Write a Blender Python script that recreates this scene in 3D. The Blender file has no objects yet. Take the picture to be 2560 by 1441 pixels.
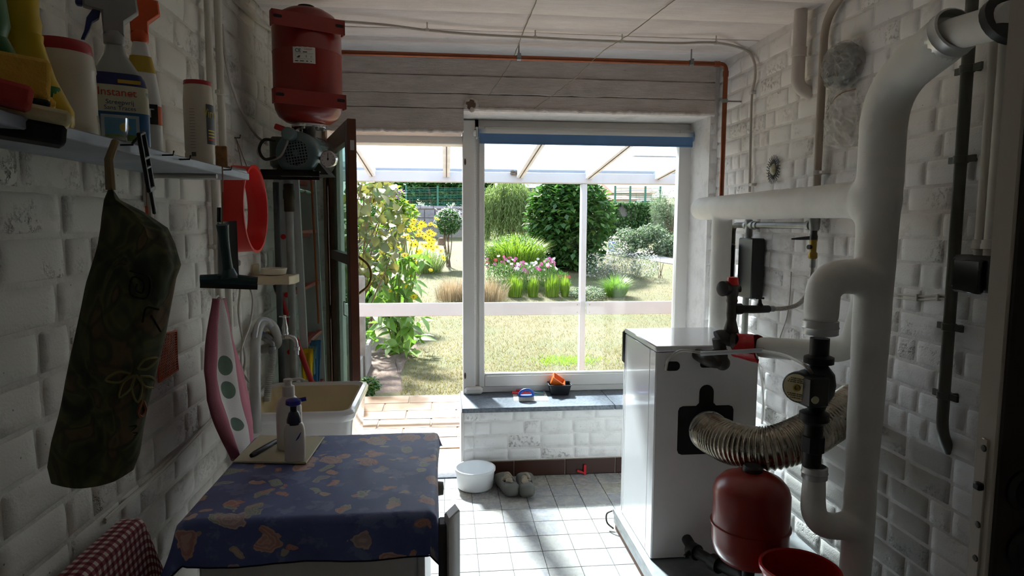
import bpy, bmesh, math, random
from mathutils import Vector, Matrix, noise as mnoise
random.seed(7)
SC = bpy.context.scene
COL = SC.collection
PI = math.pi
V = Vector
# ------------------------------------------------------------------ camera
F_PX, IMG_W, IMG_H = 1620.0, 2560.0, 1441.0
YAW, PITCH, ROLL, CAM_H = math.radians(5.87), math.radians(5.6), math.radians(.26), 1.5
_f = V((math.sin(YAW) * math.cos(PITCH), math.cos(YAW) * math.cos(PITCH), -math.sin(PITCH)))
_r0 = V((math.cos(YAW), -math.sin(YAW), 0))
_u0 = _r0.cross(_f)
CR = _r0 * math.cos(ROLL) + _u0 * math.sin(ROLL)
CU = _u0 * math.cos(ROLL) - _r0 * math.sin(ROLL)
CF = _f
CAM = V((0, 0, CAM_H))
cd = bpy.data.cameras.new('camera')
cd.sensor_fit = 'HORIZONTAL'
cd.sensor_width = 36.0
cd.lens = 36.0 * F_PX / IMG_W
cd.clip_start = .02
cd.clip_end = 400
co = bpy.data.objects.new('camera', cd)
COL.objects.link(co)
co.matrix_world = Matrix(((CR.x, CU.x, -CF.x, CAM.x), (CR.y, CU.y, -CF.y, CAM.y), (CR.z, CU.z, -CF.z, CAM.z), (0, 0, 0, 1)))
SC.camera = co
def ray(x, y): return CF + CR * ((x - IMG_W / 2) / F_PX) - CU * ((y - IMG_H / 2) / F_PX)
def PY(x, y, Y): d = ray(x, y); return CAM + d * (Y / d.y)
def PX(x, y, X): d = ray(x, y); return CAM + d * (X / d.x)
def PZ(x, y, Z): d = ray(x, y); return CAM + d * ((Z - CAM_H) / d.z)
# ------------------------------------------------------------------ daylight
SUN_ELEV = math.radians(44)
sun_dir = V((.22, -1, 0)).normalized() * math.cos(SUN_ELEV) + V((0, 0, -math.sin(SUN_ELEV)))
sd = bpy.data.lights.new('sun', 'SUN')
sd.energy = 11.5
sd.angle = math.radians(4.5)
sd.color = (1.0, .95, .875)
so = bpy.data.objects.new('sun', sd)
COL.objects.link(so)
so.rotation_euler = sun_dir.to_track_quat('-Z', 'Y').to_euler()
so.location = (-3, 14, 14)
W = bpy.data.worlds.new('sky')
SC.world = W
W.use_nodes = True
wn = W.node_tree
wn.nodes.clear()
w_out = wn.nodes.new('ShaderNodeOutputWorld')
w_bg = wn.nodes.new('ShaderNodeBackground')
w_tc = wn.nodes.new('ShaderNodeTexCoord')
w_sep = wn.nodes.new('ShaderNodeSeparateXYZ')
w_ramp = wn.nodes.new('ShaderNodeValToRGB')
wn.links.new(w_tc.outputs['Generated'], w_sep.inputs[0])
wn.links.new(w_sep.outputs['Z'], w_ramp.inputs[0])
wn.links.new(w_ramp.outputs[0], w_bg.inputs[0])
wn.links.new(w_bg.outputs[0], w_out.inputs[0])
w_ramp.color_ramp.elements[0].color = (.93, .96, 1, 1)
w_ramp.color_ramp.elements[1].color = (.62, .78, 1, 1)
w_bg.inputs[1].default_value = 1.3
SC.view_settings.view_transform = 'Standard'
SC.view_settings.look = 'None'
SC.view_settings.gamma = 1
SC.view_settings.use_curve_mapping = False
SC.view_settings.exposure = 1.45
SC.cycles.use_denoising = True
SC.cycles.max_bounces = 10
SC.cycles.use_adaptive_sampling = True
SC.cycles.adaptive_threshold = .07
SC.cycles.adaptive_min_samples = 16
SC.cycles.diffuse_bounces = 5
SC.cycles.glossy_bounces = 4
SC.cycles.transmission_bounces = 6
SC.cycles.transparent_max_bounces = 12
SC.cycles.sample_clamp_indirect = 12
# ------------------------------------------------------------------ materials
class NT:
    def __init__(s, name):
        s.m = bpy.data.materials.new(name)
        s.m.use_nodes = True
        s.t = s.m.node_tree
        s.t.nodes.clear()
        s.out = s.t.nodes.new('ShaderNodeOutputMaterial')
    def n(s, ty, **k):
        nd = s.t.nodes.new(ty)
        for a, b in k.items(): setattr(nd, a, b)
        return nd
    def l(s, a, b): s.t.links.new(a, b)
    def val(s, inp, v):
        if isinstance(v, bpy.types.NodeSocket): s.l(v, inp)
        else: inp.default_value = v
    def math(s, op, a, b=None, c=None):
        nd = s.n('ShaderNodeMath', operation=op)
        s.val(nd.inputs[0], a)
        if b is not None: s.val(nd.inputs[1], b)
        if c is not None: s.val(nd.inputs[2], c)
        return nd.outputs[0]
    def mix(s, fac, a, b):
        nd = s.n('ShaderNodeMix', data_type='RGBA')
        s.val(nd.inputs[0], fac)
        s.val(nd.inputs[6], a if isinstance(a, bpy.types.NodeSocket) else rgba(a))
        s.val(nd.inputs[7], b if isinstance(b, bpy.types.NodeSocket) else rgba(b))
        return nd.outputs[2]
    def coords(s, rnd=True):
        tc = s.n('ShaderNodeTexCoord')
        if not rnd: return tc.outputs['Object']
        oi = s.n('ShaderNodeObjectInfo')
        k = s.math('MULTIPLY', oi.outputs['Random'], 37.0)
        va = s.n('ShaderNodeVectorMath', operation='ADD')
        s.l(tc.outputs['Object'], va.inputs[0])
        s.l(k, va.inputs[1])
        return va.outputs[0]
    def rnd(s): return s.n('ShaderNodeObjectInfo').outputs['Random']
    def noise(s, co, sc, det=4, rough=.55, dist=0):
        nd = s.n('ShaderNodeTexNoise')
        s.l(co, nd.inputs['Vector'])
        nd.inputs['Scale'].default_value = sc
        nd.inputs['Detail'].default_value = det
        nd.inputs['Roughness'].default_value = rough
        nd.inputs['Distortion'].default_value = dist
        return nd.outputs[0]
    def voro(s, co, sc, feat='F1'):
        nd = s.n('ShaderNodeTexVoronoi', feature=feat)
        s.l(co, nd.inputs['Vector'])
        nd.inputs['Scale'].default_value = sc
        return nd.outputs[0]
    def stretch(s, co, v):
        nd = s.n('ShaderNodeMapping')
        s.l(co, nd.inputs[0])
        nd.inputs['Scale'].default_value = v
        return nd.outputs[0]
    def ramp(s, fac, stops, interp='LINEAR'):
        nd = s.n('ShaderNodeValToRGB')
        cr = nd.color_ramp
        cr.interpolation = interp
        while len(cr.elements) < len(stops): cr.elements.new(.5)
        for e, (p, c) in zip(cr.elements, stops):
            e.position = p
            e.color = rgba(c)
        s.val(nd.inputs[0], fac)
        return nd.outputs[0]
    def step(s, fac, a, b): return s.ramp(fac, [(a, (0, 0, 0)), (b, (1, 1, 1))])
    def bump(s, h, strength=.3, dist=.01, prev=None):
        nd = s.n('ShaderNodeBump')
        nd.inputs['Strength'].default_value = strength
        nd.inputs['Distance'].default_value = dist
        s.l(h, nd.inputs['Height'])
        if prev is not None: s.l(prev, nd.inputs['Normal'])
        return nd.outputs[0]
    def bsdf(s, col, rough=.5, metal=0, normal=None, **k):
        b = s.n('ShaderNodeBsdfPrincipled')
        s.val(b.inputs['Base Color'], col if isinstance(col, bpy.types.NodeSocket) else rgba(col))
        s.val(b.inputs['Roughness'], rough)
        s.val(b.inputs['Metallic'], metal)
        if normal is not None: s.l(normal, b.inputs['Normal'])
        for a, v in k.items(): s.val(b.inputs[a.replace('_', ' ')], v)
        s.l(b.outputs[0], s.out.inputs[0])
        return b
def rgba(c): return (c[0], c[1], c[2], 1.0) if len(c) == 3 else tuple(c)
def hx(h):
    h = h.lstrip('#')
    o = []
    for i in (0, 2, 4):
        v = int(h[i:i + 2], 16) / 255
        o.append(v / 12.92 if v <= .04045 else ((v + .055) / 1.055) ** 2.4)
    return tuple(o)
def mul(c, k): return tuple(min(1, x * k) for x in c[:3])
MATS = {}
def mat(name, col, rough=.5, metal=0, var=.12, vs=6, bump=0, bs=60, rvar=0, coat=0, **k):
    if name in MATS: return MATS[name]
    if isinstance(col, str): col = hx(col)
    t = NT(name)
    c = t.coords()
    base = col
    if var:
        nz = t.noise(c, vs, 5)
        base = t.mix(t.step(nz, .3, .7), mul(col, 1 - var), mul(col, 1 + var))
    nrm = None
    if bump: nrm = t.bump(t.noise(c, bs, 4), bump, .004)
    if coat: k['Coat_Weight'] = coat
    t.bsdf(base, rough, metal, nrm, **k)
    MATS[name] = t.m
    return t.m
# ------------------------------------------------------------------ mesh building
class MB:
    def __init__(s): s.v = []; s.f = []
    def add(s, vs, fs, M=None):
        o = len(s.v)
        s.v += [tuple(M @ V(p)) if M is not None else tuple(p) for p in vs]
        s.f += [tuple(i + o for i in f) for f in fs]
        return s
    def box(s, a, b, M=None, bev=0):
        x0, y0, z0 = a; x1, y1, z1 = b
        if x1 < x0: x0, x1 = x1, x0
        if y1 < y0: y0, y1 = y1, y0
        if z1 < z0: z0, z1 = z1, z0
        if bev:
            d = min(bev, (x1 - x0) * .49, (y1 - y0) * .49, (z1 - z0) * .49)
            vs, fs, idx = [], [], {}
            for ix, sx in enumerate((x0, x1)):
                for iy, sy in enumerate((y0, y1)):
                    for iz, sz in enumerate((z0, z1)):
                        ex, ey, ez = (d if ix == 0 else -d), (d if iy == 0 else -d), (d if iz == 0 else -d)
                        for ax, p in enumerate(((sx, sy + ey, sz + ez), (sx + ex, sy, sz + ez), (sx + ex, sy + ey, sz))):
                            idx[(ix, iy, iz, ax)] = len(vs); vs.append(p)
            g = lambda *k: idx[k]
            for i in (0, 1):
                q = [g(i, 0, 0, 0), g(i, 1, 0, 0), g(i, 1, 1, 0), g(i, 0, 1, 0)]; fs.append(q if i else q[::-1])
                q = [g(0, i, 0, 1), g(0, i, 1, 1), g(1, i, 1, 1), g(1, i, 0, 1)]; fs.append(q if i else q[::-1])
                q = [g(0, 0, i, 2), g(1, 0, i, 2), g(1, 1, i, 2), g(0, 1, i, 2)]; fs.append(q if i else q[::-1])
            for i in (0, 1):
                for j in (0, 1):
                    q = [g(i, j, 0, 0), g(i, j, 1, 0), g(i, j, 1, 1), g(i, j, 0, 1)]; fs.append(q)
                    q = [g(i, 0, j, 0), g(i, 1, j, 0), g(i, 1, j, 2), g(i, 0, j, 2)]; fs.append(q)
                    q = [g(0, i, j, 1), g(1, i, j, 1), g(1, i, j, 2), g(0, i, j, 2)]; fs.append(q)
                    for k in (0, 1): fs.append([g(i, j, k, 0), g(i, j, k, 1), g(i, j, k, 2)])
            return s.add(vs, fs, M)
        vs = [(x, y, z) for x in (x0, x1) for y in (y0, y1) for z in (z0, z1)]
        return s.add(vs, [(0, 1, 3, 2), (4, 6, 7, 5), (0, 4, 5, 1), (2, 3, 7, 6), (0, 2, 6, 4), (1, 5, 7, 3)], M)
    def tube(s, pts, r, seg=12, caps=True, closed=False, M=None):
        pts = [V(p) for p in pts]; n = len(pts)
        rr = r if isinstance(r, (list, tuple)) else [r] * n
        T = []
        for i in range(n):
            a = pts[i - 1] if (i or closed) else pts[0]
            b = pts[(i + 1) % n] if (i < n - 1 or closed) else pts[-1]
            t = (b - a)
            T.append(t.normalized() if t.length > 1e-9 else V((0, 0, 1)))
        up = V((0, 0, 1)) if abs(T[0].z) < .9 else V((1, 0, 0))
        nrm = (up - T[0] * up.dot(T[0])).normalized()
        vs, fs = [], []
        for i in range(n):
            nrm = nrm - T[i] * nrm.dot(T[i])
            nrm = nrm.normalized() if nrm.length > 1e-6 else T[i].orthogonal().normalized()
            bn = T[i].cross(nrm)
            for k in range(seg):
                a = 2 * PI * k / seg
                vs.append(tuple(pts[i] + (nrm * math.cos(a) + bn * math.sin(a)) * rr[i]))
        for i in range(n if closed else n - 1):
            j = (i + 1) % n
            for k in range(seg):
                k2 = (k + 1) % seg
                fs.append((i * seg + k, i * seg + k2, j * seg + k2, j * seg + k))
        if caps and not closed:
            fs.append(tuple(range(seg - 1, -1, -1)))
            fs.append(tuple((n - 1) * seg + k for k in range(seg)))
        return s.add(vs, fs, M)
    def lathe(s, prof, seg=24, M=None, sx=1, sy=1, caps=True):
        vs, fs = [], []
        n = len(prof)
        for r, z in prof:
            for k in range(seg):
                a = 2 * PI * k / seg
                vs.append((r * math.cos(a) * sx, r * math.sin(a) * sy, z))
        for i in range(n - 1):
            for k in range(seg):
                k2 = (k + 1) % seg
                fs.append((i * seg + k, i * seg + k2, (i + 1) * seg + k2, (i + 1) * seg + k))
        if caps:
            if prof[0][0] > 1e-5: fs.append(tuple(range(seg - 1, -1, -1)))
            if prof[-1][0] > 1e-5: fs.append(tuple((n - 1) * seg + k for k in range(seg)))
        return s.add(vs, fs, M)
    def prism(s, poly, z0, z1, M=None, bev=0):
        n = len(poly)
        if bev:
            c = V((sum(p[0] for p in poly) / n, sum(p[1] for p in poly) / n))
            ins = []
            for p in poly:
                d = c - V(p[:2]); L = max(d.length, 1e-6)
                ins.append(tuple(V(p[:2]) + d * min(.5, bev / L)))
            rings = [(ins, z0), (poly, z0 + bev), (poly, z1 - bev), (ins, z1)]
        else:
            rings = [(poly, z0), (poly, z1)]
        vs, fs = [], []
        for pl, z in rings: vs += [(p[0], p[1], z) for p in pl]
        for i in range(len(rings) - 1):
            for k in range(n):
                k2 = (k + 1) % n
                fs.append((i * n + k, i * n + k2, (i + 1) * n + k2, (i + 1) * n + k))
        fs.append(tuple(range(n - 1, -1, -1)))
        fs.append(tuple((len(rings) - 1) * n + k for k in range(n)))
        return s.add(vs, fs, M)
    def grid(s, fn, nu, nv, thick=0, M=None):
        P = [[V(fn(i / nu, j / nv)) for j in range(nv + 1)] for i in range(nu + 1)]
        vs = [tuple(P[i][j]) for i in range(nu + 1) for j in range(nv + 1)]
        w = nv + 1
        fs = [(i * w + j, (i + 1) * w + j, (i + 1) * w + j + 1, i * w + j + 1) for i in range(nu) for j in range(nv)]
        if thick:
            N = []
            for i in range(nu + 1):
                for j in range(nv + 1):
                    a = P[min(i + 1, nu)][j] - P[max(i - 1, 0)][j]
                    b = P[i][min(j + 1, nv)] - P[i][max(j - 1, 0)]
                    c = a.cross(b)
                    N.append(c.normalized() if c.length > 1e-12 else V((0, 0, 1)))
            o = len(vs)
            vs += [tuple(V(vs[i]) - N[i] * thick) for i in range(o)]
            fs += [tuple(x + o for x in f[::-1]) for f in fs]
            edge = [i * w for i in range(nu + 1)] + [nu * w + j for j in range(1, nv + 1)] + [i * w + nv for i in range(nu - 1, -1, -1)] + [j for j in range(nv - 1, 0, -1)]
            for a, b in zip(edge, edge[1:] + edge[:1]): fs.append((b, a, a + o, b + o))
        return s.add(vs, fs, M)
    def sphere(s, c, r, seg=14, rings=8, sc=(1, 1, 1), M=None):
        prof = [(math.sin(PI * i / rings) * r, -math.cos(PI * i / rings) * r) for i in range(rings + 1)]
        prof[0] = (1e-6, -r); prof[-1] = (1e-6, r)
        m = Matrix.Translation(c) @ Matrix.Diagonal((sc[0], sc[1], sc[2], 1))
        return s.lathe(prof, seg, (M @ m) if M is not None else m, caps=False)
    def mesh(s, name, smooth=True, angle=40):
        me = bpy.data.meshes.new(name)
        me.from_pydata(s.v, [], s.f)
        me.validate()
        bm = bmesh.new(); bm.from_mesh(me)
        bmesh.ops.recalc_face_normals(bm, faces=bm.faces)
        if smooth:
            lim = math.radians(angle)
            for f in bm.faces: f.smooth = True
            for e in bm.edges:
                if len(e.link_faces) == 2: e.smooth = e.calc_face_angle(0) < lim
        bm.to_mesh(me); bm.free()
        return me
def rot_to(z, x=None):
    z = V(z).normalized()
    x = V(x) if x is not None else (V((1, 0, 0)) if abs(z.x) < .9 else V((0, 1, 0)))
    x = (x - z * x.dot(z)).normalized()
    y = z.cross(x)
    return Matrix(((x.x, y.x, z.x, 0), (x.y, y.y, z.y, 0), (x.z, y.z, z.z, 0), (0, 0, 0, 1)))
def at(loc, z=None, x=None): return Matrix.Translation(loc) @ (rot_to(z, x) if z is not None else Matrix())
def frame(loc, xd, yd):
    xd = V(xd).normalized(); yd = V(yd); yd = (yd - xd * yd.dot(xd)).normalized(); zd = xd.cross(yd)
    return Matrix(((xd.x, yd.x, zd.x, loc[0]), (xd.y, yd.y, zd.y, loc[1]), (xd.z, yd.z, zd.z, loc[2]), (0, 0, 0, 1)))
def fillet(pts, r, n=6):
    pts = [V(p) for p in pts]
    out = [pts[0]]
    for i in range(1, len(pts) - 1):
        a, b, c = pts[i - 1], pts[i], pts[i + 1]
        d1, d2 = (a - b), (c - b)
        k = min(r, d1.length * .49, d2.length * .49)
        p1, p2 = b + d1.normalized() * k, b + d2.normalized() * k
        for q in range(n + 1):
            t = q / n
            out.append(p1 * (1 - t) ** 2 + b * 2 * t * (1 - t) + p2 * t * t)
    out.append(pts[-1])
    return out
def spline(pts, n=8):
    pts = [V(p) for p in pts]
    P = [pts[0] * 2 - pts[1]] + pts + [pts[-1] * 2 - pts[-2]]
    out = []
    for i in range(1, len(P) - 2):
        a, b, c, d = P[i - 1:i + 3]
        for q in range(n):
            t = q / n
            out.append(.5 * ((2 * b) + (c - a) * t + (2 * a - 5 * b + 4 * c - d) * t * t + (3 * b - a - 3 * c + d) * t ** 3))
    out.append(pts[-1])
    return out
def setm(me, m):
    me.materials.clear(); me.materials.append(m)
def wm(o):
    b = o.matrix_basis.copy()
    return wm(o.parent) @ o.matrix_parent_inverse @ b if o.parent else b
def link(name, me, m=None, parent=None, kind=None):
    if m is not None and not me.materials: me.materials.append(m)
    o = bpy.data.objects.new(name, me)
    COL.objects.link(o)
    if parent is not None:
        o.parent = parent
        o.matrix_parent_inverse = wm(parent).inverted()
    if kind: o['kind'] = kind
    return o
def obj(name, mb, m, parent=None, smooth=True, angle=40, kind=None):
    return link(name, mb.mesh(name, smooth, angle), m, parent, kind)
def tag(o, label, cat, group=None):
    o['label'] = label; o['category'] = cat
    if group: o['group'] = group
    return o
def thing(name, label, cat, loc=(0, 0, 0), group=None):
    o = bpy.data.objects.new(name, None)
    COL.objects.link(o)
    o.location = loc
    o.empty_display_size = .05
    return tag(o, label, cat, group)
def struct(name, mb, m, smooth=True, angle=40, parent=None):
    o = obj(name, mb, m, parent, smooth, angle)
    if parent is None: o['kind'] = 'structure'
    return o
def sgroup(name, loc=(0, 0, 0)):
    o = bpy.data.objects.new(name, None)
    COL.objects.link(o); o.location = loc; o['kind'] = 'structure'; o.empty_display_size = .05
    return o
def text(name, body, size, M, m, parent, align='CENTER', ext=.0002, sx=1.0, bold=0):
    cu = bpy.data.curves.new(name, 'FONT')
    cu.body = body; cu.size = size; cu.align_x = align; cu.align_y = 'CENTER'
    cu.extrude = ext
    cu.materials.append(m)
    o = bpy.data.objects.new(name, cu)
    COL.objects.link(o)
    TEXTS.append((o, name, M @ Matrix.Diagonal((sx, 1, 1, 1)), m, parent))
TEXTS = []
def finish_texts():
    bpy.context.view_layer.update()
    dg = bpy.context.evaluated_depsgraph_get()
    for o, name, M, m, parent in TEXTS:
        me = bpy.data.meshes.new_from_object(o.evaluated_get(dg))
        me.name = name
        q = link(name, me, m, parent)
        q.matrix_basis = M
    for o, *_ in TEXTS:
        cu = o.data
        bpy.data.objects.remove(o); bpy.data.curves.remove(cu)
def nz(x, y=0, z=0, s=1): return mnoise.noise(V((x * s, y * s, z * s)))
# ------------------------------------------------------------------ shared materials
def white_brick(name, base, dark, pit):
    t = NT(name)
    c = t.coords(True)
    r = t.rnd()
    patch = t.step(t.noise(c, 5, 2), .5, .62)
    sel = t.math('MULTIPLY', patch, t.step(r, .3, .75))
    v = t.noise(c, 55, 3, .7)
    pits = t.step(v, .34, .5)
    hfine = t.noise(c, 160, 3)
    hb = t.math('MULTIPLY', pits, sel)
    h = t.math('ADD', t.math('MULTIPLY', hfine, .25), t.math('MULTIPLY', t.math('SUBTRACT', 1.0, t.math('MULTIPLY', sel, t.math('SUBTRACT', 1.0, pits))), pit))
    stain = t.step(t.noise(c, 9, 6, .65), .56, .74)
    dk = t.math('MULTIPLY', sel, t.math('SUBTRACT', 1.0, pits))
    dots = t.math('SUBTRACT', 1.0, t.step(t.voro(c, 24), .035, .06))
    fac = t.math('MINIMUM', 1.0, t.math('ADD', t.math('MULTIPLY', dk, .55), t.math('ADD', t.math('MULTIPLY', stain, .34), t.math('MULTIPLY', dots, .8))))
    tint = t.mix(t.step(t.noise(c, 2.2, 3), .3, .7), mul(base, .93), base)
    t.bsdf(t.mix(fac, tint, dark), .75, 0, t.bump(h, .7, .006))
    return t.m
M_WL = white_brick('white_painted_brick_worn', hx('#d8d4cb'), hx('#5c5547'), 1.7)
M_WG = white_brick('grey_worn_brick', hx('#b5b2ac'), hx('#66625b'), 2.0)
M_WR = white_brick('white_painted_brick', hx('#eeebe9'), hx('#8a7f72'), 1.0)
def mortar_mat(name, base):
    t = NT(name); c = t.coords(False)
    f = t.step(t.noise(c, 7, 6, .7), .45, .75)
    t.bsdf(t.mix(f, base, mul(base, .72)), .8, 0, t.bump(t.noise(c, 60, 4), .5, .006))
    return t.m
M_ML = mortar_mat('painted_mortar_worn', hx('#cfcbc2'))
M_MR = mortar_mat('painted_mortar', hx('#e4e0dd'))
def concrete(name, a, b, c2, bstr=.5):
    t = NT(name); c = t.coords(True)
    cs = t.stretch(c, (1.0, 6, 6))
    n1 = t.noise(cs, 9, 6, .65)
    n2 = t.noise(c, 3.5, 4)
    col = t.mix(t.step(n1, .35, .7), a, b)
    col = t.mix(t.math('MULTIPLY', t.step(n2, .5, .75), .6), col, c2)
    crack = t.math('SUBTRACT', 1.0, t.step(t.noise(t.stretch(c, (1, 5, 5)), 14, 8, .75), .3, .36))
    col = t.mix(t.math('MULTIPLY', crack, .7), col, mul(a, .35))
    h = t.math('ADD', t.noise(t.stretch(c, (1, 8, 8)), 12, 5, .7), t.math('MULTIPLY', t.noise(c, 90, 3), .3))
    t.bsdf(col, .85, 0, t.bump(h, bstr, .008))
    return t.m
M_CEIL = concrete('board_marked_ceiling', hx('#f0eae9'), hx('#e5dedc'), hx('#dad3d0'))
M_BEAM = concrete('board_marked_beam', hx('#d6c9c2'), hx('#c2b5ae'), hx('#a8a294'), .8)
M_FRAME = mat('painted_window_frame', '#e0dbd6', .45, var=.06, vs=3)
M_WHITE = mat('white_paint', '#e6e4e0', .35, var=.05)
M_STEEL = mat('galvanised_steel', '#8f9293', .42, .85, var=.2, vs=14)
M_DKSTEEL = mat('dull_iron', '#45423d', .55, .6, var=.3, vs=20, bump=.2)
M_GREYPIPE = mat('weathered_zinc_pipe', '#8d8f8a', .5, .3, var=.25, vs=10)
M_CHROME = mat('chrome', '#d8d8d8', .14, .85, var=0)
M_ALU = mat('aluminium', '#c4c5c3', .38, .6, var=.08)
M_COPPER = mat('copper', '#8a4f36', .35, .75, var=.2, vs=9)
M_BLACK = mat('black_plastic', '#0d0d0e', .4, var=0)
M_RED = mat('red_enamel', '#861d14', .32, var=.07, coat=.2)
M_REDPLASTIC = mat('red_plastic', '#d01f1a', .35, var=.04)
M_CABLE = mat('grey_cable', '#b3aca2', .5, var=.05)
M_CONDUIT = mat('painted_conduit', '#cfcabd', .5, var=.1, vs=5)
M_RUBBERGREY = mat('grey_hose', '#a7a7a2', .5, var=.05)
M_PVC = mat('painted_pvc', '#cdc3bb', .4, var=.04)
M_WRAP = mat('painted_bandage', '#e3e1da', .62, var=.06, vs=8, bump=.35, bs=26)
M_BRASS = mat('old_brass', '#8b7434', .4, .8, var=.25, vs=20)
M_IRONBLACK = mat('black_iron', '#1d1c1b', .5, .5, var=.3, vs=25)
M_CLEAR = None
def glass_mat(name, tint, gloss=.06, rough=0.0):
    t = NT(name)
    tr = t.n('ShaderNodeBsdfTransparent'); tr.inputs[0].default_value = rgba(tint)
    gl = t.n('ShaderNodeBsdfGlossy'); gl.inputs['Roughness'].default_value = rough
    lw = t.n('ShaderNodeLayerWeight'); lw.inputs[0].default_value = .12
    f = t.math('MULTIPLY_ADD', lw.outputs['Fresnel'], .8, gloss * .3)
    mx = t.n('ShaderNodeMixShader')
    t.l(f, mx.inputs[0]); t.l(tr.outputs[0], mx.inputs[1]); t.l(gl.outputs[0], mx.inputs[2])
    t.l(mx.outputs[0], t.out.inputs[0])
    return t.m
M_GLASS = glass_mat('window_glass', (.97, .98, .97))
t = NT('clear_plastic')
_tr = t.n('ShaderNodeBsdfTransparent'); _tr.inputs[0].default_value = (.93, .93, .92, 1)
_gl = t.n('ShaderNodeBsdfPrincipled'); _gl.inputs['Base Color'].default_value = (.75, .73, .7, 1); _gl.inputs['Roughness'].default_value = .12
_mx = t.n('ShaderNodeMixShader'); _mx.inputs[0].default_value = .34
t.l(_tr.outputs[0], _mx.inputs[1]); t.l(_gl.outputs[0], _mx.inputs[2]); t.l(_mx.outputs[0], t.out.inputs[0])
M_CLEAR = t.m
# ------------------------------------------------------------------ room shell
XL, XR, YB, ZC, YN = -.8, 1.6, 3.74, 2.44, -.55
YW = 4.05          # front of the window frame
YO = 4.16          # outside face of the back wall
# ---- bricks
BRICK_CACHE = {}
def brick_mesh(kind, var, m, L, Hh):
    k = (kind, var, m.name)
    if k in BRICK_CACHE: return BRICK_CACHE[k]
    rs = random.Random(hash((kind, var)) % 9999)
    nx, ny = (9, 5) if kind[0] == 's' else (6, 5)
    off = rs.random() * 50
    proud = rs.uniform(.004, .007)
    def mp(u, S, n):
        i = round(u * n); e = .006
        return 0 if i == 0 else (S if i == n else e + (S - 2 * e) * (i - 1) / (n - 2))
    def fn(u, v):
        x, y = mp(u, L, nx), mp(v, Hh, ny)
        rim = x in (0, L) or y in (0, Hh)
        cor = (1 if x < .007 or x > L - .007 else 0) + (1 if y < .007 or y > Hh - .007 else 0)
        z = -.0015 if rim else proud + .0016 * nz(x * 30 + off, y * 30, var * 3.1) - (.0022 if cor == 2 else (.0009 if cor else 0))
        jx, jy = .0022 * nz(x * 25, y * 25 + off, 2), .0022 * nz(x * 25, y * 25 + off, 9)
        return (x - L / 2 + jx, y - Hh / 2 + jy, z)
    mb = MB().grid(fn, nx, ny)
    me = mb.mesh('brick', True, 80)
    me.materials.append(m)
    BRICK_CACHE[k] = me
    return me
def brick_wall(parent, O, U, Vd, rects, m, pitch=.085, L=.2, joint=.009, seed=1, limit=300, keepout=(), alt=None):
    """bricks over the rectangles (u0,u1,v0,v1) of a plane; the largest in view are parts, the rest one part"""
    rs = random.Random(seed)
    U, Vd = V(U), V(Vd); N = U.cross(Vd); O = V(O)
    Hh = pitch - joint
    items = []
    for (u0, u1, v0, v1) in rects:
        row = math.floor(v0 / pitch + 1e-6)
        while row * pitch < v1 - .02:
            vc = row * pitch + pitch / 2
            lo, hi = max(row * pitch + joint / 2, v0), min((row + 1) * pitch - joint / 2, v1)
            row += 1
            if hi - lo < .03: continue
            u = -5 + (rs.random() * .05) + (L / 2 if row % 2 else 0)
            while u < u1:
                ln = L if rs.random() < .72 else (L - joint) / 2
                a, b = max(u, u0), min(u + ln - joint, u1)
                u += ln
                if b - a > .03: items.append((a, b, lo, hi, 's' if ln > .15 else 'h'))
    def size(it):
        p = O + U * ((it[0] + it[1]) / 2) + Vd * ((it[2] + it[3]) / 2)
        d = p - CAM
        z = d.dot(CF)
        if z < .2: return 0
        x, y = F_PX * d.dot(CR) / z, F_PX * d.dot(CU) / z
        if abs(x) > 1420 or abs(y) > 860: return 0
        for (x0, x1, y0, y1) in keepout:
            if x0 < x + 1280 < x1 and y0 < 720 - y < y1: return 1e-4
        return (it[1] - it[0]) * (it[3] - it[2]) * abs(d.normalized().dot(N)) / d.length_squared
    items.sort(key=size, reverse=True)
    rest = MB()
    for i, (a, b, lo, hi, kd) in enumerate(items):
        me = brick_mesh(kd, rs.randrange(7 if kd == 's' else 4), m, (L if kd == 's' else (L - joint) / 2) - joint, Hh)
        l0 = (L if kd == 's' else (L - joint) / 2) - joint
        c = O + U * ((a + b) / 2) + Vd * ((lo + hi) / 2) + N * rs.uniform(-.0015, .002)
        M = frame(c, U + Vd * rs.uniform(-.012, .012), Vd) @ Matrix.Diagonal(((b - a) / l0, (hi - lo) / Hh, 1, 1))
        if alt and alt[0](c): me = brick_mesh(kd + 'g', i % 4, alt[1], l0, Hh); l_ = 1
        if i < limit:
            o = link('brick', me, None, parent)
            o.matrix_basis = M
        else:
            rest.add([tuple(v.co) for v in me.vertices], [tuple(p.vertices) for p in me.polygons], M)
    if rest.v: obj('brickwork', rest, m, parent, True, 80, kind='stuff')
# ---- left wall
wl = struct('wall_left', MB().box((XL - .2, YN - .1, -.02), (XL, YO, ZC + .1)), M_ML, False)
brick_wall(wl, (XL, 0, 0), (0, 1, 0), (0, 0, 1), [(.25, YB, 0.02, ZC)], M_WL, pitch=.092, L=.215, seed=11)
# ---- right wall: the flue breast near the boiler stands a little proud
wr = struct('wall_right', MB().box((XR, YN - .1, -.02), (XR + .2, YO, ZC + .1)), M_MR, False)
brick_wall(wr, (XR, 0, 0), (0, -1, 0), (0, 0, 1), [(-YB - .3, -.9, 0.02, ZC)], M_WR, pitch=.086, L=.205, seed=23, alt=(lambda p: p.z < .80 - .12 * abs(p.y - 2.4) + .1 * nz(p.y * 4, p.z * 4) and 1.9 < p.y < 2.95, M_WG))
# ---- wall behind the camera and the stub that carries the near door
struct('wall_near', MB().box((XL - .2, YN - .2, -.02), (XR + .2, YN, ZC + .1)), M_MR, False)
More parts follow.
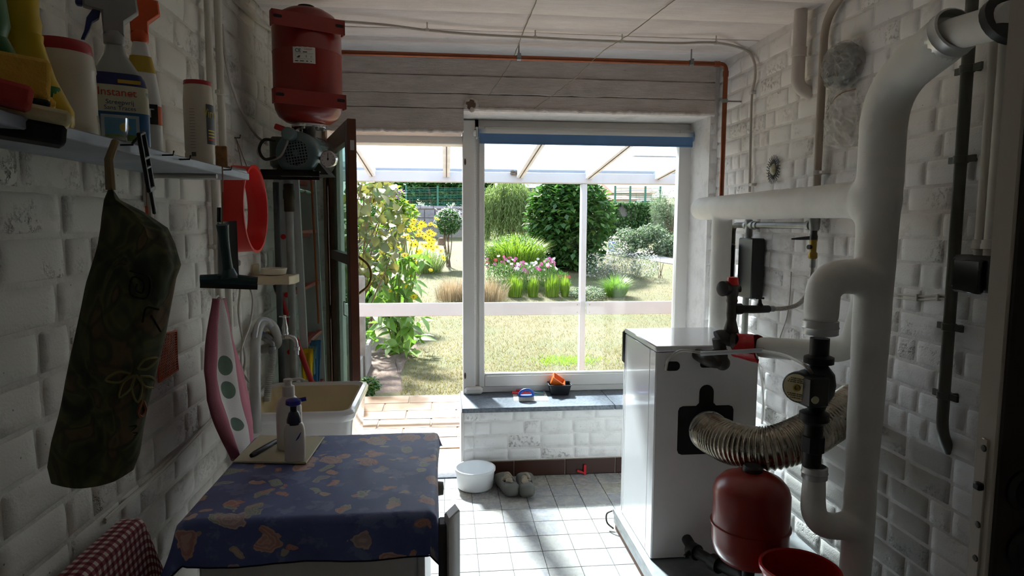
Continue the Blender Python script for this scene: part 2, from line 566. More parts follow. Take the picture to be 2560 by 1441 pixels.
# ---- back wall: low part under the window, nib beside the door, pier beside the window
wb = struct('wall_back', MB().box((.10, YB, -.02), (XR, YO, .405)).box((XL, YB, -.02), (-.665, YO, ZC))
            .box((1.55, YB, .40), (XR, YO, ZC)).box((-.67, YB + .02, 2.14), (1.6, YO, ZC)), M_MR, False)
brick_wall(wb, (0, YB, 0), (1, 0, 0), (0, 0, 1), [(.10, XR, .10, .405), (XL, -.665, .02, ZC - .05), (1.555, XR, .43, 2.1)], M_WR, pitch=.0845, L=.2, seed=5)
# the end of the low wall, plastered smooth towards the doorway
struct('trim_1', MB().box((.086, YB - .012, 0), (.102, YO, .405), bev=.006), M_FRAME)
# ---- lintel beam with board marks
lb = sgroup('lintel_beam', (0, YB, 2.1))
def ragged_board(x0, x1, z0, z1, y, dp, seed, rag_lo=.004, rag_hi=.002, n=90):
    mb = MB()
    vs, fs = [], []
    for i in range(n + 1):
        u = i / n; x = x0 + (x1 - x0) * u
        a = z0 + rag_lo * (nz(x * 9, seed) + .7 * nz(x * 37, seed + 3)); b = z1 + rag_hi * (nz(x * 7, seed + 9) + .5 * nz(x * 31, seed + 5))
        yy = y + .004 * nz(x * 2.2, seed + 20)
        e = .004
        for (zz, yv) in ((a, y + dp), (a, yy + e), (a + e, yy), (a + (b - a) * .33, yy + .003 * nz(x * 6, 1, seed)), (a + (b - a) * .66, yy + .003 * nz(x * 6, 5, seed)), (b - e, yy), (b, yy + e), (b, y + dp)):
            vs.append((x, yv, zz))
    for i in range(n):
        for k in range(7): fs.append((i * 8 + k, (i + 1) * 8 + k, (i + 1) * 8 + k + 1, i * 8 + k + 1))
    return mb.add(vs, fs)
for i, (z0, z1, yy) in enumerate(((2.322, 2.425, .0), (2.225, 2.32, -.006), (2.145, 2.223, -.003))):
    obj('board_mark', ragged_board(-.675, 1.56, z0, z1, YB - .03 + yy, .06, i * 7.3), M_BEAM, lb)
obj('board_mark', ragged_board(-.675, .105, 2.02, 2.142, YB - .034, .06, 40, .008), M_BEAM, lb)
obj('core', MB().box((-.67, YB - .012, 2.03), (.1, YO, 2.42)).box((.1, YB - .012, 2.15), (1.56, YO, 2.42)), M_BEAM, lb, False)
# ragged plaster lip where the beam meets the frames
def lip(x0, x1, y, z, seed):
    pts = []
    n = int((x1 - x0) * 70)
    mb = MB()
    p = [(x0 + (x1 - x0) * i / n, y + .006 * nz(i * .31, seed), z + .008 * nz(i * .43, seed + 2) + .004 * nz(i * 1.7, seed)) for i in range(n + 1)]
    mb.tube(p, [.010 + .004 * nz(i * .7, seed + 8) for i in range(n + 1)], 7)
    return mb
M_PLASTER = mat('rough_white_plaster', '#d9d0ca', .8, var=.12, vs=30, bump=.8, bs=45)
obj('plaster_lip', lip(-.66, .1, YB - .03, 2.018, 3), M_PLASTER, lb)
obj('plaster_lip', lip(.11, 1.56, YB - .03, 2.142, 8), M_PLASTER, lb)
hole = MB()
hc = PY(1177, 262, YB - .035)
for i in range(9):
    a = i / 9 * 2 * PI
    hole.sphere((hc.x + .032 * math.cos(a), hc.y - .002, hc.z + .026 * math.sin(a)), .014 + .005 * math.sin(i * 3), 7, 5, (1, .5, 1))
obj('broken_edge', hole, M_BEAM, lb)
obj('broken_hollow', MB().lathe([(.001, 0), (.02, .001), (.028, .004)], 12, at((hc.x, hc.y - .004, hc.z), (0, -1, 0))), mat('raw_brown_render', '#6a5342', .9, bump=.8), lb)
# ---- ceiling of board marked concrete
ce = struct('ceiling', MB().box((XL - .2, YN - .1, ZC + .012), (XR + .2, YO, ZC + .14)), M_CEIL, False)
rs = random.Random(4)
edges = [3.74, 3.52, 3.27, 2.99, 2.70, 2.41, 2.13, 1.86, 1.58, 1.3, 1.02, .74, .46, .18, -.1, -.38, -.55]
def ceil_strip(y0, y1, z, seed):
    vs, fs = [], []
    n = 60
    for i in range(n + 1):
        x = XL + (XR - XL) * i / n
        a = y0 + .006 * nz(x * 3, seed) + .003 * nz(x * 17, seed); b = y1 - .005 + .006 * nz(x * 3, seed + 7.7) + .003 * nz(x * 17, seed + 4)
        zz = z + .004 * nz(x * 1.3, seed)
        for yy, zv in ((a, ZC + .02), (a, zz + .003), (a + .004, zz), (a * .67 + b * .33, zz + .004 * nz(x * 3, 2, seed)), (a * .33 + b * .67, zz + .004 * nz(x * 3, 5, seed)), (b - .004, zz), (b, zz + .003), (b, ZC + .02)):
            vs.append((x, yy, zv))
    for i in range(n):
        for k in range(7): fs.append((i * 8 + k, (i + 1) * 8 + k, (i + 1) * 8 + k + 1, i * 8 + k + 1))
    return MB().add(vs, fs)
for i in range(len(edges) - 1):
    obj('board_mark', ceil_strip(edges[i + 1], edges[i], ZC + rs.uniform(-.006, .008), i * 5.1), M_CEIL, ce)
# ---- floor with vinyl tiles
t = NT('stone_effect_tile'); c = t.coords(True)
cA = t.mix(t.step(t.rnd(), .1, .9), hx('#9b968c'), hx('#8d8f98'))
f1 = t.step(t.noise(t.stretch(c, (1, 1.8, 1)), 14, 8, .72, .6), .42, .62)
f2 = t.step(t.noise(c, 34, 6, .7), .5, .68)
cB = t.mix(f1, cA, hx('#aeaaa2'))
cB = t.mix(t.math('MULTIPLY', f2, .4), cB, hx('#7b756a'))
t.bsdf(cB, t.math('MULTIPLY_ADD', f2, .14, .27), 0, t.bump(t.noise(c, 120, 3), .06, .002))
M_TILE = t.m
M_GROUT = mat('dark_tile_joint', '#3c3832', .8)
fl = struct('floor', MB().box((XL - .2, YN - .1, -.12), (XR + .2, YO, -.004)), M_GROUT, False)
tp = .15
tme = MB().box((-tp / 2 + .0011, -tp / 2 + .0011, -.006), (tp / 2 - .0011, tp / 2 - .0011, 0), bev=.0015).mesh('tile', False)
tme.materials.append(M_TILE)
rest = MB()
cells = []
ix0 = .138
for i in range(-7, 11):
    for j in range(0, 30):
        x, y = ix0 + tp * i + tp / 2, 3.727 - tp / 2 - tp * j
        if x < XL or x > XR or y < YN: continue
        cells.append((abs(x - .5) + max(0, 3.0 - y) * .8, x, y))
cells.sort()
for q, (k, x, y) in enumerate(cells):
    if q < 290:
        o = link('tile', tme, M_TILE, fl)
        o.location = (x, y, random.uniform(-.0004, .0004))
        o.rotation_euler = (0, 0, random.choice((0, PI / 2, PI, -PI / 2)))
    else:
        rest.add([tuple(v.co) for v in tme.vertices], [tuple(p.vertices) for p in tme.polygons], Matrix.Translation((x, y, 0)))
if rest.v: obj('tile_field', rest, M_TILE, fl, False, kind='stuff')
# doorway threshold of blue stone
M_STONE = NT('blue_stone'); t = M_STONE; c = t.coords()
t.bsdf(t.mix(t.step(t.noise(c, 60, 6, .7), .4, .65), hx('#4f565f'), hx('#737a83')), .42, 0, t.bump(t.noise(c, 150, 3), .15, .002)); M_STONE = t.m
struct('trim_2', MB().box((-.665, YB, -.05), (.10, YO + .06, .002), bev=.004), M_STONE)
# skirting of brown tiles
bb = sgroup('baseboard_back', (.8, YB, 0))
M_SKIRT = mat('brown_glazed_tile', '#3a2119', .28, var=.15, vs=4)
xs = [.104, .401, .71, 1.019, 1.32, XR]
for a, b in zip(xs, xs[1:]):
    obj('tile', MB().box((a + .002, YB - .016, .001), (b - .002, YB + .004, .094), bev=.003), M_SKIRT, bb)
obj('grout', MB().box((.104, YB - .009, 0), (XR, YB + .002, .096)), mat('grey_grout', '#a9a196', .9), bb, False)
# window sill slab
struct('trim_3', MB().box((.09, YB - .045, .403), (1.0, YW + .06, .43), bev=.003).box((1.002, YB - .045, .403), (XR, YW + .06, .43), bev=.003), M_STONE)
# ---- window
w1 = sgroup('window_1', (.8, YW, .43))
fx0, fx1 = PY(1186, 600, YW).x, PY(1746, 600, YW).x
gx0, gx1 = PY(1211, 600, YW).x, PY(1690, 600, YW).x
gz0, gz1 = PY(1300, 937, YW).z, 2.06
mf = MB()
for (a, b) in (((fx0, YW, .43), (fx0 + .03, YW + .08, 2.14)), ((fx1 - .06, YW, .43), (fx1, YW + .08, 2.14)), ((fx0, YW, 2.09), (fx1, YW + .08, 2.14)), ((fx0, YW, .43), (fx1, YW + .08, .475))):
    mf.box(a, b, bev=.004)
obj('frame', mf, M_FRAME, w1)
ms = MB()
for (a, b) in (((fx0 + .026, YW - .018, .47), (gx0, YW + .05, 2.1)), ((gx1, YW - .018, .47), (fx1 - .055, YW + .05, 2.1)), ((gx0, YW - .018, 2.05), (gx1, YW + .05, 2.1)), ((gx0, YW - .018, .47), (gx1, YW + .05, gz0))):
    ms.box(a, b, bev=.005)
sash = obj('sash', ms, M_FRAME, w1)
obj('glazing_bead', MB().box((gx0, YW - .008, gz0), (gx1, YW + .03, gz0 + .012), bev=.003), M_WHITE, sash)
obj('pane', MB().box((gx0, YW + .018, gz0), (gx1, YW + .024, gz1)), M_GLASS, w1, False)
# post between door and window
post = struct('trim_4', MB().box((.107, YW - .03, 0), (fx0 + .004, YO, 2.13), bev=.004).box((.115, YW - .055, .4305), (fx0 + .05, YW + .01, .478), bev=.014), M_FRAME)
for yy in (405, 940):
    p = PY(1163, yy, YW - .032)
    obj('keep_slot', MB().prism([(p.x + .006 * math.cos(a), p.z + .02 * math.sin(a)) for a in [i * PI / 6 for i in range(12)]], 0, .004, Matrix(((1, 0, 0, 0), (0, 0, -1, YW - .03), (0, 1, 0, 0), (0, 0, 0, 1)))), mat('rusty_brown', '#5a4334', .7), post)
struct('trim_5', MB().box((-.665, YW - .02, 0), (-.63, YO, 2.03), bev=.004).box((-.665, YW - .02, 1.985), (.11, YO, 2.035), bev=.004), M_FRAME)
# reveal of the pier
struct('trim_6', MB().box((fx1 - .002, YB + .02, .43), (1.552, YO, 2.14)), M_MR, False)
# ------------------------------------------------------------------ covered terrace
GZ0 = -.13
def gz(y): return GZ0 + (0 if y < 10 else .075 * (y - 10))
def PG(x, y):
    d = ray(x, y); lo, hi = 3.0, 80.0
    f = lambda Y: (CAM + d * (Y / d.y)).z - gz(Y)
    for _ in range(50):
        m = (lo + hi) / 2
        if f(m) > 0: lo = m
        else: hi = m
    return CAM + d * (lo / d.y)
YT = 5.72
t = NT('terracotta_tile'); c = t.coords(True)
base = t.mix(t.rnd(), mul(hx('#b4864f'), .4), mul(hx('#bd9263'), .4))
t.bsdf(t.mix(t.step(t.noise(c, 9, 5, .6), .4, .75), base, mul(hx('#ab7848'), .4)), .45, 0, t.bump(t.noise(c, 70, 3), .15, .003)); M_TERRA = t.m
tf = struct('terrace_floor', MB().box((-2.4, YO, -.35), (4.2, YT + .04, -.034)), mat('pale_grout', '#958c7c', .9), False)
tme = MB().box((-.195, -.112, -.012), (.195, .112, 0), bev=.003).mesh('tile', False)
tme.materials.append(M_TERRA)
rs = random.Random(3)
for j in range(7):
    y = YT - .11 - .232 * j
    if y < YO + .08: break
    for i in range(-6, 11):
        x = i * .4 + (.2 if j % 2 else 0) - .12
        if x > 3.9 or x < -2.2: continue
        o = link('tile', tme, M_TERRA, tf)
        o.location = (x + rs.uniform(-.002, .002), y, -.026 + rs.uniform(-.001, .001))
        o.rotation_euler = (0, 0, rs.choice((0, PI)))
# roof
tr = sgroup('terrace_roof', (.6, YT, 0))
M_PW = mat('white_painted_timber', '#b4bac2', .5, var=.05, vs=3)
M_PWDIRTY = mat('weathered_white_timber', '#d8dfe8', .6, var=.1, vs=8)
zb0, zb1 = 1.862, 1.952
obj('front_beam', MB().box((-2.3, YT - .05, zb0), (4.1, YT + .05, zb1), bev=.006), M_PW, tr)
obj('gutter_board', MB().box((-2.3, YT + .0, zb1), (4.1, YT + .06, 2.03), bev=.004), M_PW, tr)
def roof_z(y): return 1.955 + .105 * (YT - y)
for x in (-1.25, -.618, .011, .648, 1.257, 1.883, 2.5, 3.1):
    mb = MB()
    vs = []
    for y in (YO, YT + .02):
        z = roof_z(y)
        for (dx, dz) in ((-.028, -.055), (.028, -.055), (.028, .012), (-.028, .012)): vs.append((x + dx, y, z + dz))
    mb.add(vs, [(0, 1, 2, 3), (7, 6, 5, 4), (0, 4, 5, 1), (1, 5, 6, 2), (2, 6, 7, 3), (3, 7, 4, 0)])
    r = obj('rafter', mb, M_PWDIRTY, tr, False)
    mb = MB(); vs = []
    for y in (YO, YT + .0):
        z = roof_z(y) - .056
        for (dx, dz) in ((-.003, -.003), (.003, -.003), (.003, .002), (-.003, .002)): vs.append((x + dx, y, z + dz))
    mb.add(vs, [(0, 1, 2, 3), (7, 6, 5, 4), (0, 4, 5, 1), (1, 5, 6, 2), (2, 6, 7, 3), (3, 7, 4, 0)])
    obj('groove_strip', mb, mat('dark_gasket', '#4a3c33', .8), r, False)
t = NT('ribbed_polycarbonate'); c = t.coords(False)
sp = t.n('ShaderNodeSeparateXYZ'); t.l(c, sp.inputs[0])
rib = t.math('PINGPONG', sp.outputs['X'], .007)
rib2 = t.math('PINGPONG', sp.outputs['Y'], .012)
h = t.math('MULTIPLY', t.step(t.math('MULTIPLY', rib, 143), .7, 1), 1)
h2 = t.step(t.math('MULTIPLY', rib2, 83), .8, 1)
g = t.math('MAXIMUM', h, t.math('MULTIPLY', h2, .6))
dirt = t.step(t.noise(t.stretch(c, (1, .25, 1)), 6, 5), .5, .8)
tl = t.n('ShaderNodeBsdfTranslucent')
t.l(t.mix(t.math('MAXIMUM', t.math('MULTIPLY', g, .5), t.math('MULTIPLY', dirt, .35)), (.80, .86, .92), (.60, .64, .66)), tl.inputs[0])
tp_ = t.n('ShaderNodeBsdfTransparent'); t.l(t.mix(t.math('MULTIPLY', g, .7), (.80, .87, .93), (.60, .69, .77)), tp_.inputs[0])
mx = t.n('ShaderNodeMixShader'); mx.inputs[0].default_value = .09
t.l(tp_.outputs[0], mx.inputs[1]); t.l(tl.outputs[0], mx.inputs[2]); t.l(mx.outputs[0], t.out.inputs[0])
M_POLY = t.m
xs = [-1.25, -.618, .011, .648, 1.257, 1.883, 2.5, 3.1]
for a, b in zip(xs, xs[1:]):
    mb = MB(); vs = []
    for y in (YO, YT + .1):
        z = roof_z(y) + .014
        for x in (a + .003, b - .003):
            for dz in (0, .008): vs.append((x, y, z + dz))
    mb.add(vs, [(0, 2, 3, 1), (4, 5, 7, 6), (0, 4, 6, 2), (1, 3, 7, 5), (0, 1, 5, 4), (2, 6, 7, 3)])
    obj('panel', mb, M_POLY, tr, False)
for x in (-1.9, 1.224, 3.9):
    obj('post', MB().box((x - .024, YT - .045, -.03), (x + .024, YT + .045, zb0), bev=.006), M_PW, tr)
# house wall above the terrace roof, seen by the light only from outside
struct('wall_outside', MB().box((XL - 1.6, YO, 2.17), (XR + 2.6, YO + .12, 3.0)).box((XL - 1.6, YO - .1, -.1), (XL - .2, YO + .1, 2.17)).box((XR + .2, YO - .1, -.1), (XR + 2.6, YO + .1, 2.17)), mat('brick_house_outside', '#8a6a58', .85, bump=.4), False)
# rail boards
rl = thing('terrace_rail', 'wide white balustrade board running across the terrace edge', 'railing', (1.2, YT, -.03))
for a, b in ((-1.87, 1.198), (1.25, 3.88)):
    bd = obj('board', MB().box((a, YT - .07, .70), (b, YT - .045, .815), bev=.004), M_PW, rl)
    for xx in ((b - .03) if a < 0 else (a + .03),):
        for zz in (.722, .79):
            obj('screw', MB().lathe([(.0001, .003), (.004, .002), (.005, 0)], 8, at((xx, YT - .07, zz), (0, -1, 0))), M_STEEL, bd)
wbm = tag(obj('timber_beam', MB().box((1.47, 5.12, 2.05), (2.6, 5.2, 2.12), bev=.003), mat('fresh_pine', '#a88050', .6, var=.12, vs=2)), 'raw pine beam lying on the clear terrace roof', 'beam')
nst = PY(1286, 432, YT - .06)
mb = MB()
for k in range(9): mb.sphere((nst.x + .02 * math.sin(k * 2.1), nst.y + .012 * math.cos(k * 1.3), nst.z + .012 * math.sin(k * 3.7)), .016, 8, 6, (1.2, .9, .8))
tag(obj('mud_nest', mb, mat('grey_mud', '#6a625a', .95, bump=.8)), 'small grey mud nest at the foot of a terrace rafter', 'nest')
# ------------------------------------------------------------------ garden
GK = .66
def leafmat(name, a, b, c=None, trans=.4, rough=.5):
    t = NT(name)
    g = t.n('ShaderNodeNewGeometry')
    r = g.outputs['Random Per Island']
    if c is None: c = b
    r2 = t.math('FRACT', t.math('ADD', t.math('MULTIPLY', r, 1.0), t.rnd()))
    a, b, c = mul(a, GK), mul(b, GK), mul(c, GK)
    col = t.ramp(r2, [(0, a), (.5, b), (1, c)])
    d = t.n('ShaderNodeBsdfPrincipled'); t.l(col, d.inputs['Base Color']); d.inputs['Roughness'].default_value = rough
    tl = t.n('ShaderNodeBsdfTranslucent'); t.l(t.mix(.5, col, mul(b, 1.5)), tl.inputs[0])
    mx = t.n('ShaderNodeMixShader'); mx.inputs[0].default_value = trans
    t.l(d.outputs[0], mx.inputs[1]); t.l(tl.outputs[0], mx.inputs[2]); t.l(mx.outputs[0], t.out.inputs[0])
    return t.m
def leaf_geo(kind):
    """unit leaf along +X from the origin, about 1 long"""
    if kind == 'round': pr = [(0, 0), (.08, .22), (.3, .46), (.62, .42), (.86, .2), (1, 0)]
    elif kind == 'lance': pr = [(0, 0), (.12, .12), (.34, .21), (.62, .17), (.85, .07), (1, 0)]
    elif kind == 'heart': pr = [(0, 0), (-.06, .2), (.18, .42), (.5, .38), (.8, .17), (1, 0)]
    vs, fs = [], []
    n = len(pr)
    for i, (x, w) in enumerate(pr):
        z = -.28 * x * x
        vs += [(x, w, z + w * .25), (x, 0, z), (x, -w, z + w * .25)]
    for i in range(n - 1):
        for k in (0, 1):
            q = (i * 3 + k, (i + 1) * 3 + k, (i + 1) * 3 + k + 1, i * 3 + k + 1)
            fs.append(q)
    return vs, fs
def leaf_mesh(kind, m):
    vs, fs = leaf_geo(kind)
    me = MB().add(vs, fs).mesh('leaf', True, 60); me.materials.append(m)
    return me
SIMPLE = ([(0, 0, 0), (.5, .28, .06), (1, 0, -.08), (.5, -.28, .06)], [(0, 1, 2, 3)])
NARROW = ([(0, 0, 0), (.5, .09, .02), (1, 0, -.1), (.5, -.09, .02)], [(0, 1, 2, 3)])
def rotm(rs, tilt=None):
    a = rs.uniform(0, 2 * PI)
    el = rs.uniform(-.9, .6) if tilt is None else rs.gauss(tilt, .35)
    return Matrix.Rotation(a, 4, 'Z') @ Matrix.Rotation(-el, 4, 'Y') @ Matrix.Rotation(rs.uniform(-.6, .6), 4, 'X')
def foliage(name, parent, c, rad, n, size, m, rs, geo=SIMPLE, tilt=None, shell=.75, lumps=0, zmin=-9):
    mb = MB()
    lc = []
    for i in range(lumps):
        d = V((rs.gauss(0, 1), rs.gauss(0, 1), rs.gauss(0, 1))).normalized()
        lc.append((V((d.x * rad[0], d.y * rad[1], d.z * rad[2])) * .62, rs.uniform(.32, .52)))
    for i in range(n):
        d = V((rs.gauss(0, 1), rs.gauss(0, 1), rs.gauss(0, 1))).normalized()
        k = shell + (1 - shell) * rs.random() if rs.random() < .8 else rs.random() ** .5
        if lc:
            o, q = rs.choice(lc)
            p = o + V((d.x * rad[0], d.y * rad[1], d.z * rad[2])) * q * k
        else:
            p = V((d.x * rad[0], d.y * rad[1], d.z * rad[2])) * k
        if p.z < zmin: continue
        s = size * rs.uniform(.65, 1.25)
        mb.add(geo[0], geo[1], Matrix.Translation(V(c) + p) @ rotm(rs, tilt) @ Matrix.Scale(s, 4))
    return obj(name, mb, m, parent, False)
def stems(name, parent, base, tops, r, m, rs, bend=.15):
    mb = MB()
    for tp_ in tops:
        a, b = V(base) + V((rs.uniform(-.06, .06), rs.uniform(-.06, .06), 0)), V(tp_)
        mid = (a + b) / 2 + V((rs.uniform(-bend, bend), rs.uniform(-bend, bend), 0)) * (b - a).length * .5
        mb.tube(spline([a, mid, b], 4), [r, r * .9, r * .85, r * .8, r * .75, r * .7, r * .65, r * .6, r * .5], 5)
    return obj(name, mb, m, parent)
def blades(name, parent, c, rad, n, h, w, m, rs, spread=.6, droop=.35):
    mb = MB()
    for i in range(n):
        a = rs.uniform(0, 2 * PI); q = rad * math.sqrt(rs.random())
        b = V(c) + V((q * math.cos(a), q * math.sin(a), 0))
        hh = h * (rs.uniform(.45, 1.15) - .25 * (q / rad) ** 2); lean = spread * (q / rad * .8 + .2 * rs.random())
        dr = V((math.cos(a), math.sin(a), 0)); sd = V((-math.sin(a), math.cos(a), 0)) * w
        p1 = b + V((0, 0, hh * .6)) + dr * hh * lean * .4
        p2 = b + V((0, 0, hh * (1 - droop * lean))) + dr * hh * lean
        mb.add([b - sd, b + sd, p1 + sd * .8, p1 - sd * .8, p2], [(0, 1, 2, 3), (3, 2, 4)])
    return obj(name, mb, m, parent, False)
G_MID = leafmat('leaf_mid_green', hx('#2f5a22'), hx('#47762f'), hx('#6b8f3f'))
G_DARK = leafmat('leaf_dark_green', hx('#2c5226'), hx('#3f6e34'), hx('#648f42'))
G_LIME = leafmat('leaf_lime', hx('#6f9a2a'), hx('#86ab35'), hx('#a4be4a'))
G_BRONZE = leafmat('leaf_bronze_green', hx('#44692a'), hx('#6e6c30'), hx('#5d7a44'))
G_SUN = leafmat('leaf_broad_green', hx('#5c8a2c'), hx('#6d9a38'), hx('#86ac52'))
G_WILLOW = leafmat('leaf_willow', hx('#5e7c3c'), hx('#7c9452'), hx('#90a565'))
G_GREY = leafmat('leaf_grey_green', hx('#4e6b4c'), hx('#6b8562'), hx('#86977a'))
G_DRY = leafmat('dry_grass', hx('#a08c6c'), hx('#b5a384'), hx('#94805f'), .2)
G_YEL = leafmat('petal_yellow', hx('#e8d400'), hx('#f8e010'), hx('#f0d800'), .3)
G_WHT = leafmat('petal_white', hx('#e0d8d8'), hx('#e8e4e4'), hx('#d8c8d0'), .3)
G_PNK = leafmat('petal_pink', hx('#c85aa0'), hx('#b83a88'), hx('#d890c0'), .3)
G_PUR = leafmat('petal_purple', hx('#8a5aa8'), hx('#9a70b8'), hx('#7a4a98'), .3)
G_RED = leafmat('petal_red', hx('#a82838'), hx('#b84848'), hx('#8a2030'), .3)
M_STEM = mat('green_stem', '#5b7034', .6)
M_BARK = mat('brown_bark', '#5b4a3a', .9, bump=.6)
M_CONC = mat('weathered_concrete', '#6f6d69', .9, var=.2, vs=12, bump=.4)
# ground
t = NT('parched_lawn'); c = t.coords(False)
n1 = t.step(t.noise(c, .55, 4, .6), .4, .62); n2 = t.step(t.noise(c, 5, 6, .7), .35, .7)
col = t.mix(n1, mul(hx('#6f7644'), .34), mul(hx('#887d54'), .34))
col = t.mix(t.math('MULTIPLY', n2, .45), col, mul(hx('#5c6c36'), .34))
t.bsdf(col, .95, 0, t.bump(t.noise(c, 60, 4), .6, .02)); M_LAWN = t.m
lawn = struct('lawn', MB().grid(lambda u, v: (-45 + 90 * u, YT + .04 + 70 * v * v, gz(YT + .04 + 70 * v * v)), 30, 60), M_LAWN)
rs = random.Random(21)
def ground_pt(p): return V((p[0], p[1], gz(p[1])))
mb = MB()
for i in range(26000):
    x = rs.uniform(855, 1710); y = 640 + 350 * rs.random() ** .7
    p = PG(x, y)
    if p.y < YT + .05 or (p.x < -.78 - 0 * p.y): continue
    if p.y < 8.3 and p.x < -.42 - (p.y - 5.7) * .03: continue
    h = rs.uniform(.012, .035) * (1 + p.y * .03); a = rs.uniform(0, 2 * PI); w = .0025 * (1 + p.y * .06)
    dx, dy = math.cos(a) * w, math.sin(a) * w
    mb.add([(p.x - dx, p.y - dy, p.z), (p.x + dx, p.y + dy, p.z), (p.x + rs.uniform(-1, 1) * h, p.y + rs.uniform(-1, 1) * h, p.z + h)], [(0, 1, 2)])
gr = obj('grass', mb, leafmat('lawn_grass', hx('#75783e'), hx('#847a4c'), hx('#687438'), .5), None, False)
tag(gr, 'short parched yellow green grass of the lawn', 'grass'); gr['kind'] = 'stuff'
mb = MB()
for i in range(900):
    q = PG(1420 + rs.gauss(0, 42), 903 + rs.gauss(0, 6)); h = rs.uniform(.02, .05); a = rs.uniform(0, 6.3)
    mb.add([(q.x - .004, q.y, q.z), (q.x + .004, q.y, q.z), (q.x + h * math.cos(a), q.y + h * math.sin(a), q.z + h)], [(0, 1, 2)])
o = obj('grass', mb, G_LIME, None, False); tag(o, 'fresh lime green grass patch in the parched lawn', 'grass'); o['kind'] = 'stuff'
# soil bed
bp = [PG(x, y) for x, y in ((900, 989), (1008, 986), (1003, 940), (1015, 905), (1050, 880), (1040, 850), (960, 850), (900, 880))]
def soil():
    mb = MB()
    c0 = sum(bp, V()) / len(bp)
    n = 40; rings = 12
    vs = []
    for i in range(rings + 1):
        for k in range(n):
            f = k / n * len(bp); a, b = bp[int(f) % len(bp)], bp[(int(f) + 1) % len(bp)]
            e = a.lerp(b, f - int(f)); p = c0.lerp(e, i / rings)
            vs.append((p.x, p.y, p.z + .012 + .018 * nz(p.x * 9, p.y * 9) + .016 * nz(p.x * 31, p.y * 31) - (.03 if i == rings else 0)))
    fs = [(i * n + k, i * n + (k + 1) % n, (i + 1) * n + (k + 1) % n, (i + 1) * n + k) for i in range(rings) for k in range(n)]
    return mb.add(vs, fs)
struct('ground_soil_bed', soil(), mat('crumbly_soil', '#55483f', .95, var=.35, vs=40, bump=1, bs=50))
# concrete fence along the left border
fe = thing('garden_fence', 'grey concrete post and plank fence along the flower bed', 'fence', (-.95, 7.4, GZ0))
for (px, yb, yt) in ((905, 960, 690), (884, 1010, 770), (948, 800, 655)):
    p = PG(px, yb); top = PY(px, yt, p.y).z
    w = .042
    obj('post', MB().prism([(-w, -w), (w, -w), (w, w), (-w, w)], 0, top - p.z, at((p.x, p.y, p.z)), bev=.012), M_CONC, fe)
pa, pb = PG(884, 1010), PG(905, 960)
d = (pb - pa)
for k in range(2):
    a, b = pa + d * (0 if k == 0 else 1), pa + d * (1 if k == 0 else 2.2)
    n = V((-d.y, d.x, 0)).normalized() * .02
    mb = MB(); vs = []
    for p in (a, b):
        for sg in (-1, 1):
            for z in (-.04, .30): vs.append((p.x + n.x * sg, p.y + n.y * sg, GZ0 + z))
    obj('plank', mb.add(vs, [(0, 1, 3, 2), (4, 6, 7, 5), (0, 2, 6, 4), (1, 5, 7, 3), (0, 4, 5, 1), (2, 3, 7, 6)]), M_CONC, fe, False)
# plants with large leaves: every leaf is a part
def leafy(name, label, cat, base, spots, kind, m, size, rs, stemtops, stem_m, group=None):
    t_ = thing(name, label, cat, base, group)
    me = leaf_mesh(kind, m)
    for (p, s) in spots:
        o = link('leaf', me, m, t_)
        o.matrix_basis = Matrix.Translation(p) @ Matrix.Rotation(rs.gauss(-PI / 2, 1.3), 4, 'Z') @ Matrix.Rotation(rs.gauss(.35, .45), 4, 'Y') @ Matrix.Rotation(rs.gauss(0, .5), 4, 'X') @ Matrix.Scale(size * s, 4)
    stems('stem', t_, base, stemtops, .012, stem_m, rs)
    return t_
sp = []
for i in range(330):
    x = 866 + 150 * rs.random() ** 1.25; y = rs.uniform(440, 720)
    if x > 1020 - abs(y - 560) * .35: continue
    sp.append((PY(x, y, rs.uniform(7.0, 8.0)), rs.uniform(.7, 1.35)))
vb = V((-1.25, 7.6, GZ0))
leafy('vine', 'climbing vine with big round bronze and green leaves beside the open door', 'plant', vb, sp, 'round', G_BRONZE, .115, rs, [p for p, s in sp[::22]], M_BARK)
sp = []
for i in range(200):
    y = rs.uniform(640, 885); k = (y - 640) / 245
    x = rs.gauss(990, 42 - 8 * k)
    if not 905 < x < 1088: continue
    sp.append((PY(x, y, 8.2 + rs.uniform(-.35, .35)), rs.uniform(.6, 1.3)))
sb = PG(988, 895); sb.y = 8.25; sb.z = GZ0
hel = leafy('sunflower_clump', 'tall clump of small yellow sunflowers growing from the soil bed', 'flower', sb, sp, 'lance', G_SUN, .24, rs, [PY(rs.gauss(1000, 38), rs.uniform(570, 700), 8.2 + rs.uniform(-.3, .3)) for i in range(26)], M_STEM)
fm = MB()
for k in range(11):
    a = 2 * PI * k / 11
    fm.add([(0, 0, 0), (.55, .13, .06), (1, 0, -.02), (.55, -.13, .06)], [(0, 1, 2, 3)], Matrix.Rotation(a, 4, 'Z'))
fme = fm.mesh('flower_head', False); fme.materials.append(G_YEL)
cme = MB().lathe([(.001, .16), (.15, .12), (.22, 0)], 8).mesh('flower_centre'); cme.materials.append(mat('flower_centre_brown', '#7a5a10', .9))
for i in range(85):
    if i < 55: x, y = rs.gauss(1040, 34), rs.gauss(598, 26)
    else: x, y = rs.gauss(1000, 60), rs.uniform(600, 760)
    if not 905 < x < 1112: continue
    p = PY(x, y, 8.2 + rs.uniform(-.4, .4))
    o = link('flower_head', fme, G_YEL, hel)
    n = V((rs.gauss(.1, .4), -.8, rs.gauss(.7, .3)))
    o.matrix_basis = at(p, n) @ Matrix.Scale(.048 * rs.uniform(.75, 1.25), 4)
    q = link('flower_centre', cme, None, o)
    q.matrix_parent_inverse = Matrix(); q.matrix_basis = Matrix()
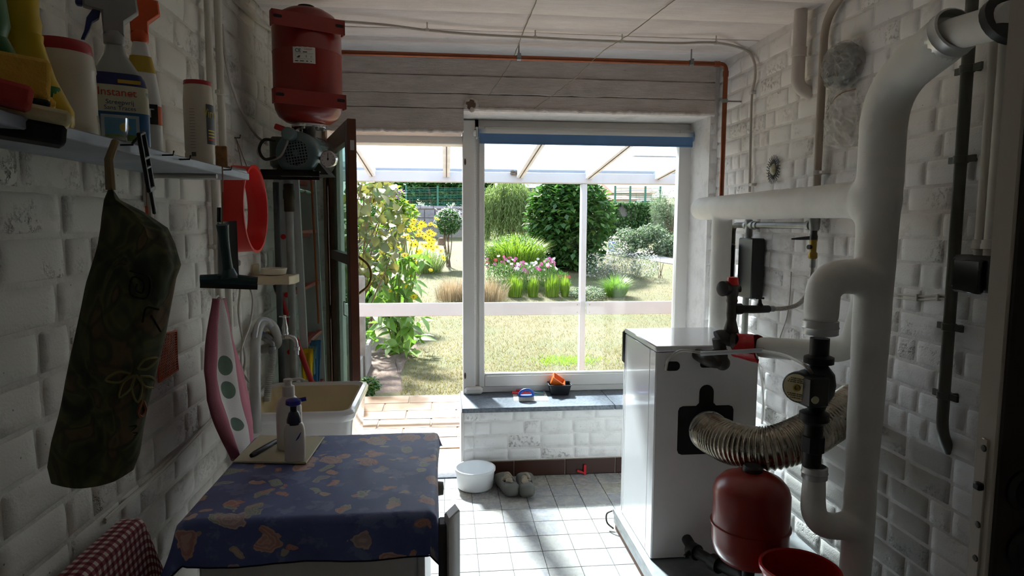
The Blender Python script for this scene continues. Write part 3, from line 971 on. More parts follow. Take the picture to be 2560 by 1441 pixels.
# low plants near the terrace edge and along the fence
def bush(name, label, cat, base, c, rad, n, size, m, seed, geo=SIMPLE, tilt=None, lumps=0, trunk=None, group=None, shell=.75):
    r2 = random.Random(seed)
    t_ = thing(name, label, cat, base, group)
    foliage('foliage', t_, c, rad, n, size, m, r2, geo, tilt, shell, lumps)
    if trunk:
        tops = [V(c) + V((r2.uniform(-.5, .5) * rad[0], r2.uniform(-.5, .5) * rad[1], r2.uniform(-.3, .4) * rad[2])) for k in range(7)]
        stems('stem', t_, base, tops, trunk, M_BARK, r2)
    return t_
def bush_px(name, label, cat, xc, yt, yb, wpx, ybase, n, size, m, seed, Y=None, depth=1, **k):
    b = PG(xc, ybase)
    if Y: b = PY(xc, ybase, Y)
    Y = b.y
    top, bot = PY(xc, yt, Y), PY(xc, yb, Y)
    w = (PY(xc + wpx / 2, yb, Y) - PY(xc - wpx / 2, yb, Y)).length / 2
    c = (top + bot) / 2
    hz = (top.z - bot.z) / 2
    b = V((b.x, b.y, gz(b.y)))
    return bush(name, label, cat, b, c, (w, w * depth, hz), n, size, m, seed, **k)
bush_px('low_herb', 'small bright green herb at the corner of the terrace', 'plant', 918, 942, 990, 62, 990, 420, .045, G_MID, 1, Y=5.95)
bush_px('border_shrub', 'pale green feathery shrub behind the concrete fence posts', 'shrub', 885, 690, 905, 66, 905, 900, .06, G_MID, 2, Y=7.2, trunk=.008)
bush_px('border_shrub', 'tall mixed hedge filling the border behind the climbing vine', 'shrub', 895, 440, 760, 190, 760, 3200, .12, G_MID, 8, Y=12.5, trunk=.03, lumps=14)
bush_px('border_shrub', 'light green bush with purple spikes behind the vine', 'shrub', 985, 465, 640, 110, 640, 1500, .11, G_LIME, 3, Y=11, trunk=.02, lumps=7)
bush_px('border_shrub', 'dense leafy bush behind the yellow sunflowers', 'shrub', 925, 590, 790, 120, 800, 1500, .09, G_MID, 4, Y=9.6, trunk=.015, lumps=6)
t_ = thing('buddleia', 'purple flower spikes rising above the light green bush', 'flower', PY(985, 640, 10.6))
for (x, y) in ((968, 578), (940, 585), (985, 492), (1000, 480), (975, 470)):
    foliage('flower_spike', t_, PY(x, y, 10.6), (.11, .05, .04), 70, .03, G_PUR, rs)
stems('stem', t_, PY(985, 640, 10.6), [PY(x, y, 10.6) for x, y in ((968, 578), (940, 585), (985, 492), (1000, 480))], .008, M_STEM, rs)
hb = bush_px('hibiscus', 'small round shrub with pale blossom on a bare stem', 'shrub', 1121, 520, 588, 66, 606, 1300, .09, G_DARK, 5, Y=17, trunk=.018)
foliage('blossom', hb, PY(1121, 540, 17), (.36, .36, .25), 120, .08, G_WHT, rs)
bl = thing('pampas_grass', 'pale fine leaved grass mound in front of the concrete wall', 'grass', PG(1070, 605))
p = PY(1068, 602, 16); blades('blade', bl, (p.x, p.y, gz(p.y)), .35, 700, .85, .006, G_WILLOW, rs, 1.1)
st = PG(1103, 612)
stp = [(.16, 0), (.13, .04), (.11, .12), (.1, .22), (.02, .24)]
tag(obj('tree_stump', MB().lathe(stp, 12, at((st.x, st.y, gz(st.y)))), M_BARK), 'grey weathered tree stump at the far end of the lawn', 'stump')
for i, (x, y, lab) in enumerate(((1130, 750, 'dry beige grass tuft nearest the sunflowers'), (1180, 752, 'dry beige grass tuft behind the window post'), (1225, 752, 'dry beige grass tuft below the round lime bush'))):
    b = PG(x, y); t_ = thing('dry_grass_tuft', lab, 'grass', b, 'dry grass tufts')
    blades('blade', t_, b, .32, 600, .5, .004, G_DRY, rs, .5)
# weeping willow, hazel, silver tree
wt = thing('weeping_willow', 'pale weeping willow with drooping branches left of the hazel', 'tree', PY(1280, 600, 21))
r2 = random.Random(9)
mb = MB()
for i in range(520):
    a = r2.uniform(0, 2 * PI); q = math.sqrt(r2.random())
    top = PY(1275, 480, 21) + V((math.cos(a) * q * .95, math.sin(a) * q * .9, (.55 * (1 - q * q) - .15) + r2.uniform(-.25, .12)))
    L = r2.uniform(.7, 1.7)
    for k in range(26):
        f = k / 25
        p = top + V((math.cos(a) * .22 * f, math.sin(a) * .22 * f, -L * f)) + V((r2.gauss(0, .03), r2.gauss(0, .03), 0))
        mb.add(NARROW[0], NARROW[1], Matrix.Translation(p) @ rotm(r2, -1.0) @ Matrix.Scale(.16, 4))
obj('foliage', mb, G_WILLOW, wt, False)
stems('trunk', wt, PY(1280, 600, 21), [PY(x, 490, 21) for x in (1250, 1280, 1310)], .06, M_BARK, r2)
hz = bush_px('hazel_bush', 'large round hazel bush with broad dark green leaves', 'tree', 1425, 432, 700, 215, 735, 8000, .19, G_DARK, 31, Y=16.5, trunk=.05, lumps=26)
foliage('lit_foliage', hz, PY(1425, 540, 16.4), (1.08, .9, 1.0), 3000, .2, G_MID, random.Random(32), shell=.95)  # slightly lighter outer leaves; their lit look is put into the green
bush_px('silver_willow', 'grey green tree at the far end of the garden by the window edge', 'tree', 1672, 440, 600, 110, 620, 4200, .13, G_GREY, 33, Y=22, trunk=.06, lumps=12, geo=NARROW)
# lime grass ball and the flower bed in front
t_ = thing('lime_shrub', 'round lime green shrub with upright feathery tips', 'shrub', PG(1290, 690))
p = PY(1288, 690, 14.6)
foliage('foliage', t_, PY(1288, 642, 14.6), (.76, .6, .5), 4200, .06, G_MID, random.Random(35))
blades('tip', t_, (p.x, p.y, PY(1288, 660, 14.6).z), .6, 1500, .72, .008, G_LIME, random.Random(36), .75)
fl5 = MB()
for k in range(6): fl5.add([(0, 0, 0), (.7, .3, .05), (1, 0, 0), (.7, -.3, .05)], [(0, 1, 2, 3)], Matrix.Rotation(2 * PI * k / 6, 4, 'Z'))
FL = {}
for nm, m_ in (('white', G_WHT), ('pink', G_PNK), ('red', G_RED)):
    me = fl5.mesh('flower_head', False); me.materials.append(m_); FL[nm] = me
def cosmos(label, x0, x1, yb, yt, n, cols, seed, Y=13.2):
    r2 = random.Random(seed)
    b = PY((x0 + x1) / 2, yb, Y)
    t_ = thing('cosmos_clump', label, 'flower', (b.x, b.y, gz(b.y)), 'cosmos clumps in the round bed')
    tops = []
    for i in range(n):
        q = PY(r2.uniform(x0, x1), r2.uniform(yt, (yt * 2 + yb) / 3), Y + r2.uniform(-.5, .5)); tops.append(q)
        o = link('flower_head', FL[r2.choice(cols)], None, t_)
        o.matrix_basis = at(q, (r2.gauss(0, .5), -.7, r2.gauss(.6, .4))) @ Matrix.Scale(r2.uniform(.03, .048), 4)
    mb = MB()
    for q in tops:
        s0 = V((b.x + (q.x - b.x) * .6 + r2.gauss(0, .05), q.y, gz(q.y)))
        mb.tube([s0, (s0 + q) / 2 + V((r2.gauss(0, .03), 0, 0)), q], .004, 4)
    obj('stem', mb, M_STEM, t_)
    foliage('foliage', t_, (b.x, b.y, (gz(b.y) + tops[0].z) / 2), ((x1 - x0) / 2 * Y / F_PX, .4, .3), 900, .07, G_MID, r2, NARROW, .9)
cosmos('white cosmos flowers in the middle of the bed', 1285, 1345, 735, 655, 34, ['white', 'white', 'white', 'pink'], 41)
cosmos('pink cosmos flowers right of the white ones', 1340, 1392, 735, 645, 34, ['pink', 'pink', 'white'], 42)
cosmos('deep pink cosmos scattered beside the lime shrub', 1214, 1290, 730, 640, 20, ['pink', 'red', 'pink', 'white'], 43)
cosmos('low red flowers at the right end of the cosmos', 1385, 1425, 735, 690, 14, ['red'], 44)
for i, (x, w, yt, lab) in enumerate(((1287, 44, 690, 'lime feathery plant below the white cosmos'), (1332, 30, 695, 'lime feathery plant in the middle of the bed front'), (1380, 40, 688, 'lime feathery plant below the pink cosmos'), (1412, 22, 694, 'narrow lime plant beside the red flowers'))):
    b = PY(x, 748, 12.7); b.z = gz(b.y); t_ = thing('feathery_plant', lab, 'plant', b, 'lime plants along the bed front')
    blades('blade', t_, b, w / 2 * 12.7 / F_PX * .8, 500, (748 - yt) * 12.7 / F_PX * 1.0, .006, G_LIME, rs, .22)
bush_px('edging_mound', 'dull brown green mound at the bed edge behind the terrace post', 'shrub', 1470, 715, 752, 90, 752, 1300, .05, G_GREY, 45, Y=12.6)
t_ = thing('fescue', 'fresh green fountain grass right of the terrace post', 'grass', PG(1540, 748))
b = PY(1538, 748, 12.7); b.z = gz(b.y); blades('blade', t_, b, .2, 900, .5, .005, G_SUN, rs, .9)
for i, (x, yb, w, lab) in enumerate(((1490, 712, 80, 'white gaura nearest the terrace post'), (1560, 705, 90, 'widest white gaura in the bed beyond the lawn'), (1610, 700, 70, 'white gaura beside the dead stalks'), (1530, 660, 80, 'white gaura in front of the blue drum'))):
    r2 = random.Random(60 + i)
    b = PY(x, yb, 15 + (i == 3) * 2); zt = b.z; b.z = gz(b.y)
    t_ = thing('gaura', lab, 'flower', b, 'white gaura in the bed')
    rx = w / 2 * b.y / F_PX
    foliage('foliage', t_, (b.x, b.y, zt + .28), (rx, .5, .3), 800, .07, G_GREY, r2, NARROW, .9)
    foliage('blossom', t_, (b.x, b.y, zt + .42), (rx * 1.05, .5, .34), 420, .045, G_WHT, r2)
t_ = thing('dead_stalks', 'bare brown stalks standing at the end of the flower bed', 'plant', PG(1650, 695))
stems('stem', t_, PG(1650, 695), [PY(x, y, PG(1650, 695).y) for x, y in ((1638, 645), (1650, 640), (1661, 648), (1645, 655), (1657, 660))], .008, M_BARK, rs, .05)
for i, (x, w, yt, lab) in enumerate(((1575, 75, 570, 'rose bush nearest the blue drum'), (1630, 80, 560, 'rose bush in front of the ivy wall'), (1680, 60, 580, 'rose bush below the silver tree'))):
    bush_px('rose_bush', lab, 'shrub', x, yt, 668, w + 30, 655, 2200, .10, G_GREY, 70 + i, Y=19.5, trunk=.02, lumps=16, group='rose bushes')
# far end: walls, fences, houses
def wall_px(name, label, x0, x1, yt, yb, Y, th, m, cat='wall'):
    a, b = PY(x0, yt, Y), PY(x1, yb, Y)
    return tag(obj(name, MB().box((a.x, Y, gz(Y) - .3), (b.x, Y + th, a.z)), m, None, False), label, cat)
garden_wall = wall_px('garden_wall', 'low grey concrete block wall under the green mesh fence', 985, 1215, 519, 590, 25, .2, M_CONC)
cp = PY(985, 519, 25); cq = PY(1215, 519, 25)
n = 7
for i in range(n):
    xa = cp.x + (cq.x - cp.x) * i / n; xb = cp.x + (cq.x - cp.x) * (i + 1) / n - .02
    obj('coping_stone', MB().box((xa, 24.95, cp.z - .04), (xb, 25.25, cp.z + .06), bev=.01), mat('pale_concrete', '#85838a', .9), garden_wall, False)
for k in range(2):
    for i in range(9):
        xa = cp.x + (cq.x - cp.x) * i / 9; xb = cp.x + (cq.x - cp.x) * (i + 1) / 9 - .03
        obj('block', MB().box((xa, 24.95, cp.z - .06 - .32 * (k + 1)), (xb, 25.02, cp.z - .08 - .32 * k), bev=.01), mat('dark_concrete_block', '#6f6f75', .95, var=.25, vs=5), garden_wall, False)
M_GRN = mat('green_fence_paint', '#1f5a4a', .5)
def mesh_fence(label, x0, x1, yt, yb, Y, nposts, rows):
    a, b = PY(x0, yt, Y), PY(x1, yb, Y)
    t_ = thing('mesh_fence', label, 'fence', (a.x, Y, b.z))
    for i in range(nposts):
        x = a.x + (b.x - a.x) * i / (nposts - 1)
        obj('post', MB().box((x - .035, Y - .035, b.z - .1), (x + .035, Y + .035, a.z + .05)), M_GRN, t_, False)
    for i in range(nposts - 1):
        xa = a.x + (b.x - a.x) * i / (nposts - 1); xb = a.x + (b.x - a.x) * (i + 1) / (nposts - 1)
        mb = MB()
        for r in range(rows):
            z = b.z + (a.z - b.z) * (r + .5) / rows
            mb.box((xa, Y - .008, z - .009), (xb, Y + .008, z + .009))
        k = int((xb - xa) / .25)
        for q in range(k): mb.box((xa + q * .25 - .003, Y - .004, b.z), (xa + q * .25 + .003, Y + .004, a.z))
        obj('wire_panel', mb, M_GRN, t_, False)
mesh_fence('green wire mesh fence above the concrete wall', 1015, 1250, 467, 517, 25.4, 4, 12)
mesh_fence('green wire mesh fence above the ivy wall', 1538, 1650, 468, 506, 25.4, 4, 8)
iw = wall_px('ivy_wall', 'garden wall overgrown with dark ivy', 1500, 1720, 510, 590, 24.6, .3, M_CONC)
r2 = random.Random(80)
mb = MB()
a, b = PY(1500, 508, 24.5), PY(1628, 590, 24.5)
for i in range(5200):
    x = r2.uniform(a.x, b.x); z = r2.uniform(b.z - .4, a.z + .06)
    if nz(x * 1.4, z * 1.4, 3) > .38: continue
    mb.add(SIMPLE[0], SIMPLE[1], Matrix.Translation((x, 24.52 + r2.uniform(-.12, .05), z)) @ rotm(r2, -.9) @ Matrix.Scale(.13, 4))
obj('ivy', mb, G_DARK, iw, False, kind='stuff')
dr = PY(1531, 626, 20.5); hD = .2
tg = thing('blue_drum', 'bright blue plastic drum lying beyond the lawn', 'drum', (dr.x, dr.y, gz(dr.y)))
obj('body', MB().lathe([(.02, 0), (.13, .0), (.14, .03), (.135, .12), (.142, .14), (.135, .16), (.14, .27), (.12, .3), (.02, .3)], 16, at((dr.x, dr.y, gz(dr.y)))), mat('blue_plastic', '#1450b8', .4), tg)
obj('lid', MB().lathe([(.1, .3), (.1, .32), (.001, .325)], 16, at((dr.x, dr.y, gz(dr.y)))), mat('blue_plastic', '#1450b8', .4), tg)
pa = [PG(x, y) for x, y in ((1500, 628), (1560, 622), (1640, 640), (1720, 655), (1720, 668), (1640, 655), (1560, 636), (1500, 638))]
mb = MB().add([(p.x, p.y, p.z + .02) for p in pa] + [(p.x, p.y, p.z - .05) for p in pa], [tuple(range(8))] + [(k, k + 8, (k + 1) % 8 + 8, (k + 1) % 8) for k in range(8)])
struct('path', mb, mat('grey_paving', '#8f8d90', .9), False)
for i, (x, w, lab) in enumerate(((1010, 120, 'dark conifer hedge behind the mesh fence beside the gable'), (1090, 120, 'dark tree behind the middle of the mesh fence'), (1180, 130, 'dark tree behind the mesh fence by the window post'), (1260, 110, 'dark tree behind the weeping willow'))):
    bush_px('far_tree', lab, 'tree', x, 425, 520, w, 560, 2600, .3, G_DARK, 90 + i, Y=31, trunk=.1, lumps=10, group='trees behind the mesh fence')
def house(label, x0, x1, yt, ye, Y, wall, roof):
    a, b = PY(x0, yt, Y), PY(x1, ye, Y)
    t_ = thing('house', label, 'house', ((a.x + b.x) / 2, Y, gz(20)))
    obj('wall', MB().box((a.x + .3, Y, gz(20) - 1), (b.x - .3, Y + 6, b.z)), wall, t_, False)
    mb = MB(); vs = [(a.x, Y - .4, b.z), (b.x, Y - .4, b.z), (b.x, Y + 3, a.z), (a.x, Y + 3, a.z), (a.x, Y + 6.4, b.z), (b.x, Y + 6.4, b.z)]
    obj('roof', mb.add(vs, [(0, 1, 2, 3), (3, 2, 5, 4), (0, 3, 4), (1, 5, 2), (0, 4, 5, 1)]), roof, t_, False)
    for k in range(3):
        x = a.x + (b.x - a.x) * (k + .6) / 3.4
        wd = obj('window', MB().box((x - .4, Y - .04, b.z - 1.5), (x + .4, Y + .02, b.z - .5)), mat('white_pvc', '#e0e0e0', .4), t_, False)
        obj('pane', MB().box((x - .33, Y - .05, b.z - 1.43), (x + .33, Y - .03, b.z - .57)), mat('dark_window', '#2a3238', .2), wd, False)
house('far house with a reddish tiled roof right of the hazel', 1530, 1640, 452, 484, 50, mat('pale_render', '#cfc6bd', .9), mat('clay_roof', '#9a6a5c', .9))
house('low far house with a pink roof behind the ivy wall', 1543, 1598, 484, 500, 40, mat('pale_render', '#cfc6bd', .9), mat('pink_roof', '#b08078', .9))
house('far house with a slate gable beside the left trees', 985, 1040, 452, 482, 45, mat('brick_far', '#9a7a6c', .9), mat('slate_roof', '#5d626a', .9))
house('white far building behind the hazel top', 1300, 1460, 425, 452, 48, mat('white_render', '#d8d8d8', .9), mat('slate_roof', '#5d626a', .9))
lp = PY(1241, 520, 27)
lpt = thing('lamp_post', 'slim pale lamp post behind the willow', 'lamp post', (lp.x, lp.y, gz(25)))
obj('pole', MB().tube([(lp.x, lp.y, gz(25) - .2), (lp.x, lp.y, 4.2)], .07, 8), M_WHITE, lpt)
obj('head', MB().box((lp.x - .5, lp.y - .1, 4.15), (lp.x + .1, lp.y + .1, 4.28), bev=.03), M_WHITE, lpt)
# ------------------------------------------------------------------ boiler corner
M_BOILER = mat('white_boiler_enamel', '#e9e9ea', .16, var=.02, coat=.4)
M_BOILERBACK = mat('grey_white_sheet', '#ebeaea', .38, var=.04)
bx0, bx1, by0, by1, bz0, bz1 = .85, 1.29, 2.525, 2.99, .10, 1.01
pl = thing('boiler_plinth', 'galvanised tray plinth with a brown wooden foot under the boiler', 'plinth', (1.2, 2.4, 0))
obj('tray', MB().box((.822, 1.62, .03), (1.585, 3.02, .098), bev=.004), M_STEEL, pl)
obj('foot_strip', MB().box((.828, 1.62, .001), (1.58, 3.01, .03), bev=.002), mat('brown_board', '#6b4a34', .7), pl)
obj('lip', MB().box((.818, 1.62, .075), (.826, 3.024, .1), bev=.002), M_STEEL, pl)
bo = thing('boiler', 'white floor standing boiler with a flue opening painted black on its back', 'boiler', (1.07, 2.75, bz0))
obj('body', MB().box((bx0 + .004, by0 + .004, bz0), (bx1, by1 - .012, .984), bev=.004), M_BOILER, bo)
obj('lid', MB().box((bx0 - .002, by0 - .003, .987), (bx1 + .002, by1 - .004, bz1), bev=.004), M_BOILER, bo)
ya, yb = PX(1563, 1000, bx0).y, PX(1622, 1000, bx0).y
for a, b in ((by0 + .003, yb - .0015), (yb + .0015, ya - .0015), (ya + .0015, by1 - .014)):
    obj('side_panel', MB().box((bx0, a, bz0 + .002), (bx0 + .01, b, .984), bev=.002), M_BOILER, bo)
obj('front_panel', MB().box((bx0, by1 - .01, bz0), (bx1, by1 + .012, .975), bev=.006), M_BOILER, bo)
obj('control_panel', MB().box((bx0 - .008, by1 - .012, .84), (bx1 - .01, by1 + .022, 1.0), bev=.01), M_BLACK, bo)
obj('back_panel', MB().box((bx0 + .003, by0, bz0 + .004), (bx1 - .002, by0 + .008, .983), bev=.002), M_BOILERBACK, bo)
TY = lambda y: Matrix(((1, 0, 0, 0), (0, 0, -1, y), (0, 1, 0, 0), (0, 0, 0, 1)))   # prism in XZ, extruded towards the camera
def rrect(x0, z0, x1, z1, r, n=5):
    o = []
    for cx, cz, a0 in ((x1 - r, z1 - r, 0), (x0 + r, z1 - r, PI / 2), (x0 + r, z0 + r, PI), (x1 - r, z0 + r, 1.5 * PI)):
        for i in range(n + 1): a = a0 + PI / 2 * i / n; o.append((cx + r * math.cos(a), cz + r * math.sin(a)))
    return o
q = lambda x, y: PY(x, y, by0)
a, b = q(1692, 1138), q(1834, 1013)
c0, c1 = q(1747, 1020), q(1785, 962)
blk = mat('painted_hole_black', '#050606', .7, var=0)  # black plates paint the darkness inside the holes; nothing is cut
key = []
key += [(b.x - .02 + .02 * math.sin(t_), b.z - .02 + .02 * math.cos(t_)) for t_ in (PI / 2, PI / 4, 0)]
key += [(c1.x + .012, b.z), (c1.x, b.z + .012)]
hm = (c1.x - c0.x) / 2
key += [(c0.x + hm + hm * math.cos(t_), c1.z - hm + hm * math.sin(t_)) for t_ in [PI * i / 8 for i in range(9)]]
key += [(c0.x, b.z + .012), (c0.x - .012, b.z)]
key += [(a.x + .02 + .02 * math.cos(t_), b.z - .02 + .02 * math.sin(t_)) for t_ in (PI / 2, .75 * PI, PI)]
key += [(a.x + .02 + .02 * math.cos(t_), a.z + .02 + .02 * math.sin(t_)) for t_ in (PI, 1.25 * PI, 1.5 * PI)]
key += [(b.x - .02 + .02 * math.cos(t_), a.z + .02 + .02 * math.sin(t_)) for t_ in (1.5 * PI, 1.75 * PI, 2 * PI)]
mb = MB(); n = len(key)
mb.add([(p[0], by0 - .0012, p[1]) for p in key] + [(p[0], by0 + .004, p[1]) for p in key], [tuple(range(n))] + [(k, (k + 1) % n, (k + 1) % n + n, k + n) for k in range(n)])
obj('flue_opening_black', mb, blk, bo, False)
a, b = q(1661, 928), q(1700, 904)
obj('cable_slot_black', MB().prism(rrect(a.x, a.z, b.x, b.z, .018), -.004, .0015, TY(by0)), blk, bo, False)
a, b = q(1750, 920), q(1800, 880)
obj('pipe_slot_black', MB().prism(rrect(a.x, a.z, b.x, b.z, .012), -.004, .0015, TY(by0)), blk, bo, False)
# cable loop beside the plinth
lc = spline([(.815, 3.02, .09), (.79, 3.03, .07), (.79, 3.02, .03), (.815, 2.99, .012)], 6)
tag(obj('cable_loop', MB().tube(lc, .004, 6), mat('dark_cable', '#3a3633', .6)), 'short dark cable looping out behind the boiler plinth', 'cable')
# corrugated flue
t = NT('corrugated_aluminium'); c = t.coords(False)
t.bsdf(t.mix(t.step(t.noise(c, 16, 4), .35, .7), hx('#b3aa9a'), hx('#8d8374')), t.math('MULTIPLY_ADD', t.noise(c, 30, 3), .2, .16), 1.0); M_FLEX = t.m
fp = [PY(*k) for k in ((1772, 1078, 2.515), (1788, 1090, 2.42), (1840, 1112, 2.29), (1920, 1122, 2.2), (2000, 1098, 2.2), (2075, 1054, 2.26), (2140, 1008, 2.345))]
path = spline(fp, 75)
L = [0]
for u, v in zip(path, path[1:]): L.append(L[-1] + (v - u).length)
rad = [.078 + .0036 * math.sin(l / .0155 * 2 * PI) + .0018 * nz(l * 9, 2) for l in L]
flu = thing('flue_hose', 'corrugated aluminium flue hose curving from the boiler into the wall', 'hose', fp[0])
obj('hose', MB().tube(path, rad, 28, caps=False), M_FLEX, flu, True, 75)
k0 = path[10]; T0 = (path[14] - path[6]).normalized()
obj('clamp', MB().lathe([(.08, -.018), (.0835, -.014), (.0835, .014), (.08, .018)], 28, at(k0, T0), caps=False), M_ALU, flu)
obj('clamp_screw', MB().box((-.018, -.006, 0), (.018, .006, .014), at(k0 + V((0, -.04, .075)), (0, -.4, 1), T0), bev=.003), M_STEEL, flu)
obj('clamp_tail', MB().tube(spline([k0 + V((-.03, -.045, .07)), k0 + V((-.07, -.05, .06)), k0 + V((-.1, -.04, .02))], 5), .004, 6), M_STEEL, flu)
# red expansion vessel
ev = PY(1876, 1300, 2.11)
ez0, ez1 = PY(1876, 1412, 2.11).z, PY(1876, 1184, 2.09).z
er = .131
vs = thing('expansion_vessel', 'red steel expansion vessel below the flue hose', 'vessel', (ev.x, ev.y, ez0))
h = ez1 - ez0
pr = [(.02, 0), (.066, .006), (.104, .025), (.123, .055), (er, .09), (er, h * .44)]
obj('lower_shell', MB().lathe(pr, 40, at((ev.x, ev.y, ez0))), M_RED, vs)
pr = [(er, h * .44), (er, h - .075), (er - .008, h - .05), (er - .03, h - .026), (er - .065, h - .01), (.03, h), (.001, h)]
obj('upper_shell', MB().lathe(pr, 40, at((ev.x, ev.y, ez0))), M_RED, vs)
obj('seam_ring', MB().lathe([(er - .001, h * .43), (er + .006, h * .435), (er + .006, h * .45), (er - .001, h * .455)], 40, at((ev.x, ev.y, ez0)), caps=False), M_RED, vs)
obj('cap', MB().lathe([(.03, h - .004), (.034, h + .002), (.034, h + .014), (.028, h + .02), (.001, h + .02)], 20, at((ev.x, ev.y, ez0))), M_BLACK, vs)
fit = thing('vessel_pipe', 'black iron pipe and drain valve on the plinth below the red vessel', 'pipe', (1.02, 2.3, .1))
pp = [PY(1735, 1378, 2.42), PY(1790, 1410, 2.3), PY(1850, 1438, 2.2)]
obj('pipe', MB().tube([V((pp[0].x, 2.5, pp[0].z + .01)), pp[0], pp[1], pp[2], V((ev.x, ev.y, pp[2].z)), V((ev.x, ev.y, ez0 + .004))], .022, 12), M_IRONBLACK, fit)
for k, p in enumerate(pp[:2]):
    obj('collar', MB().lathe([(.024, -.022), (.032, -.02), (.032, .02), (.024, .022)], 14, at(p, pp[1] - pp[0])), M_IRONBLACK, fit)
obj('support', MB().tube([V((ev.x, ev.y, .0985)), V((ev.x, ev.y, ez0))], .02, 10), M_IRONBLACK, fit)
ta = PY(1722, 1378, 2.42)
obj('drain_tap', MB().tube([pp[0], ta + V((-.01, -.02, 0)), ta + V((-.03, -.03, -.005))], [.014, .01, .006], 10), M_IRONBLACK, fit)
# red bin at the lower edge
rb = PY(2000, 1418, 1.86)
rt = thing('red_bin', 'red plastic bin standing on the plinth by the white riser pipe', 'bin', (rb.x, rb.y, .1))
R0 = .117; Hb = rb.z - .1
M_BIN = mat('glossy_red_plastic', '#b3130f', .3, var=.03)
obj('body', MB().lathe([(.001, .004), (R0 * .7, 0), (R0 * .78, .02), (R0 * .97, Hb - .02), (R0, Hb), (R0 - .004, Hb), (R0 * .74, .03), (.001, .02)], 36, at((rb.x, rb.y, .098)), caps=False), M_BIN, rt)
obj('rim', MB().lathe([(R0 - .003, Hb - .012), (R0 + .006, Hb - .01), (R0 + .006, Hb + .002), (R0, Hb + .005), (R0 - .004, Hb)], 36, at((rb.x, rb.y, .098)), caps=False), M_BIN, rt)
# ------------------------------------------------------------------ insulated white pipes
ip = thing('insulated_pipe_run', 'thick bandaged white heating riser with branches along the brick wall', 'pipe', (1.38, 1.97, 0))
xr = 1.375
U = lambda x, y: PX(x, y, xr)
yR = U(2185, 700).y
rs = random.Random(2)
SKIN = MB()
def wrapped(name, pts, r0, r1, fr=.12, seg=22):
    p = fillet(pts, fr, 10)
    out = [p[0]]
    for a_, b_ in zip(p, p[1:]):
        k = max(1, int((b_ - a_).length / .012))
        for i in range(1, k + 1): out.append(a_.lerp(b_, i / k))
    n = len(out)
    rr = [(r0 + (r1 - r0) * i / (n - 1)) * (1 + .03 * nz(i * .09, len(name) * 3.3, r0 * 50) + .025 * nz(i * .33, 7, r1 * 90)) for i in range(n)]
    SKIN.tube(out, rr, seg)
zb0_ = U(2130, 480).z
pA, pB = U(2300, 150), U(2375, 88)
ptop = V((xr, yR, pA.z + (pB.z - pA.z) / (pB.y - pA.y) * (yR - pA.y)))
wrapped('riser', [pB, ptop, V((xr, yR, zb0_))], .068, .068, .2)
wrapped('riser_middle', [V((xr, yR, zb0_ + .02)), V((xr, yR, 1.2)), V((xr - .004, yR, .8))], .064, .052, .2)
wrapped('riser_foot', [V((xr - .004, yR, .86)), V((xr - .004, yR, .45)), V((xr - .012, yR, .1))], .052, .047, .1)
zb = U(2130, 500).z
pe = V((xr, U(1752, 522).y, zb))
wrapped('upper_branch', [V((xr, yR, zb)), pe], .062, .06)
SKIN.sphere(pe, .0595, 20, 12, (1, .5, 1))
dn = V((xr, PX(1800, 700, xr).y, zb))
wrapped('drop_pipe', [dn, V((xr, dn.y, .55))], .05, .05)
# tee bulge
SKIN.sphere((xr, yR + .02, zb - .005), .072, 24, 14, (1, 1.3, 1.4))
# upper elbow to the pump
yp = yR - .01
E1 = PY(2052, 805, yp); E2 = PY(2160, 690, yp)
wrapped('pump_elbow', [V((xr, yp, E2.z - .005)), V((E1.x, yp, E2.z)), E1], .058, .052, .13)
F1 = PY(2036, 1190, yp); F2 = PY(2160, 1312, yp)
wrapped('return_elbow', [F1, V((F1.x, yp, F2.z)), V((xr, yp, F2.z - .004))], .036, .048, .12)
# lower branch to the boiler
G0, G1, G2 = PY(1893, 868, 2.33), PY(2040, 878, 2.2), PY(2120, 825, 2.12)
wrapped('boiler_branch', [G0, G1, V((xr + .04, G2.y - .01, G1.z + .02)), V((xr + .05, yR + .1, 1.25)), V((xr + .05, yR + .1, zb))], .040, .05, .09)
sk_ = obj('bandaged_run', SKIN, M_WRAP, ip)
md_ = sk_.modifiers.new('remesh', 'REMESH'); md_.mode = 'VOXEL'; md_.voxel_size = .0075; md_.use_smooth_shade = True
md_ = sk_.modifiers.new('smooth', 'SMOOTH'); md_.factor = .5; md_.iterations = 16
# metal end collars
def collar(p, ax, r, l, parent=ip):
    obj('end_collar', MB().lathe([(r - .006, -l), (r, -l + .003), (r, -.004), (r + .002, 0), (r, .004), (r, l - .003), (r - .006, l)], 26, at(p, ax), caps=False), M_ALU, parent)
collar(E1 + V((0, 0, -.018)), (0, 0, 1), .054, .024)
collar(F1 + V((0, 0, .012)), (0, 0, 1), .04, .022)
tdir = (pB - ptop).normalized()
collar(pB + tdir * .0, tdir, .066, .03)
# thinner pipe towards the camera with a black flange
tp2 = U(2515, 50)
obj('bare_pipe', MB().tube([pB, tp2 + (tp2 - pB) * .1], .043, 20), M_WRAP, ip)
obj('flange', MB().lathe([(.03, -.012), (.064, -.01), (.064, .01), (.03, .012)], 22, at(tp2, tdir)), M_BLACK, ip)
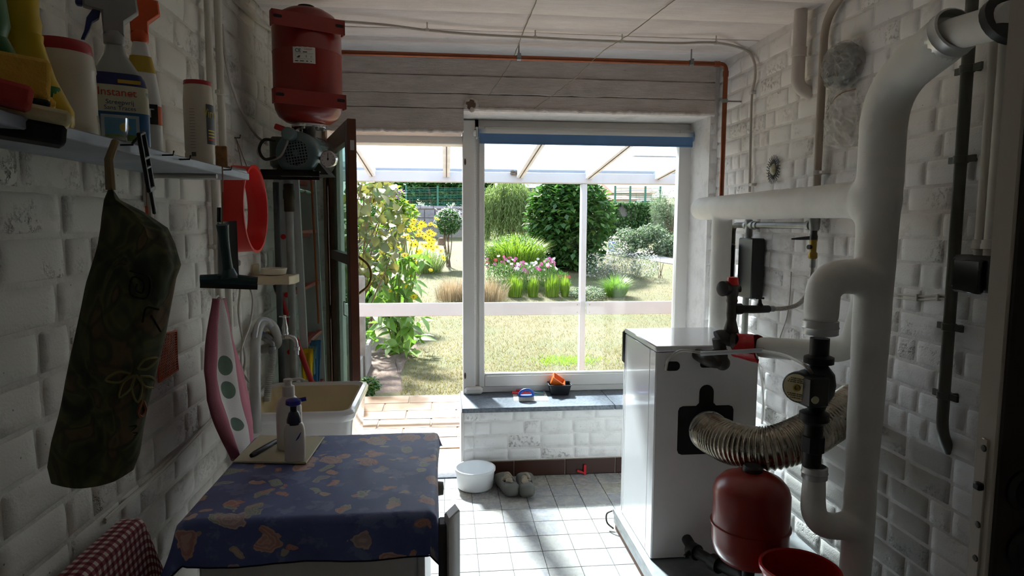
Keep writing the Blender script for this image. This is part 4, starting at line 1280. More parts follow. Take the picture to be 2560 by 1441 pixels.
# ------------------------------------------------------------------ circulation pump
cp = thing('circulation_pump', 'dark green circulation pump with a round cream label plate', 'pump', PY(2040, 960, yp))
xq = E1.x
zz = lambda y: PY(2045, y, yp).z
M_PUMPG = mat('dark_green_cast_iron', '#0f2420', .45, .2, var=.2, vs=20)
obj('top_union', MB().lathe([(.03, zz(912)), (.046, zz(908)), (.046, zz(893)), (.03, zz(888)), (.03, zz(846))], 16, at((xq, yp, 0))), M_IRONBLACK, cp)
obj('bottom_union', MB().lathe([(.029, zz(1165)), (.03, zz(1060)), (.046, zz(1050)), (.046, zz(1032)), (.03, zz(1026))], 16, at((xq - .006, yp, 0))), M_IRONBLACK, cp)
obj('union_nut', MB().lathe([(.03, zz(1130)), (.036, zz(1128)), (.036, zz(1090)), (.03, zz(1088))], 8, at((xq - .006, yp, 0))), M_IRONBLACK, cp)
obj('body', MB().lathe([(.024, zz(1030)), (.032, zz(1010)), (.05, zz(985)), (.055, zz(960)), (.05, zz(935)), (.03, zz(915)), (.024, zz(908))], 18, at((xq, yp, 0))), M_PUMPG, cp)
md = V((-.80, -.60, -.02)).normalized()
mc = PY(2012, 962, yp)
hd = obj('motor', MB().lathe([(.047, -.02), (.047, .03), (.05, .035), (.05, .052), (.046, .056), (.001, .056)], 28, at(mc, md)), M_PUMPG, cp)
plate = mat('cream_label', '#cdbf92', .4, .15, var=.08, vs=40)
obj('label_plate', MB().lathe([(.044, .0562), (.043, .058), (.012, .058), (.011, .0575)], 30, at(mc, md), caps=False), plate, cp)
obj('vent_screw', MB().lathe([(.011, .056), (.011, .062), (.006, .062), (.005, .059), (.001, .059)], 16, at(mc, md)), M_BRASS, cp)
obj('terminal_box', MB().box((-.05, -.03, -.05), (.02, .035, .045), at(PY(2045, 975, yp - .05), (0, 0, 1), (1, .15, 0)), bev=.006), M_BLACK, cp)
obj('speed_switch', MB().lathe([(.012, 0), (.012, .006), (.001, .007)], 14, at(PY(2036, 1000, yp - .082), (0, -1, 0))), mat('pale_knob', '#c9c6a0', .5), cp)
mlab = mat('label_print', '#5c4e2c', .6)
fm_ = frame(mc + md * .0585, md.cross(V((0, 0, 1))) * -1, (0, 0, 1))
pm_ = MB()
for k in range(8):
    for j, (zz_, w_) in enumerate(((.030, .02), (.024, .026), (.018, .03), (-.02, .03), (-.026, .026), (-.033, .02))):
        x_ = -w_ + 2 * w_ * k / 8
        pm_.box((x_, zz_ - .0018, 0), (x_ + w_ * .16 * (1 + (k * 7 + j * 3) % 3 * .3), zz_ + .0018, .0004), fm_)
obj('plate_print', pm_, mlab, cp, False)
cb = spline([PY(2030, 935, yp - .03), PY(2010, 912, yp - .03), PY(1960, 888, 2.1), PY(1908, 878, 2.25)], 8)
obj('cable', MB().tube(cb, .006, 8), M_CABLE, cp)
# grey tube taped to the pipe with its white lead
tubep = [PY(1752, 885, 2.40), PY(1910, 876, 2.26)]
tt = thing('sensor_conduit', 'thin grey tube taped across the boiler back with a white lead', 'tube', tubep[0])
obj('tube', MB().tube(tubep, .0085, 12, caps=False), mat('pale_grey_pvc', '#b9bcc0', .35), tt)
obj('lead', MB().tube(spline([PY(1664, 925, 2.515), PY(1672, 898, 2.49), PY(1700, 878, 2.46), PY(1730, 879, 2.42), tubep[0] + V((.02, 0, 0))], 8), .006, 8), M_CABLE, tt)
M_TAPE = mat('red_tape', '#b8141c', .28, var=.15, vs=30, bump=.8, bs=40)
tc_ = PY(1868, 866, 2.345); ta_ = (G1 - G0).normalized()
mb = MB()
def tapefn(u, v):
    an = u * 2 * PI
    rr = .047 + .003 * nz(u * 14, v * 5) + (.016 if .55 < u < .72 else 0) * v
    l = (v - .5) * (.075 + .02 * math.sin(an * 2)) + .006 * math.sin(an * 3)
    M_ = rot_to(ta_)
    return tc_ + (M_ @ V((math.cos(an) * rr, math.sin(an) * rr, l)))
obj('red_tape', mb.grid(tapefn, 36, 8), M_TAPE, tt)
# ------------------------------------------------------------------ boiler outlet fittings with safety group
sg = thing('safety_group', 'dark iron pipe fittings with red capped safety valve and gauge on the boiler', 'pipe fitting', PY(1800, 905, 2.42))
yv = 2.42
def V2(x, y, Y=yv): return PY(x, y, Y)
obj('outlet_elbow', MB().tube(fillet([V((V2(1770, 900).x, 2.53, V2(1770, 900).z)), V2(1772, 903), V2(1806, 908), V2(1798, 860), V2(1796, 846)], .03), .025, 14), M_DKSTEEL, sg)
obj('elbow_cap', MB().sphere(V2(1806, 908), .03, 14, 8), M_DKSTEEL, sg)
obj('tee', MB().tube(fillet([V2(1794, 846), V2(1800, 843), V2(1828, 848), V2(1888, 868, 2.34)], .02), [.03] * 16, 14), M_DKSTEEL, sg)
for (x, y, Y, r) in ((1838, 852, 2.4, .036), (1800, 880, yv, .029), (1797, 893, yv, .029)):
    obj('fitting_ring', MB().lathe([(r - .006, -.012), (r, -.01), (r, .01), (r - .006, .012)], 14, at(V2(x, y, Y), (0, 0, 1) if Y == yv else ta_)), M_DKSTEEL, sg)
prof = [(.02, V2(1826, 850).z), (.027, V2(1826, 835).z), (.03, V2(1826, 828).z), (.024, V2(1826, 815).z), (.018, V2(1828, 800).z), (.02, V2(1828, 785).z), (.019, V2(1829, 760).z), (.022, V2(1830, 752).z), (.02, V2(1830, 745).z), (.024, V2(1830, 735).z), (.022, V2(1831, 715).z), (.001, V2(1831, 713).z)]
vx = V2(1829, 780)
obj('riser', MB().lathe(prof, 14, at((vx.x, vx.y, 0))), M_DKSTEEL, sg)
obj('valve_cap', MB().lathe([(.02, V2(1831, 714).z), (.024, V2(1831, 711).z), (.02, V2(1831, 694).z), (.001, V2(1831, 692).z)], 10, at((vx.x, vx.y, 0))), M_REDPLASTIC, sg)
gd = V((-.9, -.42, 0)).normalized()
gp = V2(1812, 722)
obj('gauge', MB().lathe([(.005, -.02), (.026, -.018), (.03, -.012), (.03, .014), (.026, .016)], 22, at(gp, gd)), M_BLACK, sg)
obj('gauge_dial', MB().lathe([(.026, .0145), (.001, .0148)], 22, at(gp, gd), caps=False), mat('pale_dial', '#c9cccd', .3), sg)
obj('gauge_stem', MB().tube([gp, V2(1831, 724)], .009, 8), M_DKSTEEL, sg)
obj('outlet_stub', MB().tube([V2(1831, 724), V2(1850, 722)], [.012, .015], 10), M_DKSTEEL, sg)
obj('fill_arm', MB().tube([V2(1829, 773), V2(1885, 774, 2.43), V2(1921, 773, 2.45)], [.017, .016, .015], 12), M_IRONBLACK, sg)
obj('arm_nut', MB().lathe([(.018, -.016), (.022, -.014), (.022, .014), (.018, .016)], 8, at(V2(1845, 773), (1, 0, 0))), M_IRONBLACK, sg)
sc_ = V2(1899, 770, 2.44)
obj('tap_stem', MB().lathe([(.014, 0), (.013, .012), (.008, .02), (.006, .034)], 10, at(sc_, (0, 0, 1))), M_IRONBLACK, sg)
obj('tap_handle', MB().tube([sc_ + V((-.013, 0, .038)), sc_ + V((.013, 0, .038))], .0035, 8).sphere(sc_ + V((-.014, 0, .038)), .0045, 8, 6).sphere(sc_ + V((.014, 0, .038)), .0045, 8, 6), M_IRONBLACK, sg)
# filling hose up to the valve on the wall
xw = 1.545
W = lambda x, y, X=xw: PX(x, y, X)
hs = thing('filling_hose', 'braided steel filling hose from the iron tap up to the wall valve', 'hose', V2(1922, 773, 2.45))
hp = spline([V2(1921, 773, 2.45), V2(1965, 771, 2.46), PY(2000, 758, 2.48), PY(2022, 722, 2.52), W(2029, 690), W(2032, 645)], 10)
t = NT('braided_steel'); c = t.coords(False)
t.bsdf(t.mix(t.step(t.voro(c, 190), .25, .5), hx('#8c8782'), hx('#b8b2aa')), .4, .5, t.bump(t.voro(c, 190), .4, .002)); M_BRAID = t.m
obj('hose', MB().tube(hp, .009, 12), M_BRAID, hs)
obj('ferrule', MB().tube(hp[:4], .0115, 12), M_STEEL, hs)
obj('ferrule', MB().tube(hp[-6:], .0115, 12), M_STEEL, hs)
wv = thing('wall_valve', 'brass and black shut-off valve under the grey wall pipe', 'valve', W(2032, 640))
vz = lambda y: W(2034, y).z
vp = W(2034, 600)
obj('brass_body', MB().lathe([(.014, vz(648)), (.018, vz(645)), (.018, vz(634)), (.013, vz(630)), (.014, vz(606)), (.016, vz(600))], 12, at((vp.x, vp.y, 0))), M_BRASS, wv)
obj('black_body', MB().lathe([(.015, vz(603)), (.016, vz(592)), (.013, vz(585)), (.014, vz(575))], 12, at((vp.x, vp.y, 0))), M_BLACK, wv)
obj('steel_tee', MB().lathe([(.017, vz(577)), (.021, vz(572)), (.023, vz(548)), (.018, vz(543)), (.018, vz(532))], 14, at((vp.x, vp.y, 0))), M_STEEL, wv)
obj('lever', MB().tube([W(2030, 595), W(2014, 597) + V((-.03, 0, 0)), W(2006, 598) + V((-.05, 0, 0))], [.009, .006, .003], 8), M_BLACK, wv)
obj('test_plug', MB().lathe([(.01, 0), (.01, .025), (.005, .025)], 12, at(W(2032, 618), (-1, -.3, 0))), M_BLACK, wv)
# steel pipe along the wall and the zinc conduit behind it
sp_ = thing('steel_wall_pipe', 'horizontal galvanised pipe with elbow and tee below the white branch', 'pipe', W(1880, 562))
zl = W(2010, 564).z
y0_, y1_, y2_ = W(2034, 560).y, W(1872, 560).y, W(1833, 560).y
obj('long_pipe', MB().tube([V((xw, y0_, zl)), V((xw, (y0_ + y1_) / 2, zl)), V((xw, y1_, zl))], [.0155, .015, .0145], 14), M_STEEL, sp_)
for yy, r in ((y1_ + .02, .021), (y1_ - .05, .022), (y1_ - .085, .019), (y0_ + .03, .021)):
    obj('fitting_ring', MB().lathe([(r - .004, -.014), (r, -.012), (r, .012), (r - .004, .014)], 14, at((xw, yy, zl), (0, 1, 0))), M_STEEL, sp_)
obj('end_elbow', MB().tube(fillet([V((xw, y1_, zl)), V((xw, y2_, zl)), V((xw, y2_, zl - .5))], .045), .0145, 12), M_DKSTEEL, sp_)
obj('cross_tee', MB().lathe([(.016, zl - .06), (.02, zl - .055), (.02, zl - .03), (.017, zl), (.02, zl + .025), (.016, zl + .03)], 14, at((xw, y1_, 0))), M_STEEL, sp_)
obj('zinc_drop', MB().tube([V((xw, y1_, zl - .05)), V((xw, y1_, .55))], .016, 14), M_GREYPIPE, sp_)
# black electrical box
eb = thing('electrical_box', 'black electrical box with switches mounted behind the zinc pipe', 'electrical box', W(1860, 740))
ez = lambda y: W(1862, y).z
ya_, yb_ = W(1892, 660).y, W(1838, 660).y
obj('back_box', MB().box((1.52, ya_, ez(742)), (1.585, ya_ + .16, ez(595)), bev=.006), M_BLACK, eb)
obj('front_box', MB().box((1.45, yb_ - .06, ez(722)), (1.52, yb_ + .08, ez(610)), bev=.01), mat('black_gloss', '#0b0c0d', .2, var=0), eb)
for yy in (628, 650, 672): obj('switch', MB().box((1.44, yb_ - .05, ez(yy) - .012), (1.452, yb_ - .02, ez(yy) + .008), bev=.002), M_BLACK, eb)
obj('red_mark', MB().box((1.447, yb_ - .052, ez(652)), (1.4505, yb_ - .03, ez(645))), M_REDPLASTIC, eb)
obj('grey_cover', MB().box((1.446, yb_ - .062, ez(700)), (1.47, yb_ - .01, ez(672)), bev=.004), mat('smoked_grey', '#5b5f63', .25), eb)
# ------------------------------------------------------------------ things on the right wall and ceiling
yc_ = 3.45
cpz = PY(1300, 145, yc_).z
cx_ = PY(1815, 165, yc_).x
cpp = thing('copper_pipe', 'copper pipe under the ceiling turning down the right wall', 'pipe', (cx_, yc_, cpz))
zlow = PY(1803, 495, yc_).z
obj('pipe', MB().tube(fillet([V((-.52, yc_, cpz)), V((cx_, yc_, cpz)), V((cx_, yc_, zlow))], .035, 8), .0125, 14), M_COPPER, cpp)
for d_ in ((-.05, 0), (0, -.05)):
    obj('elbow_socket', MB().lathe([(.0125, -.016), (.0152, -.014), (.0152, .014), (.0125, .016)], 14, at((cx_ + d_[0], yc_, cpz + d_[1]), (1, 0, 0) if d_[0] else (0, 0, 1))), M_COPPER, cpp)
for px in (1297, 1728):
    p = PY(px, 148, yc_)
    k = obj('clip', MB().lathe([(.0128, -.012), (.0155, -.011), (.0155, .011), (.0128, .012)], 14, at((p.x, yc_, cpz), (1, 0, 0)), caps=False).tube([(p.x, yc_, cpz + .015), (p.x, yc_, ZC)], .004, 8).box((p.x - .009, yc_ - .019, cpz - .004), (p.x + .009, yc_ - .014, cpz + .02)), M_STEEL, cpp)
p = PY(1810, 253, yc_)
obj('clip', MB().lathe([(.0128, -.01), (.0155, -.009), (.0155, .009), (.0128, .01)], 14, at((cx_, yc_, p.z), (0, 0, 1)), caps=False).tube([(cx_ + .015, yc_, p.z), (XR + .005, yc_, p.z)], .004, 8), M_STEEL, cpp)
# grey cable on ceiling and right wall
zc_ = 2.405
cb = [PZ(x, y, zc_) for x, y in ((830, 52), (960, 62), (1070, 76), (1200, 87), (1340, 94), (1450, 100), (1555, 104), (1690, 108), (1790, 107))]
xk = 1.578
cb += [PX(x, y, xk) for x, y in ((1862, 124), (1884, 150), (1888, 190), (1880, 240), (1877, 330), (1874, 480))]
cab = thing('grey_ceiling_cable', 'grey cable clipped along the ceiling and down the right wall', 'cable', cb[4])
obj('cable', MB().tube(spline(cb, 6), .0065, 8), M_CABLE, cab)
for x, y in ((1068, 75), (1338, 94), (1555, 104), (1790, 107)):
    p = PZ(x, y, zc_)
    obj('clip', MB().tube([p, V((p.x, p.y, ZC + .004))], .003, 6).lathe([(.009, -.008), (.0095, 0), (.009, .008)], 10, at(p, (1, 0, 0))), mat('clip_white', '#cfcac4', .5), cab)
for y in (232, 462):
    p = PX(1880, y, xk)
    obj('clip', MB().box((p.x - .008, p.y - .012, p.z - .008), (XR, p.y + .02, p.z + .008), bev=.003), mat('clip_white', '#cfcac4', .5), cab)
# two loose wires from the lintel to the ceiling
for lab, pts in (('thin bare wire running from the broken lintel spot to the ceiling', [PY(1222, 240, 3.69), PY(1262, 180, 3.60), PY(1285, 140, 3.5), PY(1310, 75, 3.2), PZ(1342, 0, 2.425), PZ(1352, -40, 2.43)]),
                 ('thin bare wire running from above the roller blind to the ceiling', [PY(1335, 272, 3.69), PY(1400, 225, 3.6), PY(1440, 193, 3.5), PY(1505, 130, 3.3), PY(1560, 95, 3.05), PZ(1640, 35, 2.42), PZ(1700, -10, 2.43)])):
    pts2 = spline(pts, 8)
    pts2 = [p + V((.004 * nz(i * .8, 3), 0, .004 * nz(i * .8, 9))) for i, p in enumerate(pts2)]
    tag(obj('loose_wire', MB().tube(pts2, .0022, 6), mat('bare_wire', '#8f8a74', .5)), lab, 'wire')
# painted pvc drain
xp = 1.548
Q = lambda x, y, X=xp: PX(x, y, X)
pv = thing('pvc_drain', 'short pinkish white plastic drain pipe bending into the brick wall', 'pipe', Q(1998, 220))
yy = Q(1998, 120).y
zt = ZC; zk = Q(1998, 140).z
obj('pipe', MB().tube(fillet([V((xp, yy, ZC + .003)), V((xp, yy, Q(1998, 215).z)), V((XR + .01, yy - .012, Q(2000, 235).z))], .05, 8), .028, 18), M_PVC, pv)
obj('socket', MB().lathe([(.028, zk - .004), (.032, zk - .002), (.032, zk + .03), (.033, zk + .035), (.028, zk + .036)], 18, at((xp, yy, 0)), caps=False), M_PVC, pv)
# painted grey pipe
xg = 1.565
gpp = thing('painted_riser', 'beige painted water pipe clipped to the right wall down to the valve', 'pipe', PX(2045, 540, xg))
yy = PX(2045, 400, xg).y; zg = PX(2058, 60, xg).z
obj('pipe', MB().tube(fillet([V((xg, yy - .35, zg + .18)), V((xg, yy, zg + .02)), V((xg, yy, PX(2042, 548, xg).z))], .09, 8), .016, 14), mat('beige_painted_pipe', '#a89b8c', .5), gpp)
p = PX(2045, 432, xg)
obj('clip', MB().lathe([(.016, -.01), (.019, -.009), (.019, .009), (.016, .01)], 14, at((xg, yy, p.z), (0, 0, 1)), caps=False).box((xg - .004, yy - .04, p.z - .006), (XR + .004, yy - .012, p.z + .006)), mat('clip_white', '#cfcac4', .5), gpp)
# round meter wrapped in clear plastic, bag below
mc = PX(2115, 165, 1.575)
md = V((-1, -.25, .05)).normalized()
mt = thing('wrapped_dial', 'round dial wrapped in crinkled clear plastic on the right wall', 'meter', mc)
R_ = .085
mm_ = at(mc, md)
obj('casing', MB().lathe([(R_ * .8, 0), (R_, .005), (R_, .03), (R_ * .9, .036), (.001, .036)], 28, mm_), mat('dark_grey_casing', '#4b4f50', .4), mt)
obj('face', MB().lathe([(R_ * .86, .0365), (.001, .037)], 24, mm_, caps=False), mat('grey_face', '#6d7373', .5), mt)
def crinkle(rad, zt, seed):
    def fn(u, v):
        a = u * 2 * PI; r = rad * math.sin(v * PI / 2) * (1 + .07 * nz(math.cos(a) * 3, math.sin(a) * 3, seed) * v)
        z = zt * math.cos(v * PI / 2) ** .5 + .018 * nz(math.cos(a) * 7 * v, math.sin(a) * 7 * v, seed + 4)
        return mm_ @ V((r * math.cos(a), r * math.sin(a), max(z, 0) + .004))
    return fn
obj('plastic_wrap', MB().grid(crinkle(R_ * 1.12, .052, 3), 80, 24), M_CLEAR, mt, True, 70)
for k_ in range(16):
    a_ = k_ / 16 * 2 * PI + .2 * math.sin(k_ * 2.3)
    obj('crease', MB().tube([mm_ @ V((R_ * f_ * math.cos(a_ + .12 * nz(k_, f_ * 3)), R_ * f_ * math.sin(a_ + .12 * nz(k_, f_ * 3)), .056 - .03 * f_ ** 3)) for f_ in (.1, .35, .6, .85, 1.08)], [.0008, .0022, .0026, .0022, .001], 5), M_CLEAR, mt)
obj('tie', MB().tube(spline([PX(2140, 222, 1.55), PX(2100, 235, 1.54), PX(2075, 262, 1.55), PX(2066, 285, 1.565)], 6), .002, 6), mat('brown_string', '#7a5238', .8), mt)
bgp = [(2076, 226), (2148, 226), (2152, 300), (2150, 366), (2105, 372), (2062, 360), (2064, 300)]
bc = [PX(x, y, 1.575) for x, y in bgp]
def bagfn(u, v):
    top = bc[0].lerp(bc[1], u); bot = bc[5].lerp(bc[3], u)
    p = top.lerp(bot, v)
    bul = math.sin(u * PI) * (.3 + math.sin(v * PI) * .7) * .045
    p = p + V((-bul - .008 + .012 * nz(u * 6, v * 6, 3) + .007 * nz(u * 15, v * 15), 0, -.012 * math.sin(u * PI) * v))
    return p
cb_ = thing('clear_bag', 'empty crinkled clear plastic bag hanging below the wrapped dial', 'bag', bc[5])
obj('front_sheet', MB().grid(bagfn, 44, 50), M_CLEAR, cb_, True, 70)
# sun ornament
sc0 = PX(1935, 424, XR - .012)
sn = thing('sun_ornament', 'small sun shaped wall ornament with wavy dark rays', 'ornament', sc0)
obj('disc', MB().lathe([(.001, .016), (.016, .014), (.023, .008), (.025, .0)], 20, at(sc0, (-1, 0, 0))), mat('pearl_disc', '#b9b79a', .3, var=.3, vs=30), sn)
for i in range(26):
    a = 2 * PI * i / 26
    pts = []
    for k in range(6):
        r = .028 + .0085 * k; aa = a + .07 * math.sin(k * 1.7 + i)
        pts.append(sc0 + V((-.004, r * math.cos(aa), r * math.sin(aa))))
    obj('ray', MB().tube(pts, [.0024, .0024, .0022, .0019, .0016, .0008], 5), M_IRONBLACK, sn)
# dark pipe with clamps near the door
xd = 1.55
dp = thing('dark_wall_pipe', 'dark grey pipe with clamps bending into the wall near the door', 'pipe', PX(2375, 1150, xd))
yd = PX(2395, 500, xd).y
obj('pipe', MB().tube(fillet([V((xd, yd, ZC + .004)), V((xd, yd, PX(2372, 1085, xd).z)), V((XR + .006, yd + .03, PX(2378, 1150, xd).z))], .06, 8), .017, 14), mat('dark_grey_paint', '#55564d', .55), dp)
for y in (180, 400, 822, 1000):
    z = PX(2392, y, xd).z
    obj('clamp', MB().lathe([(.018, -.012), (.021, -.01), (.021, .01), (.018, .012)], 14, at((xd, yd, z), (0, 0, 1)), caps=False).box((xd + .0, yd - .05, z - .01), (xd + .008, yd + .05, z + .01)).tube([(xd, yd, z), (XR + .004, yd, z)], .006, 8), mat('dark_grey_paint', '#55564d', .55), dp)
for i, (px, lab) in enumerate(((2455, 'slimmer pale conduit above the black box'), (2482, 'thicker pale conduit above the black box beside the door edge'))):
    x_ = 1.50
    p = PX(px, 500, x_)
    o = thing('pale_conduit', lab, 'pipe', PX(px, 620, x_), 'pale conduits above the black box')
    obj('pipe', MB().tube([V((x_, p.y, ZC + .003)), V((x_, p.y, PX(px, 640, x_).z))], .011 + .003 * i, 14), M_CONDUIT, o)
    z = PX(px, 612, x_).z
    obj('collar', MB().lathe([(.012, -.014), (.018 + .003 * i, -.012), (.018 + .003 * i, 0), (.016 + .003 * i, .004), (.016 + .003 * i, .012), (.012, .014)], 14, at((x_, p.y, z), (0, 0, 1))), M_CONDUIT, o)
b0, b1 = PX(2392, 722, 1.5), PX(2475, 640, 1.5)
bb_ = thing('black_switch_box', 'black switch box on the wall below the pale conduits', 'electrical box', (1.55, (b0.y + b1.y) / 2, b0.z))
obj('body', MB().box((1.47, b1.y - .06, b0.z), (XR - .008, b0.y - .0, b1.z), bev=.012), M_BLACK, bb_)
obj('cover', MB().box((1.455, b1.y - .02, b0.z - .004), (1.475, b0.y - .03, b1.z - .01), bev=.006), mat('black_gloss', '#0b0c0d', .2, var=0), bb_)
obj('cable', MB().tube(spline([V((1.5, b1.y - .03, b0.z)), V((1.5, b1.y - .06, b0.z - .02)), V((1.53, b1.y - .1, b0.z - .018))], 6), .006, 8), M_BLACK, bb_)
# clipped twin cable
cc = thing('clipped_cable', 'twin white cable clipped across the brick beside the dark pipe', 'cable', PX(2300, 740, 1.59))
for dz in (0, 9):
    obj('wire', MB().tube(spline([PX(x, y + dz, 1.592) for x, y in ((2225, 734), (2262, 738), (2310, 741), (2350, 738), (2392, 742))], 6), .0035, 6), M_CONDUIT, cc)
for x in (2294, 2346):
    p = PX(x, 744, 1.592); obj('clip', MB().box((p.x - .007, p.y - .005, p.z - .012), (XR, p.y + .005, p.z + .012), bev=.002), M_CONDUIT, cc)
w2 = [PX(x, y, 1.592) for x, y in ((1970, 690), (2010, 692), (2032, 700))]
tag(obj('stray_wire', MB().tube(spline(w2, 6), .003, 6), M_CONDUIT), 'short painted wire on the wall behind the filling hose', 'wire')
w3 = [PX(x, y, 1.588) for x, y in ((1978, 680), (1975, 740), (1968, 790), (1955, 830), (1945, 860))]
tag(obj('hanging_lead', MB().tube(spline(w3, 6), .0025, 6), M_CABLE), 'thin grey lead hanging down the wall behind the insulated branch', 'wire')
w4 = [PX(x, y, 1.585) for x, y in ((1895, 910), (1905, 960), (1908, 1010), (1905, 1060))]
tag(obj('white_lead', MB().tube(spline(w4, 6), .006, 8), M_WHITE), 'white cable hanging between the boiler and the wall', 'cable')
# ------------------------------------------------------------------ near door at the right edge
dx = .66
dn_, df_ = PX(2503, 1000, dx).y, PX(2447, 1000, dx).y
d2 = sgroup('door_2', (dx, dn_, 0))
M_DOORW = mat('old_white_gloss', '#b3aa9c', .4, var=.05)
M_DOORD = mat('dark_brown_door', '#2a221b', .5, var=.1)
obj('leaf', MB().box((dx + .003, dn_, .006), (1.46, df_, 2.06), bev=.003), M_DOORD, d2)
obj('edge', MB().box((dx - .001, dn_ + .0015, .006), (dx + .004, df_ - .001, 2.06), bev=.0015), M_DOORW, d2)
fz1, fz0 = PX(2462, 1095, dx).z, PX(2440, 1500, dx).z
fp_ = obj('lock_plate', MB().box((dx - .003, dn_ + .011, fz0), (dx, df_ - .011, fz1), bev=.001), M_DOORW, d2)
ym = (dn_ + df_) / 2
obj('latch', MB().box((dx - .011, ym - .006, PX(2452, 1222, dx).z), (dx - .002, ym + .005, PX(2452, 1203, dx).z), bev=.002), M_IRONBLACK, fp_)
for y in (1115, 1312, 1400):
    obj('screw', MB().lathe([(.0045, 0), (.0035, .001), (.001, .0012)], 10, at((dx - .003, ym, PX(2450, y, dx).z), (-1, 0, 0))), M_DKSTEEL, fp_)
for y, r in ((1225, .026), (1372, .026)):
    p = PY(2562, y, dn_)
    rz = obj('rosette', MB().lathe([(r, 0), (r, .004), (r * .8, .009), (r * .45, .009), (r * .4, .006), (.001, .006)], 24, at((p.x, dn_, p.z), (0, -1, 0))), M_BLACK, d2)
    if y == 1225: obj('handle', MB().tube(fillet([(p.x, dn_ - .006, p.z), (p.x, dn_ - .05, p.z), (p.x + .11, dn_ - .05, p.z)], .02), .009, 10), M_BLACK, rz)
# ------------------------------------------------------------------ left wall: shelf and what stands on it
def facing(p, base=None):
    d = V((p.x, p.y, 0)).normalized()
    return frame(base if base is not None else p, V((d.y, -d.x, 0)), d)
def slab(prof, n=32, pw=3.0, a0=0, a1=2 * PI, off=0, caps=True):
    """stack of superelliptic sections (z, halfwidth, halfdepth)"""
    mb = MB(); vs, fs = [], []
    full = abs(a1 - a0 - 2 * PI) < 1e-6
    m = n if full else n + 1
    for z, w, d in prof:
        for k in range(m):
            a = a0 + (a1 - a0) * k / n
            c_, s_ = math.cos(a), math.sin(a)
            vs.append(((w + off) * math.copysign(abs(c_) ** (2 / pw), c_), (d + off) * math.copysign(abs(s_) ** (2 / pw), s_), z))
    for i in range(len(prof) - 1):
        for k in range(n if full else n):
            k2 = (k + 1) % m if full else k + 1
            fs.append((i * m + k, i * m + k2, (i + 1) * m + k2, (i + 1) * m + k))
    if full and caps:
        fs.append(tuple(range(m - 1, -1, -1))); fs.append(tuple((len(prof) - 1) * m + k for k in range(m)))
    mb.v, mb.f = vs, fs
    return mb
def put(mb, M): return MB().add(mb.v, mb.f, M)
XF = -.595
zs = PX(623, 430, XF).z; zs2 = PX(110, 310, XF).z
ZS = (zs + zs2) / 2
ys1 = PX(623, 436, XF).y
sh = thing('wall_shelf', 'long grey shelf board on angle brackets along the left brick wall', 'shelf', (XL + .1, 1.4, ZS))
M_SHELF = mat('grey_painted_board', '#8d95a0', .45, var=.2, vs=9)
obj('board', MB().box((XL + .008, .55, ZS - .02), (XF, ys1, ZS), bev=.002), M_SHELF, sh)
for y in (1.78, .9):
    yb_ = PX(455, 450, -.70).y if y > 1.5 else y
    mb = MB().tube(fillet([(XF + .015 - .03, yb_, ZS - .026), (XL + .014, yb_, ZS - .026), (XL + .014, yb_, ZS - .16)], .025), .007, 8)
    mb.box((XL + .004, yb_ - .012, ZS - .17), (XL + .010, yb_ + .012, ZS - .02))
    obj('bracket', mb, M_CONDUIT if y > 1.5 else M_BLACK, sh)
for px in (302, 405, 448, 555):
    p = PX(px, 380, XF)
    obj('nail', MB().tube([(XF - .01, p.y, ZS - .009), (XF + .022, p.y, ZS - .008), (XF + .024, p.y, ZS + .001)], .0018, 6), M_IRONBLACK, sh)
def base(px, X): p = PX(px, 350, X); return V((p.x, p.y, ZS))
def top(px, py, X): return PX(px, py, X).z - ZS
# -- yellow bottle
M_YEL = mat('yellow_plastic', '#c9a800', .35, var=.04)
b = base(75, -.665); Fm = facing(b)
t_ = thing('yellow_bottle', 'large yellow squeeze bottle at the near end of the shelf', 'bottle', b)
hN = top(80, 98, -.665)
obj('body', put(slab([(0, .058, .03), (.01, .062, .033), (.03, .062, .034), (hN * .55, .04, .03), (hN - .01, .026, .026), (hN, .027, .027)]), Fm), M_YEL, t_)
obj('neck', MB().lathe([(.024, hN), (.026, hN + .02), (.023, hN + .035), (.024, hN + .055), (.03, hN + .075), (.027, hN + .10), (.02, hN + .12), (.001, hN + .125)], 24, Fm), M_YEL, t_)
obj('green_label', put(slab([(hN * .2, .0535, .0335), (hN * .45, .0465, .0315)], 20, 3.0, PI * 1.15, PI * 1.85, .0006), Fm), mat('green_print', '#1f6a2a', .5), t_)
# green bottle cut by the frame
b = base(-25, -.67)
t_ = thing('green_bottle', 'dark green bottle half out of view beside the yellow bottle', 'bottle', b)
hg = top(-25, 100, -.67)
obj('body', put(slab([(0, .036, .03), (.01, .04, .034), (hg * .8, .04, .034), (hg, .03, .03)]), facing(b)), mat('green_plastic', '#1d5a1c', .4), t_)
obj('cap', MB().lathe([(.028, hg), (.034, hg + .02), (.03, hg + .07), (.001, hg + .08)], 20, facing(b)), mat('green_plastic', '#1d5a1c', .4), t_)
